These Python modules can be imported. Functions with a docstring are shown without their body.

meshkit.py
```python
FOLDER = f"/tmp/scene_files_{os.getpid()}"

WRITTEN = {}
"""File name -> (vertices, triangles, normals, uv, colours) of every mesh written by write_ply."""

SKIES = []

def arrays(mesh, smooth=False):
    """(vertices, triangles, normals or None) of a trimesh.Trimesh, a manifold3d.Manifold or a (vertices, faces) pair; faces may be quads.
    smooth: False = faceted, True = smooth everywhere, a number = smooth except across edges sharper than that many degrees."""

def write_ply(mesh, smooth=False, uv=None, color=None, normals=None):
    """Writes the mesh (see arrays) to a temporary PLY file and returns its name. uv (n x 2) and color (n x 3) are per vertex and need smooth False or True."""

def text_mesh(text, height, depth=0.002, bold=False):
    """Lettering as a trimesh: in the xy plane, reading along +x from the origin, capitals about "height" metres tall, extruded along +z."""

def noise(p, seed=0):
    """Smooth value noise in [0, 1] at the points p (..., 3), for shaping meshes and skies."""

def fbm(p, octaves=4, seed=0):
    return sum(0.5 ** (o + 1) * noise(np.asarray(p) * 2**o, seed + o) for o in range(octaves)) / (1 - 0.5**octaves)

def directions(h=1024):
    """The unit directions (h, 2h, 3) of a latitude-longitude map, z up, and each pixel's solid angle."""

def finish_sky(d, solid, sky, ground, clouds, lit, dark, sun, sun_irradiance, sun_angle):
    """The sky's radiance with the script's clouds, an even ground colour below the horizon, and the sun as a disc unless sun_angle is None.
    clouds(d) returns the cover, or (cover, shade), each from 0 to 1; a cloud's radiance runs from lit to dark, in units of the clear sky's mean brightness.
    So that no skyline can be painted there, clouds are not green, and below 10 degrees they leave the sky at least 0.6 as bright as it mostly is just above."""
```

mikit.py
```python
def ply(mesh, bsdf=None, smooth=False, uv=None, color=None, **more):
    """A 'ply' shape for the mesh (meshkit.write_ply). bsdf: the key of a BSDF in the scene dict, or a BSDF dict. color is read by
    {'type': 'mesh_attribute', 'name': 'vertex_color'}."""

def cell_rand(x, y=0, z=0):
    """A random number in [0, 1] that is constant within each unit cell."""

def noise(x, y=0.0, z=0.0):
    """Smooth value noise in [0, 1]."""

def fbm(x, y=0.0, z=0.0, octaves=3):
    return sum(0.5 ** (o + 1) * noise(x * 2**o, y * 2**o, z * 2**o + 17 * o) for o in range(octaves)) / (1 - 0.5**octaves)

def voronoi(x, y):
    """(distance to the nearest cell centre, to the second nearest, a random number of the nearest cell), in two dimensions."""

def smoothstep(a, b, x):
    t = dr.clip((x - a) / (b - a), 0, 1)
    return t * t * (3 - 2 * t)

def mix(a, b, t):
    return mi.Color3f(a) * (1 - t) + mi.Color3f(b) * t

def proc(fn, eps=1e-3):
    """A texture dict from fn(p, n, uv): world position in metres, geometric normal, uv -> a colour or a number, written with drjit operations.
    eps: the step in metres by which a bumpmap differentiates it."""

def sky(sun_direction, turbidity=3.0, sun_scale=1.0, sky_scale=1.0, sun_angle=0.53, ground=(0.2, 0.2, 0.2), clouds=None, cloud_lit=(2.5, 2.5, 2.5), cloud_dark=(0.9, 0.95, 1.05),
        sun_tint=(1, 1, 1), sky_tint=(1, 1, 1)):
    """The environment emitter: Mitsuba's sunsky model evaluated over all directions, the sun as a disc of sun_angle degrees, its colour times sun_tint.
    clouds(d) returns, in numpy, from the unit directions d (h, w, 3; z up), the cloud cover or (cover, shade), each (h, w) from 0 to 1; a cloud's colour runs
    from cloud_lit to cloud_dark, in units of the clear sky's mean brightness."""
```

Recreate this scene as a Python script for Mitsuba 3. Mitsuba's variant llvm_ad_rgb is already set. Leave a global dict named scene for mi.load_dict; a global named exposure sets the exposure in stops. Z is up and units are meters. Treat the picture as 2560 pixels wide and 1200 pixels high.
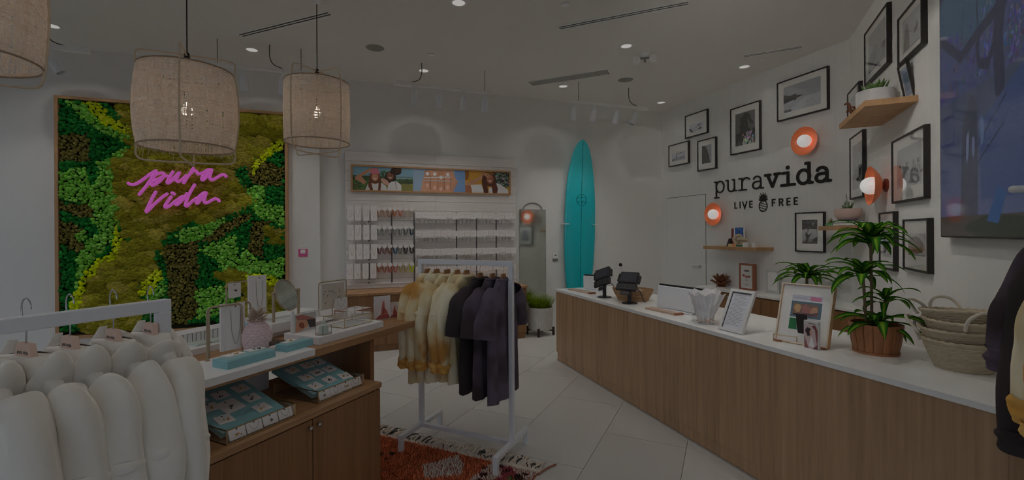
import math, random, numpy as np, trimesh, mitsuba as mi, mikit, meshkit, manifold3d as m3d
import drjit as dr
from shapely.geometry import Polygon, LineString, Point, MultiPolygon, box as sbox
from shapely import affinity, union_all
from mikit import proc, noise as dnoise, fbm as dfbm, cell_rand, smoothstep as sstep, mix as dmix, voronoi as dvoro

T = mi.ScalarTransform4f
rng = random.Random(7)
nrg = np.random.default_rng(7)
scene, labels = {}, {}

# ------------------------------------------------------------------ camera, sky, lamps, exposure
exposure = 0.0
YAW = math.atan(413 / 1140.0)
ROLL = 0.0056
CAM = np.array([0.0, 0.0, 1.6])
FWD = np.array([math.sin(YAW), math.cos(YAW), 0.0])
RGT = np.array([math.cos(YAW), -math.sin(YAW), 0.0])
UPV = np.array([0.0, 0.0, 1.0]) * math.cos(ROLL) + RGT * math.sin(ROLL)
scene['camera'] = {'type': 'perspective', 'fov_axis': 'x', 'fov': math.degrees(2 * math.atan(1280 / 1140.0)),
                   'near_clip': 0.05, 'far_clip': 200.0, 'principal_point_offset_y': 19.7 / 1200.0,
                   'to_world': T().look_at(origin=CAM.tolist(), target=(CAM + FWD).tolist(), up=UPV.tolist())}
SKY_LEVEL, SPOT_LEVEL, LENS_LEVEL, WASH, UNSEEN_WASH = 2.3, 0.60, 0.30, 0.50, 1.15
scene['sky'] = mikit.sky([-0.5, -0.35, 0.8], turbidity=4.0, sun_scale=0.0, sky_scale=SKY_LEVEL, ground=(0.30, 0.30, 0.30),
                         clouds=lambda d: (np.full(d.shape[:2], 0.55), 0.2), cloud_lit=(1.5, 1.55, 1.65), cloud_dark=(1.0, 1.04, 1.1))
CEIL = 3.80
DOWNLIGHTS = [(-2.91, 6.16), (-1.056, 6.185), (1.018, 4.274), (0.994, 6.225), (3.127, 4.617), (3.085, 6.21), (5.06, 6.45), (5.02, 4.68),
              (-1.0, 4.2), (-3.0, 4.2), (-1.0, 2.2), (1.0, 2.3), (2.6, 2.35), (-3.0, 2.2), (-1.0, 0.3), (1.0, 0.4), (-3.0, 0.3), (-1.0, -1.7), (1.0, -1.6)]

# ------------------------------------------------------------------ helpers
def lin(r, g=None, b=None):
    c = np.array([r, g, b] if g is not None else [r, r, r], float) / 255.0
    return [float(x) for x in np.where(c <= 0.04045, c / 12.92, ((c + 0.055) / 1.055) ** 2.4)]

def tr(c):
    """true colour of a thing whose photographed (evenly darkened) sRGB value is c"""
    return lin(*[min(255, v / 0.46) for v in c])

def mat(name, color, rough=0.5, kind='p', **kw):
    col = color if isinstance(color, dict) else {'type': 'rgb', 'value': list(color)}
    if kind == 'p':
        b = {'type': 'principled', 'base_color': col, 'roughness': rough, **kw}
    elif kind == 'd':
        b = {'type': 'diffuse', 'reflectance': col}
    scene[name] = {'type': 'twosided', 'bsdf': b} if kw.get('spec_trans') is None else b
    return name

def num(key):
    if key not in labels and key not in scene and key not in USED: USED.add(key); return key
    i = 1
    while f'{key}_{i:03d}' in USED: i += 1
    k = f'{key}_{i:03d}'; USED.add(k); return k
USED = set()
FRAME = {}

def frame(o, x=(1, 0, 0), z=(0, 0, 1)):
    x = np.array(x, float); x /= np.linalg.norm(x)
    z = np.array(z, float); z -= x * (z @ x); z /= np.linalg.norm(z)
    M = np.eye(4); M[:3, 0] = x; M[:3, 1] = np.cross(z, x); M[:3, 2] = z; M[:3, 3] = o
    return M

def rotz(a, o=(0, 0, 0)):
    return frame(o, (math.cos(a), math.sin(a), 0))

def thing(name, label, cat, M=None, group=None, kind=None):
    k = num(name)
    labels[k] = {'label': label, 'category': cat}
    if group: labels[k]['group'] = group
    if kind: labels[k]['kind'] = kind
    FRAME[k] = np.eye(4) if M is None else np.array(M, float)
    return k

def tri(mesh):
    if hasattr(mesh, 'to_mesh'):
        m = mesh.to_mesh()
        return trimesh.Trimesh(m.vert_properties[:, :3], m.tri_verts, process=False)
    if isinstance(mesh, (list, tuple)) and len(mesh) and not isinstance(mesh[0], np.ndarray):
        return trimesh.util.concatenate([tri(x) for x in mesh])
    return mesh

def part(par, name, mesh, m, smooth=False, label=None, kind=None, M=None, **kw):
    k = num(f'{par}__{name}')
    W = FRAME[par] if M is None else FRAME[par] @ M
    FRAME[k] = W
    if isinstance(mesh, dict): d = dict(mesh)
    else: d = mikit.ply(tri(mesh), m, smooth, **kw)
    if m is not None: d['bsdf'] = {'type': 'ref', 'id': m}
    if not np.allclose(W, np.eye(4)): d['to_world'] = T(W)
    scene[k] = d
    if label or kind:
        labels[k] = {}
        if label: labels[k]['label'] = label
        if kind: labels[k]['kind'] = kind
    return k

def solo(name, label, cat, mesh, m, smooth=False, M=None, group=None, kind=None, **kw):
    k = thing(name, label, cat, M, group, kind)
    W = FRAME[k]
    d = dict(mesh) if isinstance(mesh, dict) else mikit.ply(tri(mesh), m, smooth, **kw)
    d['bsdf'] = {'type': 'ref', 'id': m}
    if not np.allclose(W, np.eye(4)): d['to_world'] = T(W)
    scene[k] = d
    return k

def struct(name, mesh, m, label, smooth=False, **kw):
    d = mikit.ply(tri(mesh), m, smooth, **kw)
    USED.add(name); scene[name] = d; FRAME[name] = np.eye(4)
    labels[name] = {'label': label, 'category': name.split('_')[0], 'kind': 'structure'}
    return name

def bx(x0, x1, y0, y1, z0, z1, c=0.0):
    x0, x1 = min(x0, x1), max(x0, x1); y0, y1 = min(y0, y1), max(y0, y1); z0, z1 = min(z0, z1), max(z0, z1)
    if c <= 0:
        m = trimesh.creation.box(extents=(x1 - x0, y1 - y0, z1 - z0))
        m.apply_translation(((x0 + x1) / 2, (y0 + y1) / 2, (z0 + z1) / 2)); return m
    c = min(c, (x1 - x0) * .45, (y1 - y0) * .45, (z1 - z0) * .45)
    pts = []
    for ax in range(3):
        for sx in (0, 1):
            for sy in (0, 1):
                for sz in (0, 1):
                    q = [(x0 + c, x1 - c)[sx], (y0 + c, y1 - c)[sy], (z0 + c, z1 - c)[sz]]
                    q[ax] = ((x0, x1), (y0, y1), (z0, z1))[ax][(sx, sy, sz)[ax]]
                    pts.append(q)
    return trimesh.convex.convex_hull(np.array(pts))

def prism(poly, z0, z1, c=0.0):
    gs = getattr(poly, 'geoms', [poly])
    out = []
    for g in gs:
        if g.is_empty or g.area < 1e-10: continue
        m = trimesh.creation.extrude_polygon(g, z1 - z0, engine='earcut'); m.apply_translation((0, 0, z0)); out.append(m)
    return trimesh.util.concatenate(out)

def cyl(r, z0, z1, n=24, x=0, y=0, r2=None):
    r2 = r if r2 is None else r2
    return lathe([(0, z0), (r, z0), (r2, z1), (0, z1)], n, (x, y, 0))

def lathe(prof, n=32, o=(0, 0, 0), sx=1.0, sy=1.0):
    prof = [(max(r, 1e-5), z) for r, z in prof]
    a = np.arange(n) * 2 * np.pi / n
    P = np.array(prof)
    v = np.stack([P[:, :1] * np.cos(a) * sx, P[:, :1] * np.sin(a) * sy, np.repeat(P[:, 1:], n, 1)], -1).reshape(-1, 3)
    k = len(P); i, j = np.meshgrid(np.arange(k - 1), np.arange(n), indexing='ij'); j2 = (j + 1) % n
    q = np.stack([i * n + j, i * n + j2, (i + 1) * n + j2, (i + 1) * n + j], -1).reshape(-1, 4)
    m = trimesh.Trimesh(v + np.array(o), np.vstack([q[:, [0, 1, 2]], q[:, [0, 2, 3]]]), process=False)
    return m

def tube(pts, r, n=8, closed=False, flat=None, cap=True):
    """tube along a polyline; r number or list; flat=(ratio, normal) squashes the section along normal"""
    p = np.array(pts, float); k = len(p)
    t = (np.roll(p, -1, 0) - np.roll(p, 1, 0)) if closed else np.gradient(p, axis=0)
    t /= np.linalg.norm(t, axis=1, keepdims=True) + 1e-12
    ref = np.array([0, 0, 1.0]) if abs(t[0, 2]) < 0.9 else np.array([1.0, 0, 0])
    a = np.cross(ref, t[0]); a /= np.linalg.norm(a); A = [a]
    for i in range(1, k):
        a = A[-1] - t[i] * (A[-1] @ t[i]); A.append(a / (np.linalg.norm(a) + 1e-12))
    A = np.array(A); B = np.cross(t, A)
    ang = np.arange(n) * 2 * np.pi / n
    rr = np.broadcast_to(np.array(r, float), (k,))[:, None, None]
    off = rr * (np.cos(ang)[None, :, None] * A[:, None] + np.sin(ang)[None, :, None] * B[:, None])
    if flat is not None:
        nn = np.array(flat[1], float); nn /= np.linalg.norm(nn)
        off = off - (1 - flat[0]) * (off @ nn)[..., None] * nn
    v = (p[:, None] + off).reshape(-1, 3)
    ii = np.arange(k if closed else k - 1)
    i, j = np.meshgrid(ii, np.arange(n), indexing='ij'); i2 = (i + 1) % k; j2 = (j + 1) % n
    q = np.stack([i * n + j, i * n + j2, i2 * n + j2, i2 * n + j], -1).reshape(-1, 4)
    f = [q[:, [0, 1, 2]], q[:, [0, 2, 3]]]
    if cap and not closed:
        f.append(np.array([[0, j + 1, j] for j in range(1, n - 1)]))
        b = (k - 1) * n; f.append(np.array([[b, b + j, b + j + 1] for j in range(1, n - 1)]))
    return trimesh.Trimesh(v, np.vstack(f), process=False)

def smoothpath(pts, n=8, closed=False):
    """Catmull-Rom through the points"""
    p = np.array(pts, float)
    if closed: q = np.vstack([p[-1], p, p[0], p[1]])
    else: q = np.vstack([2 * p[0] - p[1], p, 2 * p[-1] - p[-2]])
    out = []
    for i in range(1, len(q) - 2):
        for s in np.arange(n) / n:
            out.append(0.5 * (2 * q[i] + (q[i + 1] - q[i - 1]) * s + (2 * q[i - 1] - 5 * q[i] + 4 * q[i + 1] - q[i + 2]) * s * s + (3 * q[i] - q[i - 1] - 3 * q[i + 1] + q[i + 2]) * s ** 3))
    if not closed: out.append(q[-2])
    return np.array(out)

def xf(mesh, M):
    m = tri(mesh).copy(); m.apply_transform(M); return m

def mv(mesh, x=0, y=0, z=0):
    m = tri(mesh).copy(); m.apply_translation((x, y, z)); return m

def cat(*ms):
    return trimesh.util.concatenate([tri(m) for m in ms])

def ico(r, sub=2, o=(0, 0, 0), s=(1, 1, 1)):
    m = trimesh.creation.icosphere(subdivisions=sub, radius=r)
    m.vertices = m.vertices * np.array(s) + np.array(o); return m

def printed(w, h, layers, z=0.0):
    """a flat print w x h centred on the origin (local x right, y up): layers = [(polygon in 0..1 units, sRGB)], later ones on top.
    Returns (mesh, vertex colours)."""
    sheet = sbox(0, 0, 1, 1)
    polys = []
    for g, c in layers:
        g = g.buffer(0).intersection(sheet)
        if g.is_empty: continue
        polys = [(q.difference(g), cc) for q, cc in polys] + [(g, c)]
    V, F, C = [], [], []; n = 0
    for g, c in polys:
        for q in getattr(g, 'geoms', [g]):
            if q.geom_type != 'Polygon' or q.area < 1e-6: continue
            try: v, f = trimesh.creation.triangulate_polygon(q, engine='earcut')
            except Exception: continue
            if len(f) == 0: continue
            V.append(np.c_[(v[:, 0] - .5) * w, (v[:, 1] - .5) * h, np.full(len(v), z)]); F.append(np.array(f) + n); n += len(v)
            C.append(np.tile(lin(*c), (len(v), 1)))
    V, F, C = np.vstack(V), np.vstack(F), np.vstack(C)
    nn = np.cross(V[F[:, 1]] - V[F[:, 0]], V[F[:, 2]] - V[F[:, 0]])[:, 2]
    F[nn < 0] = F[nn < 0][:, ::-1]
    return trimesh.Trimesh(V, F, process=False), C

def blob(cx, cy, rx, ry, n=20, rot=0.0, jag=0.0, seed=0):
    r = random.Random(seed); pts = []
    for i in range(n):
        a = 2 * math.pi * i / n; k = 1 + jag * (r.random() - .5)
        x, y = rx * k * math.cos(a), ry * k * math.sin(a)
        pts.append((cx + x * math.cos(rot) - y * math.sin(rot), cy + x * math.sin(rot) + y * math.cos(rot)))
    return Polygon(pts)

def pg(*xy): return Polygon(list(zip(xy[::2], xy[1::2])))
def ln(w, *xy): return LineString(list(zip(xy[::2], xy[1::2]))).buffer(w / 2, quad_segs=3)

S2 = 1 / math.sqrt(2)
E1 = np.array([S2, S2, 0]); E2 = np.array([S2, -S2, 0])
def EV(a, b, z=0.0): return E1 * a + E2 * b + np.array([0, 0, z])
def eframe(a, b, z=0.0): return frame(EV(a, b, z), E1)     # local x along E1 (away), y along -E2 (left), z up

# wall frames: local x right, y up, z out of the wall
YB, YA, XC, CX, CY = 6.95, 6.83, 5.45, 5.45, 3.602
def on_back(x, z, o=0.0): return wallM((x, YB - o, z), (1, 0, 0), (0, -1, 0))
def on_moss(x, z, o=0.0): return wallM((x, YA - o, z), (1, 0, 0), (0, -1, 0))
def on_right(y, z, o=0.0): return wallM((XC - o, y, z), (0, -1, 0), (-1, 0, 0))
def on_corner(s, z, o=0.0): return wallM((CX - s * S2 - o * S2, CY - s * S2 + o * S2, z), (-S2, -S2, 0), (-S2, S2, 0))
def wallM(o, right, out):
    M = np.eye(4); M[:3, 0] = right; M[:3, 1] = (0, 0, 1); M[:3, 2] = out; M[:3, 3] = o; return M

# ------------------------------------------------------------------ materials
def woodproc(axis, light, dark, fine=70.0, long=1.3, streak=0.5):
    L, D = mi.Color3f(*light), mi.Color3f(*dark)
    def fn(p, n, uv):
        if axis == 'z': u, v, w = p.x, p.y, p.z
        elif axis == 'e1': u, v, w = (p.x - p.y) * S2, p.z, (p.x + p.y) * S2
        else: u, v, w = (p.x + p.y) * S2, p.z, (p.x - p.y) * S2
        a = dnoise(u * fine, v * fine, w * long)
        b = dnoise(u * fine * .27 + 9, v * fine * .27, w * long * .5 + 4)
        c = dnoise(u * fine * 2.7, v * fine * 2.7, w * long * 5)
        t = dr.clip(a * .4 + b * .45 + c * .3 - .1, 0, 1)
        return dmix(light, dark, t)
    return proc(fn)

mat('mat_wall', lin(225, 224, 221), 0.7)
mat('mat_wall_grain', proc(lambda p, n, uv: dmix(lin(228, 227, 224), lin(221, 220, 217), dnoise(p.x * 90 + p.y * 90, 0.0, p.z * .35) * .6 + dnoise(p.x * 22 + p.y * 22, 3.0, p.z * .3) * .4)), 0.75)
mat('mat_ceiling', lin(222, 220, 214), 0.85)
for i, c in enumerate(((203, 201, 197), (199, 197, 193), (206, 204, 200))):
    mat(f'mat_tile_{i}', lin(*c), 0.42, specular=0.4)
mat('mat_grout', lin(138, 132, 124), 0.9)
mat('mat_wood_counter', woodproc('z', lin(192, 158, 124), lin(146, 114, 84), 55), 0.45)
mat('mat_wood_table', woodproc('e1', lin(184, 142, 102), lin(142, 104, 70), 60), 0.42)
mat('mat_wood_door', woodproc('z', lin(158, 116, 77), lin(118, 82, 50), 75, 1.0), 0.45)
mat('mat_wood_pale', woodproc('z', lin(196, 155, 112), lin(166, 125, 86), 50, 3.0), 0.5)
mat('mat_wood_hanger', woodproc('e2', lin(176, 128, 84), lin(140, 96, 58), 50, 3.0), 0.45)
mat('mat_white', lin(232, 231, 229), 0.35)
mat('mat_white_top', lin(236, 236, 234), 0.25)
mat('mat_white_metal', lin(226, 228, 232), 0.3)
mat('mat_paper', lin(236, 234, 230), 0.8)
mat('mat_black', lin(26, 24, 24), 0.4)
mat('mat_frame_black', lin(38, 33, 31), 0.45)
mat('mat_grey', lin(120, 120, 120), 0.6)
mat('mat_dark_grey', lin(70, 70, 70), 0.6)
mat('mat_chrome', lin(200, 200, 200), 0.2, metallic=1.0)
mat('mat_brass', lin(196, 166, 116), 0.3, metallic=1.0)
scene['mat_print'] = {'type': 'twosided', 'bsdf': {'type': 'principled', 'base_color': {'type': 'mesh_attribute', 'name': 'vertex_color'}, 'roughness': 0.55}}
scene['mat_pane'] = {'type': 'thindielectric', 'int_ior': 1.5}
scene['mat_vcol'] = {'type': 'twosided', 'bsdf': {'type': 'diffuse', 'reflectance': {'type': 'mesh_attribute', 'name': 'vertex_color'}}}
mat('mat_lens', lin(235), 0.6)
# ------------------------------------------------------------------ room shell
XL, YF = -4.3, -3.0
COLX = -0.351
XW = 1.95                                   # where the 45 degree wall ends behind the picture
ROOM = Polygon([(XL, YF), (XW, YF), (XW, XW - 1.848), (CX, CY), (XC, YB), (COLX, YB), (COLX, YA), (XL, YA)])
struct('ceiling', prism(ROOM.buffer(0.12, join_style=2), CEIL, CEIL + .12), 'mat_ceiling', 'flat white plaster ceiling of the shop')
struct('floor', prism(ROOM.buffer(0.1, join_style=2), -.10, -.008), 'mat_grout', 'pale floor of large porcelain tiles laid diagonally')
k = 0
J2, J1, TW, TLn = -1.483, 2.986, .607, 1.214
for r in range(-14, 14):
    for q in range(-8, 8):
        a0 = J1 + q * TLn + (TLn / 2 if r % 2 else 0); b0 = J2 + r * TW
        g = .0018
        quad = Polygon([tuple(EV(a, b)[:2]) for a, b in ((a0 + g, b0 + g), (a0 + TLn - g, b0 + g), (a0 + TLn - g, b0 + TW - g), (a0 + g, b0 + TW - g))])
        quad = quad.intersection(ROOM)
        if quad.is_empty or quad.area < .01: continue
        part('floor', 'tile', prism(quad, -.008, 0), f'mat_tile_{(r * 7 + q * 3) % 3}')
def wall(name, a, b, label, m='mat_wall', t=.12, z0=0, z1=CEIL, flip=1):
    a, b = np.array(a, float), np.array(b, float); d = (b - a) / np.linalg.norm(b - a); n = np.array([d[1], -d[0]]) * flip * t
    struct(name, prism(Polygon([a, b, b + n, a + n]).buffer(0), z0, z1), m, label)
wall('wall_back', (COLX, YB), (XC, YB), 'white back wall behind the surfboard', flip=-1)
wall('wall_moss', (XL, YA), (COLX, YA), 'white wall behind the framed moss panel', t=.24, flip=-1)
wall('wall_right', (XC, YB), (CX, CY), 'white wall behind the counter with the black shop lettering', 'mat_wall_grain', flip=-1)
wall('wall_corner', (CX, CY), (XW, XW - 1.848), 'white angled wall of framed pictures at the right', 'mat_wall_grain', flip=-1)
wall('wall_side', (XW, XW - 1.848), (XW, YF), 'white side wall at the right', flip=-1)
# glazed shop front on the left and behind the viewer
def glazed(name, a, b, axis, pos, label, n):
    """wall with n tall windows between a and b; axis 'x' runs along x at y=pos, 'y' along y at x=pos"""
    def B(u0, u1, w0, w1, z0, z1): return bx(u0, u1, w0, w1, z0, z1) if axis == 'x' else bx(w0, w1, u0, u1, z0, z1)
    t0, t1 = (pos - .12, pos)
    ms = [B(a, b, t0, t1, 3.35, CEIL), B(a, b, t0, t1, 0, .12)]
    st = (b - a) / n
    for i in range(n + 1):
        u = a + i * st; ms.append(B(max(a, u - .05), min(b, u + .05), t0, t1, .12, 3.35))
    struct(name, cat(*ms), 'mat_white', label)
    for i in range(n):
        u0, u1 = a + i * st + .05, a + (i + 1) * st - .05
        part(name, 'pane', B(u0, u1, pos - .064, pos - .060, .12, 3.35), 'mat_pane', label='clear shop window pane')
glazed('wall_front', XL, XW, 'x', YF, 'glazed shop front wall behind the viewer', 4)
glazed('wall_left', YF, YA, 'y', XL, 'glazed shop front wall on the left', 6)
# baseboards
for nm, a, b in (('baseboard_back', (COLX, YB), (XC, YB)), ('baseboard_right', (XC, YB), (CX, CY))):
    a, b = np.array(a), np.array(b); d = (b - a) / np.linalg.norm(b - a); n = np.array([d[1], -d[0]]) * .012
    struct(nm, prism(Polygon([a, b, b + n, a + n]), 0.0, .1), 'mat_white', 'low white baseboard along the ' + nm.split('_')[1] + ' wall')

# ------------------------------------------------------------------ ceiling fittings
ring = lathe([(.062, 0), (.062, -.004), (.078, -.006), (.080, 0)], 32)
lensm = lathe([(0, -.0005), (.0625, -.0005), (.0625, -.002), (0, -.0021)], 32)
lensm.invert() if lensm.volume < 0 else None
vis = ['above the moss panel at far left', 'above the moss panel beside the big pendant', 'nearest the viewer at the top edge', 'above the left spotlight group', 'beside the twin emergency light', 'beside the return air grille', 'in the far right corner of the ceiling', 'closest to the beach picture',
    'above the narrow pendant', 'above the left window wall middle', 'above the big pendant', 'above the far clothes rack', 'above the middle of the checkout counter', 'above the left window wall front', 'above the near clothes rack', 'above the viewer', 'near the front left corner', 'nearest the glazed front at left', 'nearest the glazed front at right']
ring_d = mikit.ply(ring, 'mat_white', True); lens_d = mikit.ply(lensm, 'mat_lens', False)
for i, (x, y) in enumerate(DOWNLIGHTS):
    t = thing('recessed_downlight', 'lit round recessed ceiling downlight ' + vis[i], 'ceiling light', frame((x, y, CEIL - .0005)), 'recessed downlights in the ceiling')
    part(t, 'trim_ring', ring_d, 'mat_white')
    k = part(t, 'lens', lens_d, 'mat_lens')
    scene[k]['emitter'] = {'type': 'area', 'radiance': {'type': 'rgb', 'value': [LENS_LEVEL, LENS_LEVEL * .98, LENS_LEVEL * .94]}}
    wv = SPOT_LEVEL
    scene[t + '_beam'] = {'type': 'spot', 'intensity': {'type': 'rgb', 'value': [wv, wv * .965, wv * .91]}, 'cutoff_angle': 62.0, 'beam_width': 28.0,
                          'to_world': T().look_at(origin=[x, y, CEIL - .02], target=[x, y, 0], up=[0, 1, 0])}
# ------------------------------------------------------------------ fixed furniture
def eb(a0, a1, b0, b1, z0, z1, c=0.0): return bx(a0, a1, -b1, -b0, z0, z1, c)     # box in the diagonal frame (E1, E2, z)
EF = eframe(0, 0, 0)

# checkout counter along the right wall
t = thing('checkout_counter', 'long wood clad checkout counter with a white top at the right', 'counter')
FX, YE, YN, BK = 2.455, 5.17, 1.03, 3.285
body = Polygon([(FX, YE), (BK - .02, YE), (BK - .02, BK - .02 - 1.835), (YN + 1.835, YN), (FX, YN)])
part(t, 'body', prism(body, .105, .858), 'mat_wood_counter')
part(t, 'plinth', prism(Polygon([(FX + .006, YE - .02), (BK - .05, YE - .02), (BK - .05, BK - .05 - 1.83), (YN + 1.83, YN), (FX + .006, YN)]), .006, .103), 'mat_wood_counter')
part(t, 'base_strip', bx(FX - .001, FX + .02, YN, YE - .02, 0.0, .012), 'mat_chrome', label='thin metal strip along the foot')
topp = Polygon([(FX - .006, YE + .012), (BK, YE + .012), (BK, BK - 1.838), (YN + 1.838 - .006, YN - .004), (FX - .006, YN - .004)])
part(t, 'countertop', prism(topp, .858, .886), 'mat_white_top', label='white stone countertop')
part(t, 'end_panel', bx(FX - .005, YN + 1.84, YN - .02, YN - .004, .84, .886), 'mat_white_top', label='white end piece')

# low cabinets behind the counter
t = thing('back_cabinet', 'low wood cabinet with a white top against the wall behind the counter', 'cabinet')
bcp = lambda x0, e=0: Polygon([(x0, 5.6 + e), (XC - .002, 5.6 + e), (CX - .002, CY), (x0 + .001, x0 - 1.846)])
part(t, 'carcass', prism(bcp(5.045), .08, .718), 'mat_wood_door')
part(t, 'plinth', prism(bcp(5.09), 0, .08), 'mat_wood_door')
part(t, 'worktop', prism(bcp(5.02, .015), .733, .760), 'mat_white_top', label='white worktop')
part(t, 'rail', prism(bcp(5.065), .718, .733), 'mat_wood_door')
for i in range(4):
    y1 = 5.595 - i * .575
    d = part(t, 'door', bx(5.025, 5.044, y1 - .569, y1, .085, .716, .002), 'mat_wood_door')
    part(d, 'knob', xf(lathe([(0, 0), (.006, .0), (.006, .012), (.012, .016), (.012, .024), (0, .026)], 16), wallM((5.025, y1 - (.53 if i % 2 == 0 else .04), .675), (0, -1, 0), (-1, 0, 0))), 'mat_chrome', True)

# base cabinet under the display wall
t = thing('base_cabinet', 'wood base cabinet under the shiplap jewellery display', 'cabinet')
part(t, 'carcass', bx(-.02, 2.545, 6.40, 6.944, .09, .765), 'mat_wood_door')
part(t, 'plinth', bx(.0, 2.53, 6.42, 6.94, 0, .09), 'mat_wood_door')
part(t, 'worktop', bx(-.03, 2.555, 6.355, 6.944, .765, .795, .002), 'mat_wood_table')
for i in range(5):
    x0 = -.018 + i * .5125
    d = part(t, 'door', bx(x0, x0 + .508, 6.382, 6.399, .095, .762, .002), 'mat_wood_door')
    part(d, 'knob', xf(lathe([(0, 0), (.006, .0), (.006, .012), (.012, .016), (.012, .024), (0, .026)], 16), wallM((x0 + (.46 if i % 2 == 0 else .05), 6.382, .70), (1, 0, 0), (0, -1, 0))), 'mat_chrome', True)

# display table and the low cabinet nested under it
t = thing('display_table', 'tall wooden display table carrying white risers and jewellery stands', 'table', EF)
TZ = .985
part(t, 'tabletop', eb(.55, 2.71, -2.78, -1.962, TZ - .04, TZ, .002), 'mat_wood_table')
part(t, 'side_panel', eb(2.17, 2.205, -2.72, -1.985, 0, TZ - .04), 'mat_wood_door')
part(t, 'side_panel', eb(.80, .835, -2.72, -1.985, 0, TZ - .04), 'mat_wood_door')
part(t, 'back_panel', eb(.835, 2.17, -2.72, -2.70, .74, TZ - .04), 'mat_white', label='white back panel')
t = thing('low_cabinet', 'low wooden cabinet with two doors holding the glass jewellery trays', 'cabinet', EF)
LZ = .74
part(t, 'carcass', eb(1.04, 2.055, -2.42, -1.825, .07, LZ - .03), 'mat_wood_door')
part(t, 'plinth', eb(1.06, 2.04, -2.40, -1.86, 0, .07), 'mat_wood_door')
part(t, 'worktop', eb(1.03, 2.063, -2.43, -1.80, LZ - .03, LZ, .002), 'mat_wood_table')
for i, (a0, a1) in enumerate(((1.04, 1.578), (1.583, 2.053))):
    d = part(t, 'door', eb(a0, a1, -1.824, -1.804, .08, LZ - .036, .0015), 'mat_wood_door')
    part(d, 'knob', xf(lathe([(0, 0), (.005, .0), (.006, .010), (.0105, .013), (.0105, .02), (.006, .024), (0, .0245)], 20), wallM((1.556 if i == 0 else 1.607, 1.804, .672), (1, 0, 0), (0, -1, 0))), 'mat_chrome', True)

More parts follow.
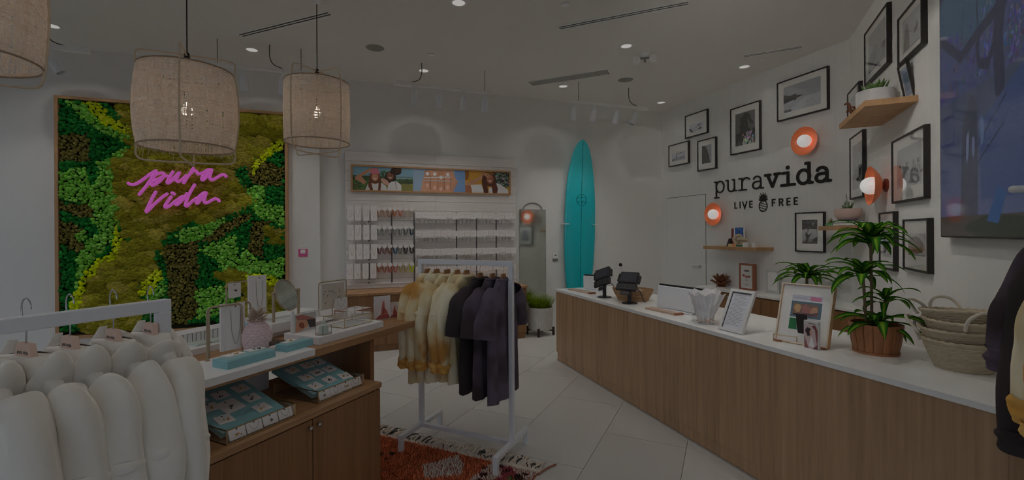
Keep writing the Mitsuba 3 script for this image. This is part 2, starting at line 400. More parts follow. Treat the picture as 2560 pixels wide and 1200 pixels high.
# ------------------------------------------------------------------ clothes racks
RZ = 1.395
def rack(name, label, a, b0, b1, along='e2', foot=.25):
    """frame with its bar along E2 (from b0 to b1 at e1=a) or along E1"""
    t = thing(name, label, 'clothes rack', EF)
    s = .017
    def q(u, v0, v1, z0, z1):          # box: v along the bar, u across
        return (eb(u[0], u[1], v0, v1, z0, z1, .002) if along == 'e2' else eb(v0, v1, u[0], u[1], z0, z1, .002))
    part(t, 'rail', q((a - s, a + s), b0 - s, b1 + s, RZ - .036, RZ), 'mat_white_metal')
    for v in (b0, b1):
        part(t, 'post', q((a - s, a + s), v - s, v + s, .13, RZ - .036), 'mat_white_metal')
        f = part(t, 'foot', q((a - foot - s, a + foot + s), v - s, v + s, .098, .13), 'mat_white_metal')
        for u in (a - foot, a + foot):
            part(f, 'leg', q((u - s, u + s), v - s, v + s, 0.0, .098), 'mat_white_metal')
    part(t, 'crossbar', q((a - s, a + s), b0 + s, b1 - s, .098, .128), 'mat_white_metal')
    return t
rack('clothes_rack', 'white square tube clothes rack with tie dye hoodies and purple tees', 2.91, -2.146, -1.372, 'e2')
rack('clothes_rack', 'white square tube clothes rack holding the cream hoodies beside the table', -1.60, -.55, .83, 'e1')

# ------------------------------------------------------------------ door, mirror, thermostat, small wall fittings
struct('door_1', bx(XC - .007, XC + .001, 5.857, 6.805, .005, 2.19, .001), 'mat_wall_grain', 'flush white door in the wall beside the counter')
lv = cat(xf(lathe([(0, 0), (.026, 0), (.026, .008), (.011, .010), (.010, .05), (0, .051)], 24), wallM((XC - .007, 5.98, 1.016), (0, -1, 0), (-1, 0, 0))),
         tube([(XC - .05, 5.975, 1.016), (XC - .052, 6.03, 1.016), (XC - .05, 6.115, 1.012)], .008, 10))
part('door_1', 'lever_handle', lv, 'mat_chrome', 40, label='chrome lever handle')
gap = cat(bx(XC - .0012, XC + .0002, 5.850, 5.857, 0, 2.197), bx(XC - .0012, XC + .0002, 6.805, 6.812, 0, 2.197), bx(XC - .0012, XC + .0002, 5.850, 6.812, 2.19, 2.198))
part('door_1', 'shadow_gap', gap, 'mat_dark_grey')

t = thing('wall_mirror', 'frameless rectangular mirror hung from a leather strap beside the surfboard', 'mirror', on_back(2.877, 1.10))
scene['mat_mirror'] = {'type': 'twosided', 'bsdf': {'type': 'roughconductor', 'specular_reflectance': {'type': 'rgb', 'value': [.68, .73, .69]}, 'alpha': .004}}
part(t, 'glass', bx(-.234, .234, -.872, .872, .010, .016, .001), 'mat_mirror')
part(t, 'backing', bx(-.228, .228, -.866, .866, .0, .010), 'mat_grey')
part(t, 'hanging_strap', tube([(.17 * math.cos(a), .872 + .125 * math.sin(a) - .02, .012) for a in np.linspace(0, math.pi, 25)], .009, 8, flat=(.35, (0, 0, 1))), 'mat_grey', True, label='grey arched hanging strap')
t = thing('thermostat', 'white wall thermostat between the mirror and the surfboard', 'thermostat', on_back(3.284, 1.17))
part(t, 'cover', bx(-.045, .045, -.02, .075, 0, .022, .005), 'mat_white')
part(t, 'base_plate', bx(-.045, .045, -.062, -.022, 0, .018, .004), 'mat_grey', label='grey lower half')
part(t, 'display', bx(-.016, .018, .03, .048, .0221, .0226), 'mat_black', label='black display')
solo('door_chime', 'small round black chime button on the wall between surfboard and door', 'wall knob', cat(lathe([(0, 0), (.030, 0), (.030, .006), (.014, .010), (.012, .022), (.020, .028), (.018, .036), (0, .038)], 28)), 'mat_black', 30, on_back(4.559, 1.01))

# ------------------------------------------------------------------ surfboard
mat('mat_surf_lit_top', proc(lambda p, n, uv: dmix(lin(4, 184, 194), lin(62, 218, 226), sstep(1.9, 3.1, p.z))), 0.12, clearcoat=1.0, clearcoat_gloss=.95)  # paler upper end: the light on the board top is put into its colour
mat('mat_teal_dark', lin(6, 84, 92), 0.4)
L0, L1 = .20, 3.153
ts = np.array([0, .02, .06, .12, .2, .32, .45, .58, .70, .80, .88, .94, .98, 1.0])
hw = np.array([.085, .125, .168, .205, .245, .276, .289, .287, .272, .240, .196, .146, .083, .012])
th_ = np.array([.012, .02, .028, .036, .040, .042, .042, .042, .041, .039, .035, .028, .018, .006])
tt = np.concatenate([np.linspace(0, .9, 60), np.linspace(.905, 1, 30)])
from scipy.interpolate import PchipInterpolator as PCH
HW, TH = PCH(ts, hw), PCH(ts, th_)
rocker = lambda q: .05 * np.clip((q - .72) / .28, 0, 1) ** 2 + .02 * np.clip((.2 - q) / .2, 0, 1) ** 2
ring = []
ang = np.linspace(0, 2 * np.pi, 48, endpoint=False)
def deck(q, x): return TH(q) * (max(0, 1 - (abs(x) / max(HW(q), 1e-4)) ** 2.6)) ** .5 + rocker(q)
for q in tt:
    cx_ = np.cos(ang); sx_ = np.sin(ang)
    X = HW(q) * np.sign(cx_) * np.abs(cx_) ** .75; Z = TH(q) * np.sign(sx_) * np.abs(sx_) ** .85 + rocker(q)
    ring.append(np.stack([X, np.full_like(X, q * (L1 - L0)), Z], -1))
V = np.array(ring).reshape(-1, 3); K, n_ = len(tt), 48
i, j = np.meshgrid(np.arange(K - 1), np.arange(n_), indexing='ij'); j2 = (j + 1) % n_
q4 = np.stack([i * n_ + j, i * n_ + j2, (i + 1) * n_ + j2, (i + 1) * n_ + j], -1).reshape(-1, 4)
f = np.vstack([q4[:, [0, 1, 2]], q4[:, [0, 2, 3]], np.array([[0, j + 1, j] for j in range(1, n_ - 1)])])
f = f[:, ::-1]
M = wallM((3.672, YB - .085, L0), (1, 0, 0), (0, -1, 0)); tilt = .026
M = M @ np.array([[math.cos(tilt), math.sin(tilt), 0, 0], [-math.sin(tilt), math.cos(tilt), 0, 0], [0, 0, 1, 0], [0, 0, 0, 1]])
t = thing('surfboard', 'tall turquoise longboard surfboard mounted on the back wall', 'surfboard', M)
part(t, 'board', trimesh.Trimesh(V, f, process=False), 'mat_surf_lit_top', True)
sv = []
st = np.linspace(.004, .985, 80)
for q in st:
    for x in (-.0035, .0035): sv.append((x, q * (L1 - L0), deck(q, 0) + .0012))
sf = [[2 * a, 2 * a + 1, 2 * a + 3] for a in range(79)] + [[2 * a, 2 * a + 3, 2 * a + 2] for a in range(79)]
part(t, 'stringer', trimesh.Trimesh(np.array(sv), np.array(sf), process=False), 'mat_teal_dark', label='dark centre stringer line')
def board_print(poly, lift=.0016):
    """flat marks laid on the deck"""
    out = []
    for g in getattr(poly, 'geoms', [poly]):
        m = trimesh.creation.extrude_polygon(g, .0006, engine='earcut')
        m = m.subdivide_to_size(.04) if False else m
        out.append(m)
    m = trimesh.util.concatenate(out); v = m.vertices.copy()
    m.vertices = np.c_[v[:, 0], v[:, 1], v[:, 2] + np.array([deck(min(max(y / (L1 - L0), 0), 1), x) for x, y in v[:, :2]]) + lift]
    return m
ly = 2.136 - L0
part(t, 'logo_ring', board_print(Point(0, ly).buffer(.098, 32).difference(Point(0, ly).buffer(.092, 32))), 'mat_teal_dark')
def deck_text(s, h, x, y):
    m = meshkit.text_mesh(s, h, .0006); m.apply_translation((x - m.bounds[:, 0].mean(), y, 0)); v = m.vertices
    v[:, 2] += np.array([deck((yy) / (L1 - L0), xx) for xx, yy in v[:, :2]]) + .0016; m.vertices = v; return m
part(t, 'logo_text', cat(deck_text('p u r a', .046, 0, ly + .018), deck_text('v i d a', .046, 0, ly - .055)), 'mat_teal_dark', label='dark lettering pura vida')
for sx in (-1, 1):
    y0 = 1.725 - L0
    part(t, 'mount_arm', cat(bx(sx * .20, sx * .325, y0 - .006, y0 + .006, -.06, -.046, .002), bx(sx * .312, sx * .325, y0 - .006, y0 + .006, -.083, .052, .002), bx(sx * .215, sx * .325, y0 - .006, y0 + .006, .046, .056, .002)), 'mat_white')

# ------------------------------------------------------------------ wall screen
t = thing('wall_screen', 'tall blue video screen on the angled wall at the right edge', 'screen', on_corner(2.585, 1.552, .012))
SW, SH = .96, 1.70
part(t, 'housing', bx(0, SW, 0, SH, 0, .045, .004), 'mat_black')
# ------------------------------------------------------------------ framed photographs
def pic(label, M, w, h, art, mar, photo_bg, bar=.016, D=.037, m='mat_frame_black', name='picture_frame', grp=None):
    """M: wall frame at the top left corner; mar = (left, right, top, bottom) mat widths as fractions"""
    t = thing(name, label, 'picture', M, grp)
    part(t, 'frame', cat(bx(0, w, -bar, 0, 0, D, .0012), bx(0, w, -h, -h + bar, 0, D, .0012), bx(0, bar, -h + bar, -bar, 0, D, .0012), bx(w - bar, w, -h + bar, -bar, 0, D, .0012)), m)
    part(t, 'mat_board', bx(bar, w - bar, -h + bar, -bar, .004, D - .012), 'mat_paper', label='white mat board')
    iw, ih = w - 2 * bar, h - 2 * bar
    l, r, tp, b = mar
    pw, ph = iw * (1 - l - r), ih * (1 - tp - b)
    me, col = printed(pw, ph, [(sbox(0, 0, 1, 1), photo_bg)] + art)
    me.apply_translation((bar + iw * l + pw / 2, -bar - ih * tp - ph / 2, D - .0113))
    part(t, 'photo', me, 'mat_print', False, color=col, label='black and white photo print')
    part(t, 'glass', bx(bar, w - bar, -h + bar, -bar, D - .006, D - .005), 'mat_pane', label='clear picture glass')
    return t
R_ = random.Random(3)
def speck(n, x0, x1, y0, y1, s, c, jag=.9, asp=1.0):
    return [(blob(R_.uniform(x0, x1), R_.uniform(y0, y1), s * R_.uniform(.4, 1.2) * asp, s * R_.uniform(.4, 1.2), 9, R_.random() * 3, jag, R_.random()), tuple(int(v * R_.uniform(.7, 1.3)) for v in c)) for _ in range(n)]
def palm(cx, cy, r, c, n=11, seed=0):
    q = random.Random(seed); out = []
    for i in range(n):
        a = i / n * 2 * math.pi + q.uniform(-.2, .2); L = r * q.uniform(.7, 1.1)
        p = [(cx + L * t * math.cos(a), cy + L * t * math.sin(a) * .8 - .55 * L * t * t) for t in (0, .35, .7, 1)]
        out.append((LineString(p).buffer(r * .09), c))
        for k in range(2, 9):
            t = k / 9; bxx, byy = cx + L * t * math.cos(a), cy + L * t * math.sin(a) * .8 - .55 * L * t * t
            out.append((LineString([(bxx, byy), (bxx + r * .08, byy - r * .22)]).buffer(r * .022), c))
    return out
S_ = .0
pic('small framed photo of a pier post in fog, lowest of the left trio', on_right(6.712, 3.127), .508, .383,
    [(sbox(0, 0, 1, .42), (168, 172, 182)), (ln(.05, .36, .2, .36, .95), (60, 62, 66)), (ln(.05, .36, .88, .86, .98), (66, 68, 72)), (blob(.12, .16, .13, .16, 12, 0, .5, 4), (120, 122, 128)), (blob(.7, .3, .22, .1, 12, 0, .4, 5), (150, 152, 160))], (.15, .15, .42, .20), (198, 200, 208))
pic('small framed photo of birds over pale water, top one of the left trio', on_right(6.289, 3.552), .515, .383,
    [(sbox(0, 0, 1, .45), (206, 210, 216))] + speck(9, .02, .3, .05, .45, .07, (70, 72, 76)) + speck(5, .55, .85, .55, .9, .07, (40, 40, 44)) + speck(5, .7, .98, .25, .42, .08, (50, 50, 56)) + [(blob(.5, .5, .05, .05, 9, 0, .4), (60, 60, 60))], (.16, .16, .45, .16), (214, 217, 224))
pic('small upright framed photo of a dark sea cliff, right one of the left trio', on_right(6.0, 3.075), .400, .498,
    [(pg(0, 0, .92, 0, .9, .08, .82, .12, .78, .3, .74, .34, .76, .44, .66, .52, .62, .62, .6, .72, .5, .78, .45, .9, .34, .96, 0, 1), (50, 48, 45))] + speck(50, .02, .6, .02, .85, .03, (62, 60, 56)), (.22, .22, .18, .20), (176, 178, 186))
pic('large upright framed photo of palm trees above the start of the lettering', on_right(5.315, 3.421), .525, .689,
    [(sbox(0, 0, 1, .4), (90, 90, 88)), (pg(.35, 0, .95, 0, .85, .25, .6, .42, .45, .3), (188, 188, 186))] + palm(.55, .86, .34, (30, 29, 28), 12, 1) + palm(.48, .5, .32, (38, 37, 35), 12, 2) + palm(.1, .3, .3, (34, 33, 32), 9, 3) + palm(.95, .35, .3, (36, 35, 33), 9, 5) + [(ln(.05, .55, .86, .5, .5, .46, .1), (28, 27, 26)), (ln(.06, .6, .02, .98, .34), (26, 25, 24)), (ln(.07, .12, .05, .0, .4), (40, 38, 36))] + speck(24, .4, .9, .05, .4, .04, (210, 210, 208)), (.15, .15, .13, .15), (92, 90, 90))
pic('large wide framed photo of a beach with a dark headland above the orange wall lamp', on_right(4.524, 3.57), .690, .518,
    [(pg(0, 0, 1, 0, 1, .44, .45, .44, 0, .36), (196, 199, 206)), (pg(0, .36, .3, .44, .5, .5, .75, .535, 1, .56, 1, .53, .6, .50, .45, .55, .3, .60, .18, .62, 0, .70), (62, 62, 62)), (pg(.2, .1, .6, .42, .34, .42, .12, .2), (178, 181, 188)), (blob(.1, .06, .1, .06, 11, 0, .8), (90, 92, 96))] + speck(24, .02, .36, .4, .62, .03, (48, 48, 48)) + speck(8, .5, .98, .1, .34, .014, (110, 112, 118)), (.12, .12, .15, .15), (168, 173, 180))
pic('small upright framed photo of a bird beneath the word FREE', on_right(4.273, 1.828), .383, .498,
    [(sbox(0, .6, 1, 1), (62, 58, 52)), (pg(0, .1, .2, .2, .3, .4, .35, .62, 0, .58), (190, 190, 196)), (pg(.3, .3, .5, .62, .9, .6, .98, .3, .7, .2, .5, .2), (196, 196, 200)), (pg(.1, .05, .3, .18, .2, .42, .28, .5, .4, .36, .66, .46, .5, .3, .4, .16, .4, .05), (56, 52, 50)), (pg(.6, 0, 1, 0, 1, .3, .75, .2), (60, 58, 56)), (sbox(0, 0, 1, .07), (48, 46, 44)), (blob(.72, .78, .07, .1, 12, 0, .3), (188, 188, 190))] + speck(40, 0, 1, .64, 1, .05, (84, 80, 74)), (.22, .21, .17, .19), (150, 148, 148))
# on the angled wall
pic('small framed photo half hidden behind the upper corner shelf', on_corner(.0 + .03, 3.162), .506, .383, [(sbox(0, 0, 1, .4), (170, 172, 178))], (.15, .15, .2, .2), (190, 192, 198))
pic('large wide framed photo of a misty mountain on the angled wall', on_corner(.741, 3.567), .718, .525,
    [(sbox(0, 0, 1, .24), (140, 143, 148)), (pg(0, .02, .55, .05, .9, .12, 1, .22, 1, .44, .85, .42, .75, .36, .6, .46, .5, .54, .42, .6, .36, .55, .3, .5, .18, .5, .08, .46, 0, .46), (112, 114, 116)), (ln(.03, 0, .06, .4, .03, .6, .07), (70, 71, 74)), (pg(.3, .12, .6, .3, .95, .3, .7, .1), (150, 152, 156))], (.14, .10, .13, .13), (176, 180, 187))
pic('small framed photo of tall rocks, highest picture beside the wall screen', on_corner(1.716, 3.307), .506, .382,
    [(pg(.06, .02, .42, .02, .42, .3, .38, .62, .3, .8, .22, .82, .15, .7, .1, .4), (118, 112, 112)), (pg(.66, .3, .9, .36, .92, .56, .86, .6, .78, .48, .68, .46), (112, 112, 116)), (sbox(0, 0, 1, .04), (150, 152, 158))] + [(ln(.012, .12 + .04 * k, .05, .16 + .035 * k, .7), (96, 90, 90)) for k in range(6)], (.16, .10, .13, .13), (190, 193, 199))
pic('large upright framed photo of rocks behind the orange side lamp', on_corner(.123, 2.632), .540, .690,
    [(sbox(0, 0, 1, .3), (168, 168, 172)), (pg(0, .2, .2, .24, .5, .16, .9, .3, 1, .44, .8, .42, .62, .52, .5, .46, .3, .4, .1, .3), (84, 82, 80)), (blob(.5, .4, .2, .12, 12, 0, .5), (50, 48, 46)), (pg(.5, 1, 1, 1, 1, .7, .7, .8), (130, 132, 138))], (.16, .10, .13, .13), (172, 174, 179))
legs = []
for k, x in enumerate((.14, .42, .70, .88)):
    legs += [(ln(.012, x - .06, .62, x, .6, x + .06, .63), (52, 52, 54)), (ln(.014, x, .6, x - .02, .44, x + .01, .2), (86, 86, 90)), (ln(.012, x + .03, .58, x + .07, .4, x + .03, .25), (100, 100, 104)), (blob(x, .56, .035, .04, 10, 0, .5), (70, 70, 74)), (ln(.01, x - .05, .3, x - .02, .1, x + .05, .06), (110, 110, 114))]
pic('large wide framed photo of people on a pale beach beside the screen', on_corner(1.555, 2.344), .702, .523, [(sbox(0, 0, 1, .1), (196, 197, 200))] + legs, (.14, .10, .16, .20), (178, 180, 185))
pic('small upright framed photo behind the top leaves of the big plant', on_corner(1.195, 1.757), .402, .503, [(sbox(0, 0, 1, .3), (150, 152, 156))], (.2, .2, .18, .2), (180, 182, 186))
pic('small framed photo of a round dark rock on water, lowest beside the screen', on_corner(1.815, 1.682), .492, .390,
    [(sbox(0, .5, 1, 1), (186, 189, 195)), (sbox(0, 0, 1, .2), (130, 131, 134)), (blob(.42, .5, .46, .36, 26, 0, .08, 2), (92, 88, 88)), (pg(0, .12, .86, .12, .86, .42, 0, .42), (84, 72, 72)), (pg(.5, .02, .98, .1, .98, .3, .9, .2, .6, .1), (206, 208, 212))], (.16, .12, .26, .28), (160, 162, 168))

# ------------------------------------------------------------------ wall lettering
mat('mat_letter', lin(34, 27, 25), 0.5)
def arc(cx, cy, rx, ry, a0, a1, n=14): return [(cx + rx * math.cos(math.radians(a)), cy + ry * math.sin(math.radians(a))) for a in np.linspace(a0, a1, n)]
GLY = {
 'p': [[(.05, -.078), (.05, .172)], [(.018, .168), (.05, .168)], [(.016, -.078), (.098, -.078)], arc(.125, .088, .077, .086, 0, 360, 30)],
 'u': [[(.015, .170), (.048, .170), (.048, .06)] + arc(.11, .06, .062, .062, 180, 315, 9) + [(.168, .045)], [(.132, .170), (.170, .170), (.170, .004), (.205, .004)]],
 'r': [[(.022, .170), (.075, .170), (.075, .002)], [(.018, .002), (.152, .002)], [(.075, .095)] + arc(.150, .105, .072, .068, 170, 50, 9) + [(.208, .148)]],
 'a': [[(.048, .142)] + arc(.102, .118, .062, .055, 150, 0, 10) + [(.164, .004), (.204, .004)], [(.164, .098), (.100, .098)] + arc(.085, .050, .055, .048, 90, 270, 10) + [(.120, .004), (.164, .042)]],
 'v': [[(.040, .168), (.116, .004), (.192, .168)], [(.004, .168), (.080, .168)], [(.152, .168), (.228, .168)]],
 'i': [[(.040, .164), (.116, .164), (.116, .004)], [(.022, .004), (.208, .004)]],
 'd': [arc(.098, .086, .080, .086, 0, 360, 30), [(.130, .250), (.172, .250), (.172, .004), (.212, .004)]]}
t = thing('wall_sign', 'big black raised lettering puravida on the white wall', 'sign', on_right(5.672, 2.195))
for k, ch in enumerate('puravida'):
    w = .0225 if k < 4 else .039
    g = union_all([LineString(s).buffer(w / 2, quad_segs=6) for s in GLY[ch]])
    if ch == 'i': g = g.union(Point(.112, .232).buffer(.027))
    part(t, 'letter', prism(affinity.translate(g, k * .2335, 0), 0, .012), 'mat_letter')
def cap(poly_lines, w=.0165): return union_all([LineString(s).buffer(w / 2, cap_style=2, join_style=2) for s in poly_lines])
CAPS = {'L': [[(.008, .1), (.008, 0)], [(0, .008), (.055, .008)]], 'I': [[(.008, .1), (.008, 0)]], 'V': [[(.003, .1), (.042, .0), (.081, .1)]],
        'E': [[(.008, .1), (.008, 0)], [(0, .092), (.055, .092)], [(0, .051), (.050, .051)], [(0, .008), (.055, .008)]],
        'F': [[(.008, .1), (.008, 0)], [(0, .092), (.055, .092)], [(0, .048), (.048, .048)]],
        'R': [[(.008, .1), (.008, 0)], [(0, .092), (.035, .092)] + arc(.036, .070, .022, .022, 90, -90, 8) + [(0, .048)], [(.032, .048), (.062, 0)]]}
t = thing('wall_sign', 'small black lettering LIVE FREE with a pineapple between the words', 'sign', on_right(5.272, 1.930))
for word, xs in (('LIVE', (0, .096, .145, .268)), ('FREE', (.638, .745, .86, .962))):
    for ch, x in zip(word, xs): part(t, 'letter', prism(affinity.translate(cap(CAPS[ch]), x, 0), 0, .008), 'mat_letter')
pb = affinity.translate(Point(0, 0).buffer(1, 24), 0, 0)
pine = affinity.scale(Point(0, 0).buffer(1, 24), .072, .082)
inner = affinity.scale(Point(0, 0).buffer(1, 24), .060, .070)
bands = union_all([LineString([(-.075, .052 - .034 * k + .012), (-.02, .040 - .034 * k), (.075, .030 - .034 * k - .016)]).buffer(.0045) for k in range(4)])
bodyp = pine.difference(inner).union(bands.intersection(pine)); bodyp = affinity.translate(bodyp, .498, .012)
lv = []
for a, L in ((90, .118), (68, .115), (112, .115), (48, .10), (132, .10), (28, .085), (152, .085), (8, .082), (172, .082)):
    a = math.radians(a); d = np.array([math.cos(a), math.sin(a)]); n = np.array([-d[1], d[0]])
    base = np.array([.498, .092]); tip = base + d * L
    lv.append(Polygon([base - n * .014, base + d * L * .5 - n * .017, tip, base + d * L * .5 + n * .013, base + n * .012]))
part(t, 'pineapple_fruit', prism(bodyp.buffer(0), 0, .006), 'mat_letter', label='pineapple emblem')
part(t, 'pineapple_crown', prism(union_all(lv + [Point(.498, .1).buffer(.026)]), 0, .006), 'mat_letter')

# ------------------------------------------------------------------ orange wall lamps
mat('mat_orange', lin(250, 138, 84), 0.28, clearcoat=.6)
mat('mat_orange_dark', lin(120, 48, 24), 0.4)
mat('mat_globe', lin(240), 0.5)
dish = [(.0, .045), (.03, .046), (.07, .056), (.11, .074), (.15, .102), (.172, .126), (.175, .128), (.172, .122), (.15, .096), (.11, .066), (.07, .048), (.03, .038), (0, .037)]
GL = ico(.079, 3, (0, 0, .118))
for lab, M in (('round orange dish wall lamp above the word vida', on_right(4.075, 2.708)), ('round orange dish wall lamp behind the left shelf books', on_right(5.575, 1.858)), ('orange dish wall lamp seen from the side on the angled wall', on_corner(1.30, 2.0))):
    t = thing('wall_lamp', lab, 'wall lamp', M, 'orange dish wall lamps')
    part(t, 'dish', lathe(dish, 48), 'mat_orange', 40)
    part(t, 'mount', lathe([(0, 0), (.058, 0), (.058, .018), (.032, .020), (.032, .042), (0, .043)], 32), 'mat_orange_dark', 30)
    k = part(t, 'globe_bulb', GL, 'mat_globe', True, label='glowing white globe')
    scene[k]['emitter'] = {'type': 'area', 'radiance': {'type': 'rgb', 'value': [.27, .268, .26]}}

# ------------------------------------------------------------------ shelves
t = thing('wall_shelf', 'wooden wall shelf holding books and a white knot beside the door', 'shelf'); part(t, 'board', bx(5.135, XC - .001, 4.611, 5.575, 1.328, 1.373, .0015), 'mat_wood_pale')
SHM, SHU = on_corner(0, 1.600), on_corner(1.167, 2.558)
t = thing('wall_shelf', 'wooden wall shelf with a pink bowl planter in the wall corner', 'shelf', SHM); part(t, 'board', bx(.033, .875, 0, .047, .001, .32, .0015), 'mat_wood_pale')
t = thing('wall_shelf', 'high wooden wall shelf with a white planter on the angled wall', 'shelf', SHU); part(t, 'board', bx(0, .874, 0, .047, .001, .325, .0015), 'mat_wood_pale')

# ------------------------------------------------------------------ screen picture
lay = [(sbox(0, .55, 1, 1), (44, 66, 84)), (sbox(0, 0, 1, .55), (52, 60, 84)), (sbox(0, 0, 1, .07), (46, 42, 38))]
for k in range(12): lay.append((sbox(0, .07 + .04 * k, 1, .11 + .04 * k), (60 - k, 68 - k, 96 - 2 * k)))
lay += [(pg(.02, .74, .2, .72, .4, .62, .6, .68, .9, .76, 1, .8, 1, .5, 0, .48), (52, 58, 88))] + speck(200, .0, 1, .5, .72, .012, (48, 54, 82)) + speck(160, .5, 1, .52, .78, .010, (66, 74, 106))
trunk = (36, 40, 58)
lay += [(ln(.10, .74, .46, .72, .6, .76, .72), trunk), (ln(.05, .74, .70, .82, .86, .82, 1), trunk), (ln(.045, .76, .72, .92, .78, 1.02, .86), trunk), (ln(.04, .74, .69, .52, .66, .3, .62, .2, .66, .0, .74), trunk), (ln(.016, .5, 1, .52, .86, .50, .74, .52, .62), trunk), (ln(.05, .42, 1, .47, .95, .52, 1), trunk), (ln(.035, .5, .62, .52, .56, .62, .54, .70, .60), trunk), (ln(.006, .44, .96, .34, .78, .30, .66), trunk), (ln(.03, 0, .88, .15, .93, .36, .98), trunk), (ln(.012, .86, .8, .84, .72, .78, .66), trunk)]
lay += [(pg(.28, .07, .5, .07, .5, .44, .42, .48, .32, .4), (46, 50, 64)), (pg(.52, .36, 1, .5, 1, .12, .54, .12), (44, 58, 92)), (ln(.007, .5, .3, .8, .42), (30, 36, 56)), (ln(.007, .5, .24, .78, .34), (34, 40, 60)), (ln(.012, .02, .43, .2, .435), (40, 44, 74)), (ln(.012, .195, .33, .2, .435), (36, 42, 80)), (ln(.012, .0, .335, .2, .33), (36, 42, 80)), (pg(.3, .03, .6, .07, 1, .06, 1, .0, .5, .0), (24, 32, 20)), (pg(.6, .05, .72, .16, .8, .13, .72, .04), (26, 60, 100)), (ln(.01, .4, .06, .35, .02), (30, 28, 26))]
lay += [(blob(.38, .3, .02, .05, 10, 0, .6, 1), (84, 92, 118)), (blob(.45, .3, .015, .04, 10, 0, .6, 2), (80, 88, 114)), (blob(.55, .34, .03, .05, 10, 0, .6, 3), (62, 80, 110))]
t = 'wall_screen'
me, col = printed(SW - .02, SH - .02, lay)
me.apply_translation((SW / 2, SH / 2, .0455))
k = part(t, 'display', me, 'mat_screen', False, color=col * .60, label='lit blue picture of a bare tree and water')
scene['mat_screen'] = {'type': 'twosided', 'bsdf': {'type': 'principled', 'base_color': {'type': 'rgb', 'value': [.012, .012, .016]}, 'roughness': .06, 'specular': .5}}
scene[k]['emitter'] = {'type': 'area', 'radiance': {'type': 'mesh_attribute', 'name': 'vertex_color'}}
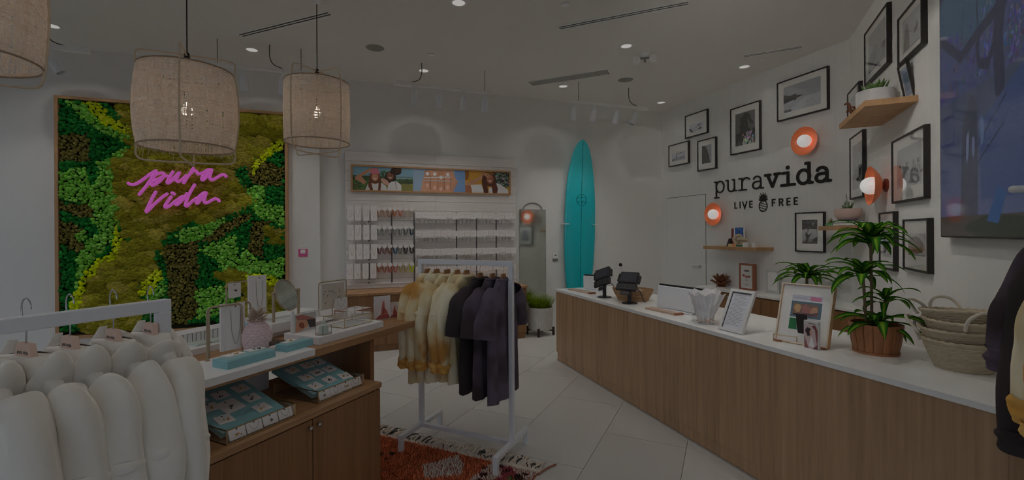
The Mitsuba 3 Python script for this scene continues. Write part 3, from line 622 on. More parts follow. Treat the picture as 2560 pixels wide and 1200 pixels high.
# ------------------------------------------------------------------ moss wall and neon sign
MOSS = [('D',[(-3.15,3.18),(-2.44,3.26),(-2.44,2.45),(-3.15,2.41)]),('O',[(-2.78,3.19),(-0.69,3.34),(-0.68,2.48),(-2.44,2.38),(-2.46,2.93),(-2.5,3.0)]),('Y',[(-2.93,3.17),(-2.75,3.15),(-2.63,3.0),(-2.46,2.93),(-2.46,2.84),(-2.53,2.83),(-2.73,2.91),(-2.83,3.04)]),('L',[(-3.07,3.17),(-2.91,3.15),(-2.81,3.01),(-2.7,2.9),(-2.46,2.8),(-2.46,2.69),(-2.6,2.76),(-2.8,2.85),(-2.96,3.01)]),('B',[(-3.15,2.72),(-3.0,2.79),(-2.88,2.77),(-2.83,2.65),(-2.9,2.38),(-3.15,2.36)]),('L',[(-2.75,2.37),(-2.62,2.54),(-2.47,2.66),(-2.44,2.58),(-2.57,2.38)]),('D',[(-3.15,2.44),(-2.75,2.46),(-2.74,0.45),(-3.14,0.47)]),('O',[(-2.64,2.47),(-1.29,2.55),(-1.18,2.09),(-1.43,1.82),(-1.89,1.75),(-2.1,1.54),(-2.44,1.51),(-2.56,1.74),(-2.62,2.12)]),('L',[(-2.78,2.49),(-2.64,2.47),(-2.61,2.12),(-2.53,1.74),(-2.59,1.54),(-2.82,1.32),(-2.92,1.01),(-2.97,0.92),(-2.98,1.07),(-2.95,1.32),(-2.89,1.5),(-2.75,1.61),(-2.83,1.75),(-2.77,1.86),(-2.83,1.95),(-3.11,2.02),(-3.11,2.32),(-2.9,2.39),(-2.84,2.17),(-2.78,2.19)]),('B',[(-3.15,1.97),(-2.9,1.97),(-2.8,1.91),(-2.79,1.8),(-2.95,1.81),(-3.15,1.9)]),('B',[(-3.15,1.76),(-3.0,1.75),(-2.91,1.64),(-2.89,1.42),(-2.97,1.39),(-3.15,1.51)]),('L',[(-3.02,1.6),(-2.89,1.64),(-2.86,1.54),(-2.95,1.51)]),('O',[(-2.54,1.54),(-2.15,1.48),(-2.18,1.18),(-2.38,0.99),(-2.36,0.34),(-2.94,0.38),(-2.91,0.98),(-2.75,1.29)]),('Y',[(-2.58,1.72),(-2.53,1.57),(-2.57,1.41),(-2.62,1.32),(-2.75,1.23),(-2.83,1.08),(-2.9,0.93),(-2.9,0.71),(-3.02,0.7),(-3.01,0.92),(-2.95,0.98),(-2.9,1.18),(-2.77,1.32),(-2.66,1.4)]),('D',[(-2.18,1.54),(-1.99,1.65),(-1.98,0.31),(-2.35,0.34),(-2.37,0.99),(-2.18,1.18)]),('Y',[(-2.17,1.21),(-2.13,1.05),(-2.22,0.89),(-2.35,0.8),(-2.39,0.91),(-2.34,1.05),(-2.25,1.1)]),('L',[(-2.22,0.89),(-2.12,1.05),(-2.08,0.88),(-2.23,0.72),(-2.35,0.75)]),('B',[(-2.13,1.46),(-1.89,1.5),(-1.73,1.53),(-1.76,1.14),(-1.81,0.3),(-2.04,0.32),(-2.07,0.9),(-2.1,1.15)]),('D',[(-1.76,1.36),(-1.6,1.44),(-1.45,1.03),(-1.77,0.87)]),('L',[(-2.0,1.58),(-1.89,1.68),(-1.49,1.81),(-1.41,1.77),(-1.66,1.55),(-1.89,1.48)]),('B',[(-1.75,1.48),(-1.66,1.55),(-1.46,1.75),(-1.18,1.88),(-1.18,1.77),(-1.42,1.62),(-1.6,1.48)]),('L',[(-1.75,1.38),(-1.6,1.48),(-1.36,1.6),(-1.32,1.3),(-1.23,1.15),(-1.12,1.11),(-1.42,1.05),(-1.57,1.27)]),('L',[(-1.79,0.89),(-1.6,0.93),(-1.39,0.86),(-1.36,0.58),(-1.6,0.49),(-1.78,0.47)]),('O',[(-1.58,1.12),(-1.33,1.13),(-1.11,1.07),(-1.11,0.85),(-1.36,0.86)]),('D',[(-1.88,0.51),(-1.36,0.58),(-1.05,0.78),(-1.05,0.25),(-1.88,0.31)]),('Y',[(-1.36,0.68),(-1.21,0.73),(-1.15,0.6),(-1.3,0.53)]),('D',[(-1.37,2.38),(-0.79,2.9),(-0.78,2.0),(-1.03,1.97),(-1.22,2.1)]),('B',[(-1.22,2.45),(-1.03,2.55),(-0.79,2.48),(-0.79,2.23),(-1.06,2.2),(-1.19,2.3)]),('Y',[(-1.16,2.46),(-1.03,2.64),(-0.92,2.81),(-0.79,2.89),(-0.79,2.74),(-0.94,2.61),(-1.06,2.46),(-1.16,2.35)]),('O',[(-1.37,3.13),(-0.79,3.15),(-0.79,2.89),(-0.97,2.77),(-1.12,2.56),(-1.22,2.54)]),('L',[(-1.22,2.19),(-1.03,2.22),(-1.0,2.01),(-0.78,1.96),(-0.78,1.69),(-0.96,1.78),(-1.09,1.79),(-1.22,2.0)]),('B',[(-1.17,1.76),(-0.96,1.76),(-0.93,1.55),(-1.02,1.27),(-1.21,1.34)]),('D',[(-1.0,1.71),(-0.78,1.69),(-0.78,1.3),(-1.02,1.27)]),('O',[(-0.98,1.69),(-0.82,1.66),(-0.82,1.48),(-0.96,1.5)]),('L',[(-1.27,1.41),(-1.02,1.23),(-0.78,1.3),(-0.78,1.01),(-1.02,1.09),(-1.3,1.13)]),('Y',[(-1.21,1.09),(-0.96,1.07),(-0.78,0.98),(-0.8,0.87),(-0.96,0.95),(-1.21,1.01)]),('O',[(-1.21,1.01),(-0.96,0.95),(-0.8,0.87),(-0.78,0.23),(-1.42,0.27),(-1.27,0.87)])]
NEON = [('p',[[(-2.434,2.205),(-2.41,2.193),(-2.371,2.195),(-2.318,2.231),(-2.249,2.295),(-2.189,2.346),(-2.159,2.361),(-2.204,2.276),(-2.258,2.177),(-2.327,2.076)],[(-2.209,2.251),(-2.169,2.314),(-2.119,2.339),(-2.081,2.333),(-2.094,2.284),(-2.134,2.231),(-2.184,2.192),(-2.209,2.197),(-2.199,2.228),(-2.149,2.26),(-2.089,2.297),(-2.048,2.306)]]),('u',[[(-1.992,2.359),(-2.028,2.284),(-2.049,2.235),(-2.04,2.22),(-2.007,2.246),(-1.966,2.3),(-1.923,2.357),(-1.951,2.282),(-1.953,2.251),(-1.93,2.243),(-1.894,2.272),(-1.853,2.317)]]),('r',[[(-1.78,2.408),(-1.811,2.35),(-1.848,2.287),(-1.878,2.227)],[(-1.822,2.331),(-1.775,2.38),(-1.746,2.372),(-1.73,2.342),(-1.696,2.355)]]),('a',[[(-1.695,2.344),(-1.632,2.394),(-1.594,2.402),(-1.586,2.39),(-1.632,2.322),(-1.669,2.274),(-1.689,2.276),(-1.674,2.32),(-1.594,2.398)],[(-1.589,2.384),(-1.604,2.317),(-1.597,2.28),(-1.572,2.276),(-1.535,2.299),(-1.486,2.336),(-1.448,2.343),(-1.429,2.323)]]),('v',[[(-2.167,2.109),(-2.208,2.017),(-2.262,1.871),(-2.227,1.902),(-2.178,1.963),(-2.103,2.043),(-2.052,2.087)]]),('i',[[(-2.01,2.054),(-2.052,1.985),(-2.073,1.942),(-2.062,1.924),(-2.026,1.943),(-1.975,1.994),(-1.934,2.026)],[(-2.0,2.102),(-1.977,2.087)]]),('d',[[(-1.878,2.061),(-1.914,2.048),(-1.96,1.988),(-1.961,1.959),(-1.934,1.971),(-1.878,2.04),(-1.847,2.096)],[(-1.768,2.207),(-1.821,2.097),(-1.857,1.991),(-1.863,1.951),(-1.841,1.946),(-1.794,2.002),(-1.752,2.038)]]),('a',[[(-1.752,2.025),(-1.705,2.08),(-1.668,2.11),(-1.644,2.104),(-1.694,2.037),(-1.736,1.979),(-1.747,1.995),(-1.715,2.048),(-1.66,2.104)],[(-1.651,2.091),(-1.667,2.009),(-1.651,1.985),(-1.625,1.993),(-1.56,2.035),(-1.523,2.033),(-1.505,2.011)]])]
MX0, MX1, MZ0, MZ1 = -3.130, -.772, .42, 3.176
t = thing('moss_panel', 'large wood framed wall panel of preserved green moss', 'moss panel')
fb = .035
for bxs in ((MX0 - fb, MX0, MZ0 - fb, MZ1 + fb), (MX1, MX1 + fb, MZ0 - fb, MZ1 + fb), (MX0, MX1, MZ1, MZ1 + fb), (MX0, MX1, MZ0 - fb, MZ0)):
    part(t, 'frame_rail', bx(bxs[0], bxs[1], YA - .10, YA - .001, bxs[2], bxs[3], .002), 'mat_wood_pale')
mat('mat_moss_back', lin(40, 44, 20), 0.95)
part(t, 'backing', bx(MX0, MX1, YA - .03, YA - .002, MZ0, MZ1), 'mat_moss_back')
COL = {'D': [(36, 122, 50), (30, 106, 46), (46, 140, 58)], 'L': [(134, 204, 78), (116, 188, 66), (150, 216, 96)], 'Y': [(222, 238, 28), (206, 226, 22), (232, 244, 60)],
       'O': [(158, 152, 48), (142, 136, 40), (170, 158, 66)], 'B': [(124, 118, 58), (108, 104, 52), (142, 132, 68)]}
from shapely.prepared import prep
polys_ = [(k, Polygon(p).buffer(0)) for k, p in MOSS]; preps = [(k, prep(g)) for k, g in polys_]
def mtype(x, z):
    dx = .05 * (meshkit.noise(np.array([x * 6, z * 6, 1.0])) - .5); dz = .05 * (meshkit.noise(np.array([x * 6, z * 6, 7.0])) - .5)
    p = Point(x + dx, z + dz); r = 'D'
    for k, g in preps:
        if g.contains(p): r = k
    return r
q = random.Random(11)
base = trimesh.creation.icosphere(subdivisions=1); bv, bf = base.vertices.view(np.ndarray), base.faces.view(np.ndarray)
variants = [bv * (1 + .42 * (meshkit.noise(bv * 2.3 + 17.0 * s) - .5))[:, None] for s in range(12)]
mounds = [trimesh.creation.icosphere(subdivisions=4) for _ in range(1)][0]; mvv, mvf = mounds.vertices.view(np.ndarray), mounds.faces.view(np.ndarray)
acc = {k: ([], [], [], [0]) for k in COL}
def put(k, v, f, c):
    V, F, C, n = acc[k]; V.append(v); F.append(f + n[0]); C.append(c); n[0] += len(v)
st = .0285
nz = int((MZ1 - MZ0) / st); nx = int((MX1 - MX0) / st)
for iz in range(nz):
    if MZ0 + iz * st < .46: continue
    for ix in range(nx):
        x = MX0 + .018 + ix * st + q.uniform(-.013, .013) + (st / 2 if iz % 2 else 0); z = MZ0 + .018 + iz * st + q.uniform(-.013, .013)
        if x > MX1 - .012: continue
        k = mtype(x, z)
        if k == 'O': continue
        big = {'D': .0215, 'L': .0195, 'Y': .0195, 'B': .016}[k] * q.uniform(.75, 1.25)
        y = YA - .045 - q.uniform(0, .03) - .02 * float(meshkit.noise(np.array([x * 5, z * 5, 3.0]))) - (.012 if k in 'YL' else 0)
        v = variants[q.randrange(12)] * big * np.array([q.uniform(.8, 1.25), 1.1, q.uniform(.8, 1.2)]) + np.array([x, y, z])
        c = np.array(lin(*q.choice(COL[k]))) * q.uniform(.72, 1.2)
        put(k, v, bf, np.tile(c, (len(v), 1)))
        if k == 'B':
            for _ in range(2):
                v2 = variants[q.randrange(12)] * big * .6 + np.array([x + q.uniform(-.017, .017), y - .008, z + q.uniform(-.017, .017)])
                put(k, v2, bf, np.tile(np.array(lin(*q.choice(COL[k]))) * q.uniform(.7, 1.25), (len(v2), 1)))
pts_o = []
tries = 0
while len(pts_o) < 380 and tries < 9000:
    tries += 1
    x, z = q.uniform(MX0 + .05, MX1 - .05), q.uniform(.47, MZ1 - .05)
    if mtype(x, z) != 'O': continue
    if any((x - a) ** 2 + (z - b) ** 2 < .058 ** 2 for a, b in pts_o): continue
    pts_o.append((x, z))
m3 = trimesh.creation.icosphere(subdivisions=4); m3v, m3f = m3.vertices.view(np.ndarray), m3.faces.view(np.ndarray)
for n_, (x, z) in enumerate(pts_o):
    r = q.uniform(.06, .115)
    sc = np.array([r * q.uniform(1, 1.5), .05, r * q.uniform(.7, 1.0)])
    v = m3v * (1 + .35 * (meshkit.fbm(m3v * 2.2 + n_ * 3.1, 4) - .5) + .26 * (meshkit.noise(m3v * 12 + n_) - .5))[:, None] * sc
    v = v + np.array([x, YA - .045 - q.uniform(0, .02), z])
    v[:, 0] = np.clip(v[:, 0], MX0 + .003, MX1 - .003)
    c = np.array(lin(*q.choice(COL['O']))) * q.uniform(.75, 1.15)
    cc = c[None] * (.25 + 1.5 * meshkit.fbm(v * 60, 2))[:, None]
    put('O', v, m3f, cc)
nm = {'D': 'dark_green_moss', 'L': 'light_green_moss', 'Y': 'lime_moss', 'O': 'olive_mound_moss', 'B': 'brown_moss'}
for k, (V, F, C, n) in acc.items():
    if V: part(t, nm[k], trimesh.Trimesh(np.vstack(V), np.vstack(F), process=False), 'mat_vcol', True, color=np.vstack(C), kind='stuff', label=nm[k].replace('_', ' ') + ' clumps')

mat('mat_neon', lin(206, 96, 190), 0.4)
t = thing('neon_sign', 'pink handwritten neon sign pura vida on the moss panel', 'sign')
for ch, strokes in NEON:
    ms = []
    for s in strokes:
        p = np.array([(x, 6.64, z) for x, z in s])
        p = smoothpath(p, 5) if len(p) > 2 else p
        p = p + np.array([0, -.004, 0]) * np.linspace(0, 1, len(p))[:, None]
        r = .019
        ms += [tube(p, r, 12, flat=(.7, (0, 1, 0))), ico(r, 2, p[0], (1, .7, 1)), ico(r, 2, p[-1], (1, .7, 1))]
    k = part(t, 'letter', cat(*ms), 'mat_neon', True)
    scene[k]['emitter'] = {'type': 'area', 'radiance': {'type': 'rgb', 'value': [.205, .040, .175]}}
for x, z in ((-2.3, 2.15), (-1.95, 2.28), (-1.6, 2.30), (-2.2, 1.98), (-1.75, 2.0)):
    part(t, 'standoff', xf(cyl(.004, 0, .10, 8), wallM((x, 6.75, z), (1, 0, 0), (0, -1, 0))), 'mat_chrome')
# ------------------------------------------------------------------ woven pendant lamps
scene['mat_jute'] = {'type': 'principledthin', 'base_color': {'type': 'rgb', 'value': lin(243, 230, 216)}, 'roughness': .9, 'diff_trans': 1.1, 'spec_trans': 0.0}
mat('mat_jute_rim', lin(160, 140, 120), 0.9)
mat('mat_bamboo', lin(206, 190, 166), 0.6)
mat('mat_bulb', lin(240), 0.4)
def ribbon(c, w, nrm):
    """flat strip along points c, width vectors w"""
    v = np.empty((len(c) * 2, 3)); v[0::2] = c - w; v[1::2] = c + w
    i = np.arange(len(c) - 1) * 2
    return v, np.vstack([np.c_[i, i + 1, i + 3], np.c_[i, i + 3, i + 2]])
def pendant(label, x, y, zb, R, h, bulge, seed, fringe=False, turn=0.0, open_=1.0):
    g = np.random.default_rng(seed)
    t = thing('pendant_lamp', label, 'pendant lamp', rotz(turn, (x, y, zb)), 'woven pendant lamps on black cords')
    prof = lambda z: R * (1 - bulge * (2 * z / h - 1) ** 2)
    V, F, n = [], [], 0
    def add(c, w):
        nonlocal n
        v, f = ribbon(c, w, None); V.append(v); F.append(f + n); n += len(v)
    circ = 2 * math.pi * R
    nv, nh = int(circ / .0115), int(h / .0098)
    zz = np.linspace(0, h, 26)
    for k in range(nv):
        a0 = 2 * math.pi * (k + g.uniform(-.35, .35)) / nv; ph = g.uniform(0, 9)
        a = a0 + (.010 * np.sin(zz / h * 5 + ph) + g.normal(0, .0025, len(zz))) / R * .35
        r = prof(zz) + g.uniform(-.002, .002); w = g.uniform(.0024, .0060) * open_ * (1 + .35 * np.sin(zz * 40 + ph))
        c = np.stack([r * np.cos(a), r * np.sin(a), zz], -1)
        add(c, np.stack([-np.sin(a) * w, np.cos(a) * w, 0 * zz], -1))
    aa = np.linspace(0, 2 * math.pi, 97)
    for k in range(nh):
        z0 = h * (k + .5 + g.uniform(-.35, .35)) / nh; a1, ln_ = g.uniform(0, 2 * math.pi), 1.0
        z = z0 + .0045 * np.sin(aa * 3 + g.uniform(0, 9)) + g.normal(0, .0009, len(aa)); z[-1] = z[0]
        z = np.clip(z, 0.002, h - .002)
        r = prof(z) + g.uniform(-.002, .002); w = g.uniform(.0018, .0046) * open_ * (1 + .4 * np.sin(aa * 9 + g.uniform(0, 9)))
        add(np.stack([r * np.cos(aa + a1), r * np.sin(aa + a1), z], -1), np.stack([0 * aa, 0 * aa, w], -1))
    part(t, 'woven_shade', trimesh.Trimesh(np.vstack(V), np.vstack(F), process=False), 'mat_jute', kind='stuff', label='loosely woven natural jute shade')
    for z in (.0, h):
        r = prof(z); part(t, 'rim', tube([(r * math.cos(a), r * math.sin(a), z) for a in np.linspace(0, 2 * math.pi, 64, endpoint=False)], .0055, 8, closed=True), 'mat_jute_rim', True)
    # two crossing bamboo hoops
    top, bot = h + .115, -.105
    for k in range(2):
        a = math.pi / 2 * k; d = np.array([math.cos(a), math.sin(a), 0]); nn = np.array([-math.sin(a), math.cos(a), 0])
        rr = R + .006; c = .055
        pts = [d * (rr * .93) + np.array([0, 0, bot + c])]
        prof2 = [d * prof(z) * 1.015 + np.array([0, 0, z]) for z in np.linspace(0, h, 9)]
        half = [np.array([0, 0, bot + k * .006]), d * (rr * .6) + np.array([0, 0, bot + k * .006]), d * (rr * .86) + np.array([0, 0, bot + .012]), d * (rr * .925) + np.array([0, 0, bot + c])] + prof2 + [d * (rr * .93) + np.array([0, 0, top - c]), d * (rr * .88) + np.array([0, 0, top - .010]), d * (rr * .6) + np.array([0, 0, top - k * .006]), np.array([0, 0, top - k * .006])]
        other = [p * np.array([-1, -1, 1]) for p in half[::-1]][1:-1]
        loop = smoothpath(half + other, 3, closed=True)
        part(t, 'bamboo_hoop', tube(loop, .0062, 8, closed=True, flat=(.45, nn) if False else None), 'mat_bamboo', True)
    part(t, 'cord', tube([(0, 0, h * .62), (0, 0, top), (0, 0, CEIL - zb - .02)], .0042, 8), 'mat_black', True)
    part(t, 'cord_wrap', lathe([(0, top - .03), (.016, top - .026), (.02, top - .012), (.014, top - .004), (.02, top + .006), (.012, top + .018), (0, top + .02)], 20), 'mat_black', True)
    part(t, 'ceiling_cup', lathe([(0, CEIL - zb), (.05, CEIL - zb), (.05, CEIL - zb - .02), (.02, CEIL - zb - .045), (0, CEIL - zb - .046)][::-1], 28), 'mat_white', 30)
    part(t, 'socket', cyl(.02, h * .60, h * .60 + .075, 20), 'mat_black')
    b = part(t, 'bulb', lathe([(0, h * .60 - .105), (.020, h * .60 - .10), (.031, h * .60 - .085), (.034, h * .60 - .068), (.030, h * .60 - .045), (.018, h * .60 - .02), (.013, h * .60), (0, h * .60 + .001)], 24), 'mat_bulb', True, label='lit clear white bulb')
    scene[b]['emitter'] = {'type': 'area', 'radiance': {'type': 'rgb', 'value': [4.2, 3.4, 2.5]}}
    if fringe:
        V, F, n = [], [], 0; ms = []
        for k in range(150):
            a = g.uniform(0, 2 * math.pi); L = g.uniform(.01, .03) if g.random() < .9 else g.uniform(.05, .09); r = prof(0)
            p0 = np.array([r * math.cos(a), r * math.sin(a), 0.0]); s = g.normal(0, .012, 2)
            ms.append(tube([p0, p0 + np.array([s[0] * .4, s[1] * .4, -L * .5]), p0 + np.array([s[0], s[1], -L])], .0013, 4))
        part(t, 'fringe', cat(*ms), 'mat_bamboo', kind='stuff', label='frayed thread ends')
    return t
def pos(px, d): return CAM[:2] + d * (FWD + RGT * (px - 1280) / 1140.0)[:2]
pendant('biggest woven pendant lamp in front of the moss panel', -1.080, 3.899, 2.222, .315, .555, .085, 1, True, math.radians(7.5), 1.08)
pendant('narrower woven pendant lamp beside the right edge of the moss panel', -.255, 4.656, 2.449, .290, .560, .02, 2, False, math.radians(46), .98)
pendant('woven pendant lamp cut by the top left corner', -1.742, 2.921, 2.445, .315, .560, .05, 3, False, math.radians(20), .98)
# ------------------------------------------------------------------ ceiling vents, speakers, track spotlights
mat('mat_vent', lin(190, 188, 182), 0.7); mat('mat_speaker', lin(150, 148, 142), .8)
def slot(label, p, q_):
    p, q_ = np.array(p), np.array(q_); L = np.linalg.norm(q_ - p); d = (q_ - p) / L
    M = frame((p[0], p[1], CEIL), (d[0], d[1], 0))
    t = thing('slot_diffuser', label, 'air vent', M)
    part(t, 'frame', cat(bx(0, L, -.055, -.030, -.004, -.0002), bx(0, L, .030, .055, -.004, -.0002), bx(0, L, -.008, .008, -.004, -.0002), bx(-.012, 0, -.055, .055, -.004, -.0002), bx(L, L + .012, -.055, .055, -.004, -.0002)), 'mat_white')
    for y in (-.030, .008): part(t, 'slot', bx(0, L, y, y + .022, -.0015, -.0003), 'mat_dark_grey', label='dark air slot')
slot('long linear slot vent in the ceiling above the pendants', (-1.097, 5.781), (-.151, 4.907))
slot('long linear slot vent in the middle of the ceiling', (2.166, 4.446), (3.105, 3.548))
slot('linear slot vent in the ceiling near the angled wall', (4.717, 4.401), (5.135, 3.946))
M = frame((2.985, 5.850, CEIL), (S2, -S2, 0))
t = thing('return_grille', 'rectangular louvred return air grille in the ceiling', 'air vent', M)
part(t, 'frame', cat(bx(-.60, .60, -.115, -.10, -.006, -.0002), bx(-.60, .60, .10, .115, -.006, -.0002), bx(-.60, -.585, -.10, .10, -.006, -.0002), bx(.585, .60, -.10, .10, -.006, -.0002)), 'mat_white')
part(t, 'cavity', bx(-.585, .585, -.10, .10, -.0012, -.0003), 'mat_grey')
for i in range(46):
    u = -.575 + i * .0255
    part(t, 'louvre', bx(u, u + .014, -.10, .10, -.0055, -.0014), 'mat_vent')
for lab, x, y in (('round grey ceiling speaker beside the narrow pendant', .328, 5.638), ('round grey ceiling speaker above the right spotlight group', 3.805, 5.643)):
    t = thing('ceiling_speaker', lab, 'speaker', frame((x, y, CEIL)))
    part(t, 'grille', lathe([(0, -.006), (.105, -.006), (.108, -.0003), (0, -.0002)], 40), 'mat_speaker')
    part(t, 'ring', lathe([(.108, -.0002), (.108, -.007), (.116, -.006), (.12, -.0002)], 40), 'mat_white', True)
for lab, x, y in (('small round sprinkler cover behind the left downlights', .99, 5.62), ('small round sprinkler cover near the top edge', 1.998, 3.963), ('small round sprinkler cover near the right slot vent', 5.03, 4.392)):
    t = thing('sprinkler_cover', lab, 'sprinkler', frame((x, y, CEIL)))
    part(t, 'cap', lathe([(0, -.012), (.036, -.012), (.040, -.009), (.040, -.006), (.012, -.005), (.012, -.0002), (0, -.0001)], 28), 'mat_white', 30)
t = thing('emergency_light', 'white twin head emergency light hanging from the ceiling', 'emergency light', frame((3.50, 4.77, CEIL), (.8, -.6, 0)))
part(t, 'base', lathe([(0, -.0002), (.075, -.0002), (.072, -.028), (.055, -.04), (0, -.041)][::-1], 32), 'mat_white', 30)
for s in (-1, 1):
    hd = xf(lathe([(0, 0), (.03, .004), (.045, .022), (.052, .05), (.052, .058), (0, .060)], 28), frame((s * .065, -.02, -.075), (0, 0, 1), (s * .75, -.55, -.35)))
    part(t, 'lamp_head', hd, 'mat_white', 30)
part(t, 'bracket', cat(bx(-.07, .07, -.025, -.005, -.058, -.04, .003), bx(-.012, .012, -.022, -.004, -.10, -.04, .003)), 'mat_grey')

TY, TRZ = 5.96, 3.49
def head(par, x, aim, lev, cut):
    M = np.eye(4); M[:3, 3] = (x, TY, TRZ)
    h = part(par, 'spotlight', cat(cyl(.011, -.055, -.02, 12), bx(-.016, .016, -.014, .014, -.02, 0, .002)), 'mat_white_metal', M=M)
    aim = np.array(aim, float); aim /= np.linalg.norm(aim)
    X = np.cross((0, 1, 0), aim); X /= np.linalg.norm(X)
    B = np.eye(4); B[:3, 0] = X; B[:3, 1] = np.cross(aim, X); B[:3, 2] = aim; B[:3, 3] = (x, TY, TRZ - .05)
    k = num(f'{h}__barrel')
    body = lathe([(0, .0), (.020, .0), (.034, .014), (.043, .045), (.045, .19), (.0455, .205), (.040, .205), (.039, .16), (0, .158)], 28)
    scene[k] = mikit.ply(body, 'mat_white_metal', 30, to_world=T(B)); FRAME[k] = B
    k2 = num(f'{h}__lens')
    scene[k2] = mikit.ply(lathe([(0, .158), (.0385, .158), (.0385, .161), (0, .1611)], 24), 'mat_dark_grey', to_world=T(B))
    scene[h + '_beam'] = {'type': 'spot', 'intensity': {'type': 'rgb', 'value': [lev, lev * .965, lev * .91]}, 'cutoff_angle': cut, 'beam_width': cut * .38,
        'to_world': T().look_at(origin=(B[:3, 3] + aim * .21).tolist(), target=(B[:3, 3] + aim * 2).tolist(), up=[1, 0, 0])}
def track(label, x0, x1, heads, rods, feed, y=5.96, lev=WASH, cut=50.0):
    global TY
    TY = y
    t = thing('track_light', label, 'track lights')
    part(t, 'track', bx(x0, x1, TY - .018, TY + .018, TRZ, TRZ + .03, .002), 'mat_white')
    for x in rods: part(t, 'suspension_rod', cyl(.0035, TRZ + .03, CEIL - .0005, 8, x, TY), 'mat_dark_grey', True)
    x, s = feed
    part(t, 'feed_box', bx(x - .11, x + .11, TY - .03, TY + .03, TRZ - .01, TRZ + .045, .006), 'mat_white')
    part(t, 'power_cord', tube(smoothpath([(x, TY, TRZ + .045), (x + s * .10, TY, TRZ + .05), (x + s * .2, TY, TRZ + .09), (x + s * .235, TY, TRZ + .18), (x + s * .235, TY, CEIL - .001)], 6), .0055, 8), 'mat_dark_grey', True)
    for x, aim in heads: head(t, x, aim, lev, cut)
track('white track light with four cylinder heads in front of the display wall', .60, 1.86, [(.835, (-.06, .2, -1)), (1.163, (-.05, .22, -1)), (1.487, (-.03, .22, -1)), (1.783, (0, .22, -1))], [1.777], (.69, 1))
track('white track light with four cylinder heads in front of the surfboard', 3.05, 4.42, [(3.131, (0, .2, -1)), (3.480, (-.1, .2, -1)), (3.862, (-.06, .2, -1)), (4.215, (-.42, .1, -1))], [3.21], (4.31, -1))
track('white track light behind the top left pendant', -3.95, -2.50, [(-2.85, (.55, .1, -1)), (-3.4, (.0, .2, -1))], [-3.85], (-2.62, -1))
track('white track light half hidden behind the two pendants', -1.50, -.42, [(-1.105, (.05, .2, -1)), (-.70, (0, .2, -1))], [-1.363, -.501], (-.6, -1))
track('white track light over the front end of the checkout counter', 1.15, 2.75, [(1.3, (2.7, .8, -1.5)), (1.75, (2.2, 1.3, -1.6)), (2.2, (2.6, 2.2, -1.7)), (2.6, (1.0, -.6, -2.3))], [1.25, 2.65], (1.5, 1), 2.15, UNSEEN_WASH, 62.0)  # track out of view, placed to light the right and angled walls
# ------------------------------------------------------------------ jewellery display wall
mat('mat_board', proc(lambda p, n, uv: dmix(lin(232, 228, 224), lin(214, 209, 204), dnoise(p.x * 5.0, 3.0, p.z * 120) * .6 + dnoise(p.x * 20.0, 1.0, p.z * 300) * .4)), 0.6)
DY = 6.89                      # face of the boards
t = thing('display_wall', 'white shiplap board panel for bracelets and necklaces on the back wall', 'display panel')
part(t, 'backing', bx(-.015, 2.556, DY + .016, YB - .001, .795, 2.768), 'mat_grey')
zs = [2.769 - .1412 * i for i in range(14)] + [.796]
for i in range(14):
    for x0, x1 in ((-.017, 1.2645), (1.2665, 2.558)):
        part(t, 'board', bx(x0, x1, DY, DY + .016, zs[i + 1] + .0022, zs[i], .0022), 'mat_board')
for i, x in enumerate((.297, .618, .943, 1.587, 1.905, 2.227)):
    part(t, 'slotted_rail', bx(x - .009, x + .009, DY - .010, DY - .0005, .87, 1.905), 'mat_rail', label='dark vertical slotted rail')
part(t, 'ledge', bx(-.017, 2.558, DY - .012, DY, .855, .87, .002), 'mat_white')

mat('mat_rail', lin(92), .6)
# banner with three photographs
SK, SKD, HAIR, HAIRD = (206, 150, 118), (150, 96, 70), (120, 72, 48), (62, 42, 34)
def face(cx, cy, r, sk, hr, W):
    s = 1.0 / W      # print is W times wider than high: keep circles round
    return [(blob(cx, cy - .05, r * s * 1.35, r * 1.5, 20), hr), (blob(cx, cy, r * s * .82, r * 1.05, 22), sk), (blob(cx - .3 * r * s, cy + .18 * r, .12 * r * s, .07 * r, 8), (70, 46, 36)), (blob(cx + .32 * r * s, cy + .18 * r, .12 * r * s, .07 * r, 8), (70, 46, 36)), (pg(cx - .36 * r * s, cy - .35 * r, cx + .36 * r * s, cy - .35 * r, cx + .2 * r * s, cy - .58 * r, cx - .2 * r * s, cy - .58 * r), (238, 230, 224)), (pg(cx - .04 * r * s, cy + .1 * r, cx + .1 * r * s, cy - .14 * r, cx - .08 * r * s, cy - .14 * r), tuple(int(v * .9) for v in sk))]
t = thing('banner_frame', 'long oak framed banner of three lifestyle photos above the bracelets', 'picture', on_back(.059, 2.576, .06))
BW, BH = 2.409, .384
part(t, 'frame', cat(bx(0, BW, -.024, 0, 0, .035, .0015), bx(0, BW, -BH, -BH + .024, 0, .035, .0015), bx(0, .024, -BH + .024, -.024, 0, .035, .0015), bx(BW - .024, BW, -BH + .024, -.024, 0, .035, .0015)), 'mat_wood_pale')
part(t, 'backing', bx(.02, BW - .02, -BH + .02, -.02, .002, .018), 'mat_white')
def bprint(x0, x1, layers, lab):
    me, col = printed(x1 - x0, BH - .048, layers)
    me.apply_translation(((x0 + x1) / 2, -BH / 2, .0185)); part(t, 'photo', me, 'mat_print', color=col, label=lab)
W1 = .83 / .336
L1_ = [(sbox(0, .45, 1, 1), (136, 178, 196)), (sbox(0, .3, 1, .62), (74, 98, 62)), (sbox(0, 0, 1, .32), (140, 138, 76)), (sbox(.62, .48, 1, .6), (150, 170, 176)), (sbox(0, 0, .3, .38), (70, 92, 52))]
L1_ += speck(90, 0, .3, .02, .45, .05, (96, 122, 66), asp=.4) + speck(60, .6, 1, .33, .52, .05, (72, 100, 58), asp=.5) + speck(30, .44, .6, .55, .85, .05, (84, 110, 70), asp=.4)
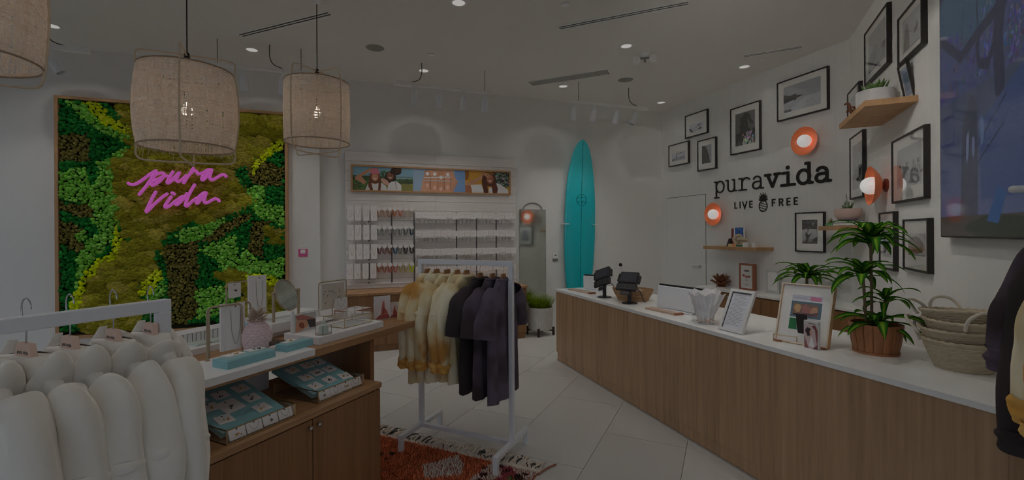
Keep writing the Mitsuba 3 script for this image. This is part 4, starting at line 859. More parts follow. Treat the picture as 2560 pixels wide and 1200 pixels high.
L1_ += [(pg(.04, .56, .26, .92, .34, .96, .32, .86, .14, .58, .22, .34, .18, .24, .04, .46), SK), (pg(.2, 0, .24, .26, .36, .34, .46, .34, .54, .2, .56, 0), (226, 222, 220))]
L1_ += face(.36, .58, .17, SK, HAIR, W1) + [(pg(.27, .5, .245, .2, .28, 0, .33, 0, .30, .3, .31, .6), HAIR), (pg(.43, .6, .46, .3, .45, 0, .41, 0, .42, .4), HAIR), (pg(.22, .66, .30, .74, .44, .74, .49, .64, .46, .7, .42, .68, .3, .7), (170, 70, 84)), (pg(.285, .72, .30, .90, .34, .96, .40, .95, .425, .88, .44, .72), (216, 130, 146))]
L1_ += face(.615, .64, .17, SKD, HAIRD, W1) + [(blob(.70, .84, .09, .17, 16, 0, .3, 2), HAIRD), (blob(.75, .92, .06, .10, 14, 0, .3, 3), (78, 54, 40)), (pg(.56, 0, .58, .3, .64, .4, .72, .42, .80, .26, .80, 0), (228, 226, 224)), (blob(.525, .38, .055, .15, 16, .3, .1, 2), (216, 168, 150)), (ln(.02, .7, .4, .72, .1), (180, 176, 176))]
bprint(.024, .024 + .845, L1_, 'photo of two smiling women, one in a pink bucket hat')
L2_ = [(sbox(0, 0, 1, 1), (158, 182, 206)), (pg(.74, 0, 1, 0, 1, 1, .8, 1), (124, 160, 208)), (pg(.14, 0, .18, .5, .22, .8, .3, .98, .76, .98, .82, .6, .86, .5, .74, 0), (214, 160, 130))]
for k, (x, yb) in enumerate(((.27, .12), (.41, .02), (.53, -.02), (.66, .06))):
    L2_ += [(ln(.108, x, .9, x - .005, yb + .1), ((204, 146, 114), (212, 156, 124), (206, 148, 114), (214, 158, 126))[k]), (ln(.010, x + .062, .72, x + .058, .08), (132, 78, 56)), (blob(x - .005, yb + .16, .032, .10, 14), (234, 190, 172)), (ln(.05, x - .05, .62 + .02 * k, x + .05, .62 + .02 * k), (226, 224, 222)), (ln(.03, x - .05, .50, x + .05, .50), (206, 204, 204)), (blob(x, .80 if k != 2 else .66, .034, .08, 12), (240, 238, 236))]
L2_ += [(pg(.14, 0, .18, .5, .2, .6, .23, .5, .22, .2, .26, 0), (216, 164, 136)), (pg(.72, 0, .76, .3, .82, .5, .86, .48, .80, .2, .76, 0), (206, 150, 120))]
bprint(.869, .869 + .795, L2_, 'photo of a hand wearing several rings')
W3 = .72 / .336
L3_ = [(sbox(0, 0, 1, 1), (204, 150, 56)), (pg(.62, 1, 1, 1, 1, .3, .66, .4), (84, 90, 84)), (blob(.03, .86, .06, .3, 14), (150, 96, 36))] + speck(160, .66, 1, .3, 1, .05, (150, 158, 148), asp=.35) + speck(90, .66, 1, .3, 1, .05, (50, 56, 50), asp=.4)
L3_ += [(pg(0, .42, .2, .62, .36, .80, .40, .98, .46, .98, .42, .72, .24, .46, .1, .28, 0, .24), (200, 148, 116)), (pg(0, 0, .12, .0, .2, .3, .0, .34), (176, 112, 80)), (pg(.12, .36, .36, .40, .44, .0, .16, .0), (224, 222, 222)), (pg(.68, .5, .82, .4, .98, .16, .98, 0, .6, 0), (222, 220, 220))]
L3_ += [(pg(.40, .95, .37, .5, .42, 0, .52, 0, .50, .3, .54, .5), (98, 54, 40)), (pg(.66, .96, .70, .5, .74, .2, .72, 0, .58, 0, .6, .4), (104, 58, 42))] + face(.56, .66, .2, (178, 112, 88), (96, 52, 38), W3) + [(pg(.52, 0, .54, .26, .60, .26, .62, 0), (226, 222, 220)), (ln(.05, .38, .86, .46, .84, .52, .72), (206, 150, 118)), (ln(.04, .40, .95, .50, .88, .56, .80), (206, 150, 118)), (pg(.40, .98, .72, .98, .7, .9, .6, .93, .5, .93), (120, 66, 46))]
bprint(1.664, BW - .024, L3_, 'photo of a laughing long haired woman')

# hooks and goods: every card and tag is a thing of its own on its hook
mat('mat_card', lin(236, 233, 231), 0.75)
hook_m = tube([(0, 0, 0), (0, 0, .085), (0, .008, .098)], .0022, 6)
hook_d = mikit.ply(hook_m, 'mat_chrome', True)
card_m = bx(-.0415, .0415, -.212, .004, .062, .068, .0008)
card_d = mikit.ply(card_m, 'mat_card', False)
def u_line(w, h, n=12): return tube([(w * math.cos(a), -h * abs(math.sin(a)) ** .7 if math.sin(a) < 0 else 0, 0) for a in np.linspace(math.pi, 2 * math.pi, n)], .0011, 4)
neck_d = {c: mikit.ply(mv(u_line(.022, .10), 0, -.045, .0692), m_, True) for c, m_ in (('pink', 'mat_rose'), ('grey', 'mat_silver'))} if False else None
mat('mat_rose', lin(214, 168, 160), 0.5); mat('mat_silver', lin(186, 184, 180), 0.35, metallic=.6); mat('mat_gold', lin(206, 168, 96), 0.3, metallic=.8)
neck = {m_: mikit.ply(mv(u_line(.020, .10), 0, -.045, .0693), m_, True) for m_ in ('mat_rose', 'mat_silver', 'mat_gold')}
pend_d = mikit.ply(mv(ico(.005, 1, (0, 0, 0), (1, 1, .5)), 0, -.148, .0695), 'mat_gold', True)
ROWZ = (1.985, 1.712, 1.436, 1.160)
rowname = ('top', 'second', 'third', 'bottom'); colname = ('first', 'second', 'third', 'last')
for r, z in enumerate(ROWZ):
    for c, x in enumerate((.050, .150, .262, .366)):
        xx = x + (.018 if r == 2 and c in (0, 1) else 0) + (-.012 if r == 3 else 0)
        t = thing('necklace_card', f'tall white necklace card hanging {colname[c]} in the {rowname[r]} row at the left of the display wall', 'necklace card', wallM((xx, DY - .0005, z), (1, 0, 0), (0, -1, 0)), 'necklace cards on the display wall')
        labels[t]['label'] = f'tall white necklace card, {colname[c]} in the {rowname[r]} row of the display wall'
        part(t, 'hook', hook_d, 'mat_chrome'); cdk = part(t, 'card', card_d, 'mat_card')
        m_ = ('mat_rose', 'mat_silver', 'mat_gold')[(r + c) % 3]; part(t, 'chain', neck[m_], m_); part(t, 'charm', pend_d, 'mat_gold')
    t = thing('hook_rail', f'grey horizontal hook rail under the {rowname[r]} row of necklace cards', 'hook rail')
    part(t, 'bar', bx(.09 + .02, .415, DY - .024, DY - .0105, z - .270, z - .232, .002), 'mat_grey_card')
# bracelets on round tags
tag_d = mikit.ply(lathe([(0, .070), (.031, .070), (.031, .072), (0, .0721)], 28, (0, -.012, 0)), 'mat_card', False)
ROWC = [[(206, 160, 128), (214, 176, 150), (196, 150, 116), (216, 152, 118), (214, 134, 96), (222, 206, 190), (206, 190, 176)],
        [(176, 178, 174), (160, 164, 162), (176, 178, 176), (170, 172, 170), (150, 156, 156), (120, 128, 130), (54, 84, 98)],
        [(130, 88, 92), (156, 110, 108), (142, 100, 80), (20, 104, 150), (150, 152, 146), (56, 52, 54), (44, 42, 44)],
        [(182, 116, 92), (186, 112, 92), (206, 124, 108), (206, 120, 102), (190, 184, 110), (206, 190, 128), (214, 226, 50)]]
cname = [['tan', 'pale tan', 'brown', 'peach', 'orange', 'cream', 'beige'], ['pale grey', 'grey', 'silver grey', 'light grey', 'slate', 'dark grey', 'dark teal'], ['maroon', 'dusty rose', 'bronze', 'bright blue', 'pale sage', 'charcoal', 'black'], ['terracotta', 'rust', 'coral', 'salmon', 'olive yellow', 'pale yellow', 'neon yellow']]
for r, z in enumerate((1.960, 1.690, 1.418, 1.150)):
    for c, x in enumerate((.438, .512, .588, .661, .735, .815, .900)):
        mk = f'mat_bead_{r}{c}'; mat(mk, lin(*ROWC[r][c]), 0.5)
        g = random.Random(r * 10 + c); ms = []
        for k in range(4):
            w = g.uniform(.020, .027); h = g.uniform(.08, .105); dx = g.uniform(-.010, .010)
            ms.append(tube([(dx + w * math.cos(a), -.03 + h * math.sin(a) * (1 if math.sin(a) < 0 else .3), .030 + .009 * k) for a in np.linspace(0, 2 * math.pi, 22, endpoint=False)], g.uniform(.0028, .0042), 6, closed=True))
        t = thing('bracelet', f'{cname[r][c]} string bracelets on a round tag, {rowname[r]} row of the display wall', 'bracelet', wallM((x, DY - .0005, z), (1, 0, 0), (0, -1, 0)), 'bracelets on the display wall')
        part(t, 'hook', hook_d, 'mat_chrome'); part(t, 'tag', tag_d, 'mat_card')
        part(t, 'cord_loops', cat(*ms), mk, True)
# short ring and earring cards filling the right two thirds
g = random.Random(5)
sc_d = [mikit.ply(bx(-w, w, -h, .006, .058, .0635, .0008), 'mat_card', False) for w, h in ((.042, .082), (.038, .074), (.045, .088))]
sd_d = mikit.ply(cat(ico(.0045, 1, (-.012, -.03, .065)), ico(.0045, 1, (.012, -.03, .065))), 'mat_gold', True)
sn_d = mikit.ply(mv(u_line(.02, .022), 0, -.022, .0645), 'mat_silver', True)
NCOL = 17
ORD = 'first second third fourth fifth sixth seventh eighth ninth tenth eleventh twelfth thirteenth fourteenth fifteenth sixteenth seventeenth'.split()
for r, z in enumerate((1.895, 1.620, 1.350, 1.085)):
    for c in range(NCOL):
        x = 1.000 + c * .0935 + g.uniform(-.004, .004)
        t = thing('jewellery_card', f'small white jewellery card, {ORD[c]} from the left in the {rowname[r]} row of short cards', 'jewellery card', wallM((x, DY - .0005, z + g.uniform(-.008, .008)), (1, 0, 0), (0, -1, 0)), f'short jewellery cards in the {rowname[r]} row')
        part(t, 'hook', hook_d, 'mat_chrome'); part(t, 'card', sc_d[g.randrange(3)], 'mat_card')
        if g.random() < .5: part(t, 'earring', sd_d, 'mat_gold')
        else: part(t, 'chain', sn_d, 'mat_silver')
# clear acrylic strips under the short cards
for r, z in enumerate((1.80, 1.525, 1.255)):
    for i, (x0, x1) in enumerate(((.955, 1.57), (1.60, 1.89), (1.92, 2.21), (2.24, 2.535))):
        t = thing('acrylic_bin', f'clear acrylic strip below the {rowname[r]} row of short cards, {("widest", "second", "third", "rightmost")[i]} in its row', 'acrylic holder')
        part(t, 'front', bx(x0, x1, DY - .050, DY - .047, z - .055, z - .006), 'mat_pane')
        part(t, 'base', bx(x0, x1, DY - .050, DY - .0005, z - .058, z - .055), 'mat_acryl')
        part(t, 'packets', cat(*[bx(x0 + .02 + k * .06, x0 + .062 + k * .06, DY - .04, DY - .012, z - .054 - 0, z + .02 * g.random() - .012, .001) for k in range(int((x1 - x0 - .03) / .06))]), 'mat_grey_card')
mat('mat_acryl', lin(205, 206, 204), 0.3); mat('mat_grey_card', lin(198, 194, 190), 0.7)
for i, s in enumerate(('pink square wall sticker with a white emblem on the column', 'small pale notice above the pink sticker on the column')):
    t = thing('wall_notice', s, 'notice', on_moss(-.564, 1.332 if i == 0 else 1.452))
    if i == 0:
        mat('mat_pink', lin(214, 96, 150), 0.5)
        part(t, 'panel', bx(-.058, .058, -.052, .055, 0, .006, .001), 'mat_pink'); part(t, 'emblem', prism(affinity.translate(Point(0, 0).buffer(.026), 0, .018).union(sbox(-.030, -.006, .030, .046)), .006, .008), 'mat_paper', label='white emblem')
    else: part(t, 'sheet', bx(-.045, .045, -.035, .045, 0, .002), 'mat_paper'); part(t, 'lines', cat(*[bx(-.035, .035 - .01 * (k % 3), .03 - .014 * k, .034 - .014 * k, .002, .0024) for k in range(4)]), 'mat_grey_card')
# ------------------------------------------------------------------ clothes on hangers
mat('mat_fleece', proc(lambda p, n, uv: dmix(lin(228, 224, 216), lin(214, 208, 198), dfbm(p.x * 9, p.y * 9, p.z * 5, 3))), 0.95, sheen=.4)
def tie(p, n, uv):
    a = dfbm(p.x * 7.0 + 3, p.y * 7.0, p.z * 5.0, 3)
    t = sstep(.56, .76, a)
    return dmix(dmix(lin(238, 228, 196), lin(226, 206, 160), sstep(.40, .56, a)), lin(196, 144, 72), t)
mat('mat_tiedye', proc(tie), 0.95, sheen=.3)
mat('mat_mustard', proc(lambda p, n, uv: dmix(lin(214, 152, 58), lin(226, 186, 110), dfbm(p.x * 20, p.y * 20, p.z * 20, 2))), 0.95)
def wash(c1, c2, s):
    return proc(lambda p, n, uv: dmix(c1, c2, sstep(.3, .7, dfbm(p.x * 8 + s, p.y * 8, p.z * 6, 3))))
mat('mat_tee_black', wash(lin(62, 52, 54), lin(50, 43, 45), 1.0), 0.95)
mat('mat_tee_purple', wash(lin(90, 78, 92), lin(60, 49, 53), 4.0), 0.95)
mat('mat_tee_slate', wash(lin(98, 88, 104), lin(72, 62, 67), 7.0), 0.95)
mat('mat_navy', lin(34, 34, 62), 0.9)
mat('mat_peach', wash(lin(236, 222, 196), lin(222, 160, 96), 2.0), 0.95)
mat('mat_hanger_white', lin(222, 192, 174), 0.6)
mat('mat_red_cloth', lin(150, 84, 62), 0.95)

def loft(rings, caps=True):
    R = np.array(rings); k, n = R.shape[:2]
    i, j = np.meshgrid(np.arange(k - 1), np.arange(n), indexing='ij'); j2 = (j + 1) % n
    q = np.stack([i * n + j, i * n + j2, (i + 1) * n + j2, (i + 1) * n + j], -1).reshape(-1, 4)
    V = R.reshape(-1, 3); F = [q[:, [0, 1, 2]], q[:, [0, 2, 3]]]
    if caps == 'top' or caps is True:
        c = len(V); V = np.vstack([V, R[-1].mean(0)]); b = (k - 1) * n
        F.append(np.array([[b + a, b + (a + 1) % n, c] for a in range(n)]))
    return trimesh.Trimesh(V, np.vstack(F), process=False)

def torso(seed, L, w0, w1, dep, neck=.075, slope=.13, drop=.02):
    """body hanging from a hanger: half width w1 at the armpit, w0 at the hem; local X shoulders, Y front, Z up, hanger top at 0"""
    g = np.random.default_rng(seed); n = 96; u = np.linspace(0, 2 * np.pi, n, endpoint=False)
    cu, su = np.cos(u), np.sin(u); ph = g.uniform(0, 6, 8); am = g.uniform(.4, 1.0, 8)
    rings = []
    hs = np.concatenate([np.linspace(-L, -.24, 26), np.linspace(-.22, -slope - drop, 5), np.linspace(-slope - drop, -drop - .012, 8)[1:]])
    for z in hs:
        if z < -.22: t = (z + L) / (L - .22); a = w0 + (w1 - w0) * t; b = dep * (1 - .35 * t)
        elif z <= -slope - drop: a = w1 - .02 * ((z + .22) / (.22 - slope - drop)); b = dep * .62
        else:
            t = (z + slope + drop) / (slope - .012); a = (w1 - .02) * (1 - t) + neck * t; b = dep * .62 * (1 - t) + .038 * t
        fold = sum(am[k] * np.sin((3 + 2 * k) * cu * 1.6 + ph[k] + z * (2.2 + .7 * k)) for k in range(5)) * .0075 * np.clip((-z - .08) / .35, 0.05, 1)
        x = a * np.sign(cu) * np.abs(cu) ** .8; y = b * np.sign(su) * np.abs(su) ** .7 + fold * (np.abs(su) > .05)
        zz = z + (.008 * np.sin(2 * u + ph[0]) + .010 * np.sin(5 * cu + ph[1])) * (z < -L + .02)
        rings.append(np.stack([x, y, zz + 0 * x], -1))
    return loft(rings, 'top')

def sleeve(path, rx, ry, seed, n=28, amp=.006):
    """sleeve along path points; rx, ry half widths along the shoulder line and front-back"""
    g = np.random.default_rng(seed); p = smoothpath(path, 7); k = len(p)
    t = np.gradient(p, axis=0); t /= np.linalg.norm(t, axis=1, keepdims=True)
    q = np.linspace(0, 1, k); RX = np.interp(q, np.linspace(0, 1, len(rx)), rx); RY = np.interp(q, np.linspace(0, 1, len(ry)), ry)
    u = np.linspace(0, 2 * np.pi, n, endpoint=False); ph = g.uniform(0, 6, 4); rings = []
    for i in range(k):
        Y = np.array([0, 1.0, 0]); X = np.cross(Y, t[i]); X /= np.linalg.norm(X); Yv = np.cross(t[i], X)
        f = amp * (np.sin(3 * u + ph[0] + 5 * q[i]) + .7 * np.sin(2 * u + ph[1] - 9 * q[i]) + .6 * np.sin(14 * q[i] + ph[2] + u))
        rings.append(p[i] + np.outer((RX[i] + f) * np.cos(u), X) + np.outer((RY[i] + f) * np.sin(u), Yv))
    return loft(rings, False)

def hanger(par, m, hook_h=.075, text=False, width=.205, sc=1.0):
    t = par
    up = [(-.028, .0), (.028, .0), (.040, -.040), (.09, -.072), (width, -.120), (width + .006, -.130), (width - .004, -.144), (.088, -.104), (.050, -.084), (.024, -.058)]
    P = Polygon([(x, z) for x, z in up] + [(-x, z) for x, z in up[2:][::-1]])
    b = prism(P, -.007, .007); b.apply_transform(np.array([[1, 0, 0, 0], [0, 0, -1, 0], [0, 1, 0, 0], [0, 0, 0, 1.]]))
    part(t, 'body', b, m)
    hk = smoothpath([(0, 0, -.01), (0, 0, hook_h * .45), (.010, 0, hook_h * .62), (.021, 0, hook_h + .005), (.017, 0, hook_h + .028), (0, 0, hook_h + .038), (-.018, 0, hook_h + .028), (-.023, 0, hook_h + .012)], 6)
    part(t, 'hook', tube(hk, .0019, 8), 'mat_chrome', True, label='metal hook')
    if text:
        for s in (1,):
            tm = cat(*[mv(x, -(x.bounds[0, 0] + x.bounds[1, 0]) / 2, yy) for x, yy in ((meshkit.text_mesh('pura vida', .0085, .0004), -.026), (meshkit.text_mesh('LIVE FREE', .0045, .0004), -.040))])
            tm.apply_transform(np.array([[-1, 0, 0, 0], [0, 0, 1, .0071], [0, 1, 0, 0], [0, 0, 0, 1.]]))
            part(t, 'lettering', tm, 'mat_dark_grey', label='small dark lettering pura vida')

def hoodie(label, hlabel, M, seed, m, cuffm, hm, L=.80, w=.265, dep=.062, hook_h=.075, near=1, hood=True, tie_=False, sl=.60, text=False, spread=0.0, grp=None, hgrp=None, rs=1.0):
    g = np.random.default_rng(seed + 50)
    t = thing('hoodie', label, 'hoodie', M, grp)
    part(t, 'body', torso(seed, L, w * .98, w, dep), m, True)
    part(t, 'hem_band', torso(seed, L, w * .985, w * .99, dep * 1.02), m, True) if False else None
    for s in (-1, 1):
        path = [(s * (w - .075), 0, -.125), (s * (w - .015), .0, -.17), (s * (w + .025 + spread * .3), .008, -.30), (s * (w + .03 + spread * .7), .012, -.30 - (sl - .30) * .55), (s * (w + .02 + spread), .015, -sl - .06)]
        part(t, 'sleeve', sleeve(path, [.06, .062, .058, .052, .046], [rs * v for v in (.072, .080, .076, .068, .058)], seed + (s > 0) * 7), m, True)
        part(t, 'cuff', sleeve([(s * (w + .02 + spread), .015, -sl - .045), (s * (w + .018 + spread), .016, -sl - .085), (s * (w + .018 + spread), .016, -sl - .125)], [.050, .053, .044], [.060 * rs, .063 * rs, .052 * rs], seed + 3, amp=.004), cuffm, True)
        sy = sleeve([(s * (w + .022), .007, -.288), (s * (w + .024), .008, -.294), (s * (w + .025), .008, -.300)], [.0605, .064, .0605], [.0785 * rs, .083 * rs, .0785 * rs], seed + 5, amp=.0)
        part(t, 'sleeve_seam', sy, m, True)
    if hood:
        # cowl around the neck and the hood hanging behind it
        n = 40; u = np.linspace(0, 2 * np.pi, n, endpoint=False); rings = []
        for k, v in enumerate(np.linspace(0, 2 * np.pi, 17)):
            rr = .028 + .009 * np.sin(u * 2 + seed)
            R_x, R_y = .105, .052
            x = (R_x + rr * np.cos(v) * .8) * np.cos(u); y = (R_y + rr * np.cos(v) * .8) * np.sin(u)
            z = -.100 - .030 * np.sin(u) + .012 * np.cos(2 * u) + rr * np.sin(v) * 1.7 - .008 * np.cos(3 * u)
            rings.append(np.stack([x, y, z], -1))
        part(t, 'collar', loft(rings, False), m, True)
        hv = ico(1, 4).vertices.copy(); f = ico(1, 4).faces
        nz = meshkit.fbm(hv * 1.7 + seed, 3)[:, None]
        hv2 = hv * (1 + .25 * (nz - .5)) * np.array([.105, .040, .10]); hv2[:, 1] -= .060; hv2[:, 2] += -.150
        part(t, 'hood', trimesh.Trimesh(hv2, f, process=False), m, True)
        # open hood edge standing up beside the hanger
        fl = []
        for k, v in enumerate(np.linspace(0, 1, 14)):
            wd = .060 * (1 - v) ** .9 + .003
            u2 = np.linspace(0, 2 * np.pi, 24, endpoint=False)
            fl.append(np.stack([-near * (.090 - .012 * v) + wd * .75 * np.cos(u2), .030 - .035 * v + (.010 + .016 * (1 - v)) * np.sin(u2), -.125 + .125 * v + .010 * np.sin(u2 * 2) * (1 - v)], -1))
        part(t, 'hood_edge', loft(fl, True), m, True)
    else:
        part(t, 'neckband', tube([(.082 * math.cos(a), .046 * math.sin(a), -.045 - .03 * max(0, math.sin(a))) for a in np.linspace(0, 2 * math.pi, 36, endpoint=False)], .010, 8, closed=True, flat=(.7, (0, 1, 0))), m, True)
    if tie_:
        for s in (-1, 1):
            part(t, 'drawstring', tube(smoothpath([(s * .02, .088, -.12), (s * .012, .112, -.145), (s * .045, .118, -.165), (s * .03, .115, -.135), (s * .004, .116, -.15), (s * .018, .118, -.24), (s * .026, .112, -.36 + .03 * s), (s * .024, .11, -.42 + .05 * s)], 6), .0055, 8), m, True)
    h = thing('clothes_hanger', hlabel, 'hanger', M, hgrp)
    hanger(h, hm, hook_h, text)
    return t

def tee(label, hlabel, M, seed, m, L=.84, w=.25, dep=.042, hook_h=.06, grp=None, hgrp=None, name='t_shirt', hm='mat_wood_hanger'):
    t = thing(name, label, 't-shirt', M, grp)
    part(t, 'body', torso(seed, L, w * 1.02, w, dep), m, True)
    for s in (-1, 1):
        path = [(s * (w - .08), 0, -.125), (s * (w - .01), 0, -.185), (s * (w + .035), .004, -.28), (s * (w + .055), .006, -.40)]
        part(t, 'sleeve', sleeve(path, [.06, .07, .075, .080], [.058, .066, .072, .078], seed + (s > 0) * 9, amp=.005), m, True)
    part(t, 'neckband', tube([(.084 * math.cos(a), .045 * math.sin(a), -.040 - .045 * max(0, math.sin(a))) for a in np.linspace(0, 2 * math.pi, 36, endpoint=False)], .009, 8, closed=True, flat=(.7, (0, 1, 0))), m, True)
    h = thing('clothes_hanger', hlabel, 'hanger', M, hgrp); hanger(h, hm, hook_h, False)
    return t

# cream hoodies on the near rack (shoulders along E2)
HZ = 1.327
od = ('cut by the left picture edge', 'leftmost with a visible hanger', 'second from the left', 'third from the left', 'rightmost, beside the rack post')
for i, a in enumerate((.425, .522, .607, .703, .797)):
    M = frame(EV(a, -1.60, HZ), -E2 + .06 * (i - 2) * E1)
    hoodie(f'thick cream hoodie on the white rack by the table, {od[i]}', f'pale wooden hanger of a cream hoodie, {od[i]}', M, 100 + i, 'mat_fleece', 'mat_fleece', 'mat_hanger_white', L=.78, w=.235, dep=.034, near=-1, rs=.60, tie_=i in (1, 4), hook_h=.075, text=True, spread=.02, grp='cream hoodies on the near rack', hgrp='pale hangers on the near rack')
# tie dye hoodies and dark tees on the far rack (shoulders along E1)
lab = ('leftmost on the far rack', 'second on the far rack', 'third on the far rack', 'fourth on the far rack, its hood up', 'next to the dark tees on the far rack')
for i, b in enumerate((-2.085, -2.000, -1.905, -1.815, -1.735)):
    M = frame(EV(2.91, b, 1.322), E1 + (.05 * (i % 3) - .05) * E2)
    hoodie(f'cream and mustard tie dye hoodie, {lab[i]}', f'brown wooden hanger of a tie dye hoodie, {lab[i]}', M, 140 + i, 'mat_tiedye', 'mat_mustard', 'mat_wood_hanger', L=.80 - .02 * (i > 2), w=.25, dep=.036, near=1, rs=.62, hook_h=.062, hood=i in (1, 3), sl=.56, spread=.015, grp='tie dye hoodies on the far rack', hgrp='brown hangers on the far rack')
for i, (b, m, nm_) in enumerate(((-1.622, 'mat_tee_black', 'charcoal oversized tee, first of the dark tees'), (-1.520, 'mat_tee_purple', 'purple acid washed oversized tee, second of the dark tees'), (-1.432, 'mat_tee_slate', 'slate purple oversized tee beside the rack post'))):
    M = frame(EV(2.91, b, 1.305), E1 + (.04 - .05 * i) * E2)
    tee(nm_, 'brown wooden hanger of the ' + nm_.split(',')[0].split(' beside')[0], M, 160 + i, m, L=.80 + .03 * i, hook_h=.078, hgrp='brown hangers of the dark tees')
# clothes on the rail at the right picture edge
def dl(d, l, z): return np.array([*(CAM[:2] + d * FWD[:2] + l * RGT[:2]), z])
t = thing('clothes_rail', 'white clothes rail cut by the right picture edge', 'clothes rack')
pA = dl(1.60, 2.0, 1.746); pB = pA - E1 * .75
part(t, 'bar', cat(tube([pA, pB], .016, 16), ico(.016, 2, pA)), 'mat_white', 30)
part(t, 'peg', cat(tube([pA - E1 * .01, pA - E1 * .01 - E2 * .18], .013, 14), ico(.013, 2, pA - E1 * .01 - E2 * .18)), 'mat_white', 30)
for s in (.14, .70):
    c = pA - E1 * s
    part(t, 'post', tube([c * [1, 1, 0] + [0, 0, .015], c + [0, 0, -.014]], .014, 14), 'mat_white', 30)
    part(t, 'base', lathe([(0, 0), (.13, 0), (.13, .010), (.02, .016), (0, .016)], 32, (c[0], c[1], 0)), 'mat_white', 30)
specs = [('mat_tee_purple', 'purple long sleeve top on the rail at the right edge, farthest of the four', .20, .46), ('mat_tee_black', 'charcoal long sleeve top on the rail at the right edge, second farthest', .29, .70), ('mat_tiedye', 'cream tie dye hoodie on the rail at the right edge, third from the back', .375, .58), ('mat_peach', 'peach and cream hoodie on the rail at the right edge, nearest of the four', .455, .64)]
for i, (m, lab_, s, sl) in enumerate(specs):
    o = pA - E1 * s; o[2] = 1.655
    M = frame(o, -E2 + .05 * (i - 1) * E1)
    hoodie(lab_, 'wooden hanger of the ' + lab_, M, 180 + i, m, m if i < 2 else 'mat_mustard', 'mat_wood_hanger', L=.82, w=.20, dep=.045, sl=sl - .06, spread=.07, hook_h=.088, hood=i > 1)
for k in list(labels):
    if k.startswith('clothes_hanger') and len(labels[k]['label'].split()) > 16: labels[k]['label'] = ' '.join(labels[k]['label'].replace(' at the right edge,', ' at right,').replace(' on the rail', '').split()[:16])
# ------------------------------------------------------------------ things on the checkout counter and the back cabinet
CZ = .886
def yawf(x, y, z, a): return rotz(math.radians(a), (x, y, z))
mat('mat_pos', lin(44, 42, 44), 0.35); mat('mat_pos_screen', lin(70, 72, 80), 0.12)
def pos(label, x, y, a, tilt, spin=0.0, side=0.0):
    t = thing('card_terminal', label, 'card terminal', yawf(x, y, CZ, a), 'card terminals on the counter')
    part(t, 'base', lathe([(0, 0), (.075, 0), (.078, .004), (.070, .010), (.03, .014), (0, .015)], 36), 'mat_pos', 30)
    part(t, 'stem', cyl(.020, .012, .20, 20), 'mat_pos', 30)
    B = frame((0, -.045, .205), (math.cos(side), 0, math.sin(side)), (0, -math.sin(tilt), math.cos(tilt)))
    B = frame((0, -.04, .215), (math.cos(spin), math.sin(spin) * .3, side), (-.0, -math.sin(tilt), math.cos(tilt)))
    part(t, 'body', xf(cat(bx(-.095, .095, -.02, .115, -.012, .020, .008), bx(-.105, .105, -.10, -.018, -.018, .012, .008), bx(-.11, -.095, .0, .09, -.02, .016, .004), bx(.095, .118, -.01, .08, -.022, .012, .005)), B), 'mat_pos')
    part(t, 'screen', xf(bx(-.080, .080, .0, .095, .0202, .0212), B), 'mat_pos_screen', label='glossy dark display')
    keys = [bx(-.055 + .04 * i, -.027 + .04 * i, -.088 + .022 * j, -.073 + .022 * j, .0122, .0150, .001) for i in range(3) for j in range(3)]
    for kx in keys: part(t, 'key', xf(kx, B), 'mat_dark_grey')
    part(t, 'reader_slot', xf(cat(bx(-.05, .05, -.145, -.105, -.016, -.004, .004), bx(-.045, .045, -.142, -.118, -.0042, -.0032)), B), 'mat_pos')
    part(t, 'cable', tube(smoothpath([(.02, .02, .19), (.08, .06, .12), (.11, .09, .03), (.12, .12, .006)], 6), .004, 8), 'mat_pos', True)
pos('black card terminal on a stand nearest the surfboard', 2.63, 4.32, -62, .95, 0, .35)
pos('black card terminal on a stand in front of the wooden bowl', 2.635, 3.86, -56, .85)
# monitors seen from behind
mat('mat_monitor', lin(236, 238, 242), 0.3)
def monitor(label, x, y, w, h, a, tilt=.0):
    t = thing('monitor', label, 'monitor', yawf(x, y, CZ, a), 'white backed monitors on the counter')
    R = frame((0, 0, .012), (1, 0, 0), (0, math.sin(tilt), math.cos(tilt)))
    part(t, 'back_cover', xf(bx(-w / 2, w / 2, -.012, .012, .006, h, .006), R), 'mat_monitor')
    part(t, 'bezel', xf(bx(-w / 2 + .01, w / 2 + .006, -.006, .020, h - .002, h + .016, .004), R), 'mat_black', label='black top edge')
    part(t, 'screen', xf(bx(-w / 2 + .004, w / 2 - .004, .012, .016, .010, h), R), 'mat_pos')
    part(t, 'foot', bx(-w * .3, w * .3, -.03, .11, 0, .014, .004), 'mat_monitor')
monitor('low white backed monitor beside the turquoise surfboard', 2.79, 4.83, .30, .165, -68)
monitor('low white backed monitor beside the glass bowl of tissue', 2.74, 3.27, .50, .205, -81, .10)
mat('mat_marble_wood', proc(lambda p, n, uv: dmix(lin(206, 182, 164), lin(178, 146, 122), dfbm(p.x * 30, p.y * 6, 0, 3))), .4)
mat('mat_copper_wood', lin(156, 98, 72), .5)
for lab, x, y, a, L in (('small wooden tray with a brown end beside the first card terminal', 2.625, 4.83, -84, .46), ('small wooden tray with a brown end in front of the second monitor', 2.635, 3.34, -84, .38)):
    t = thing('card_tray', lab, 'tray', yawf(x, y, CZ, a))
    part(t, 'slab', bx(-L / 2, L / 2 - .03, -.045, .045, 0, .016, .003), 'mat_marble_wood'); part(t, 'end_block', bx(L / 2 - .03, L / 2, -.045, .045, 0, .018, .003), 'mat_copper_wood', label='brown end block')
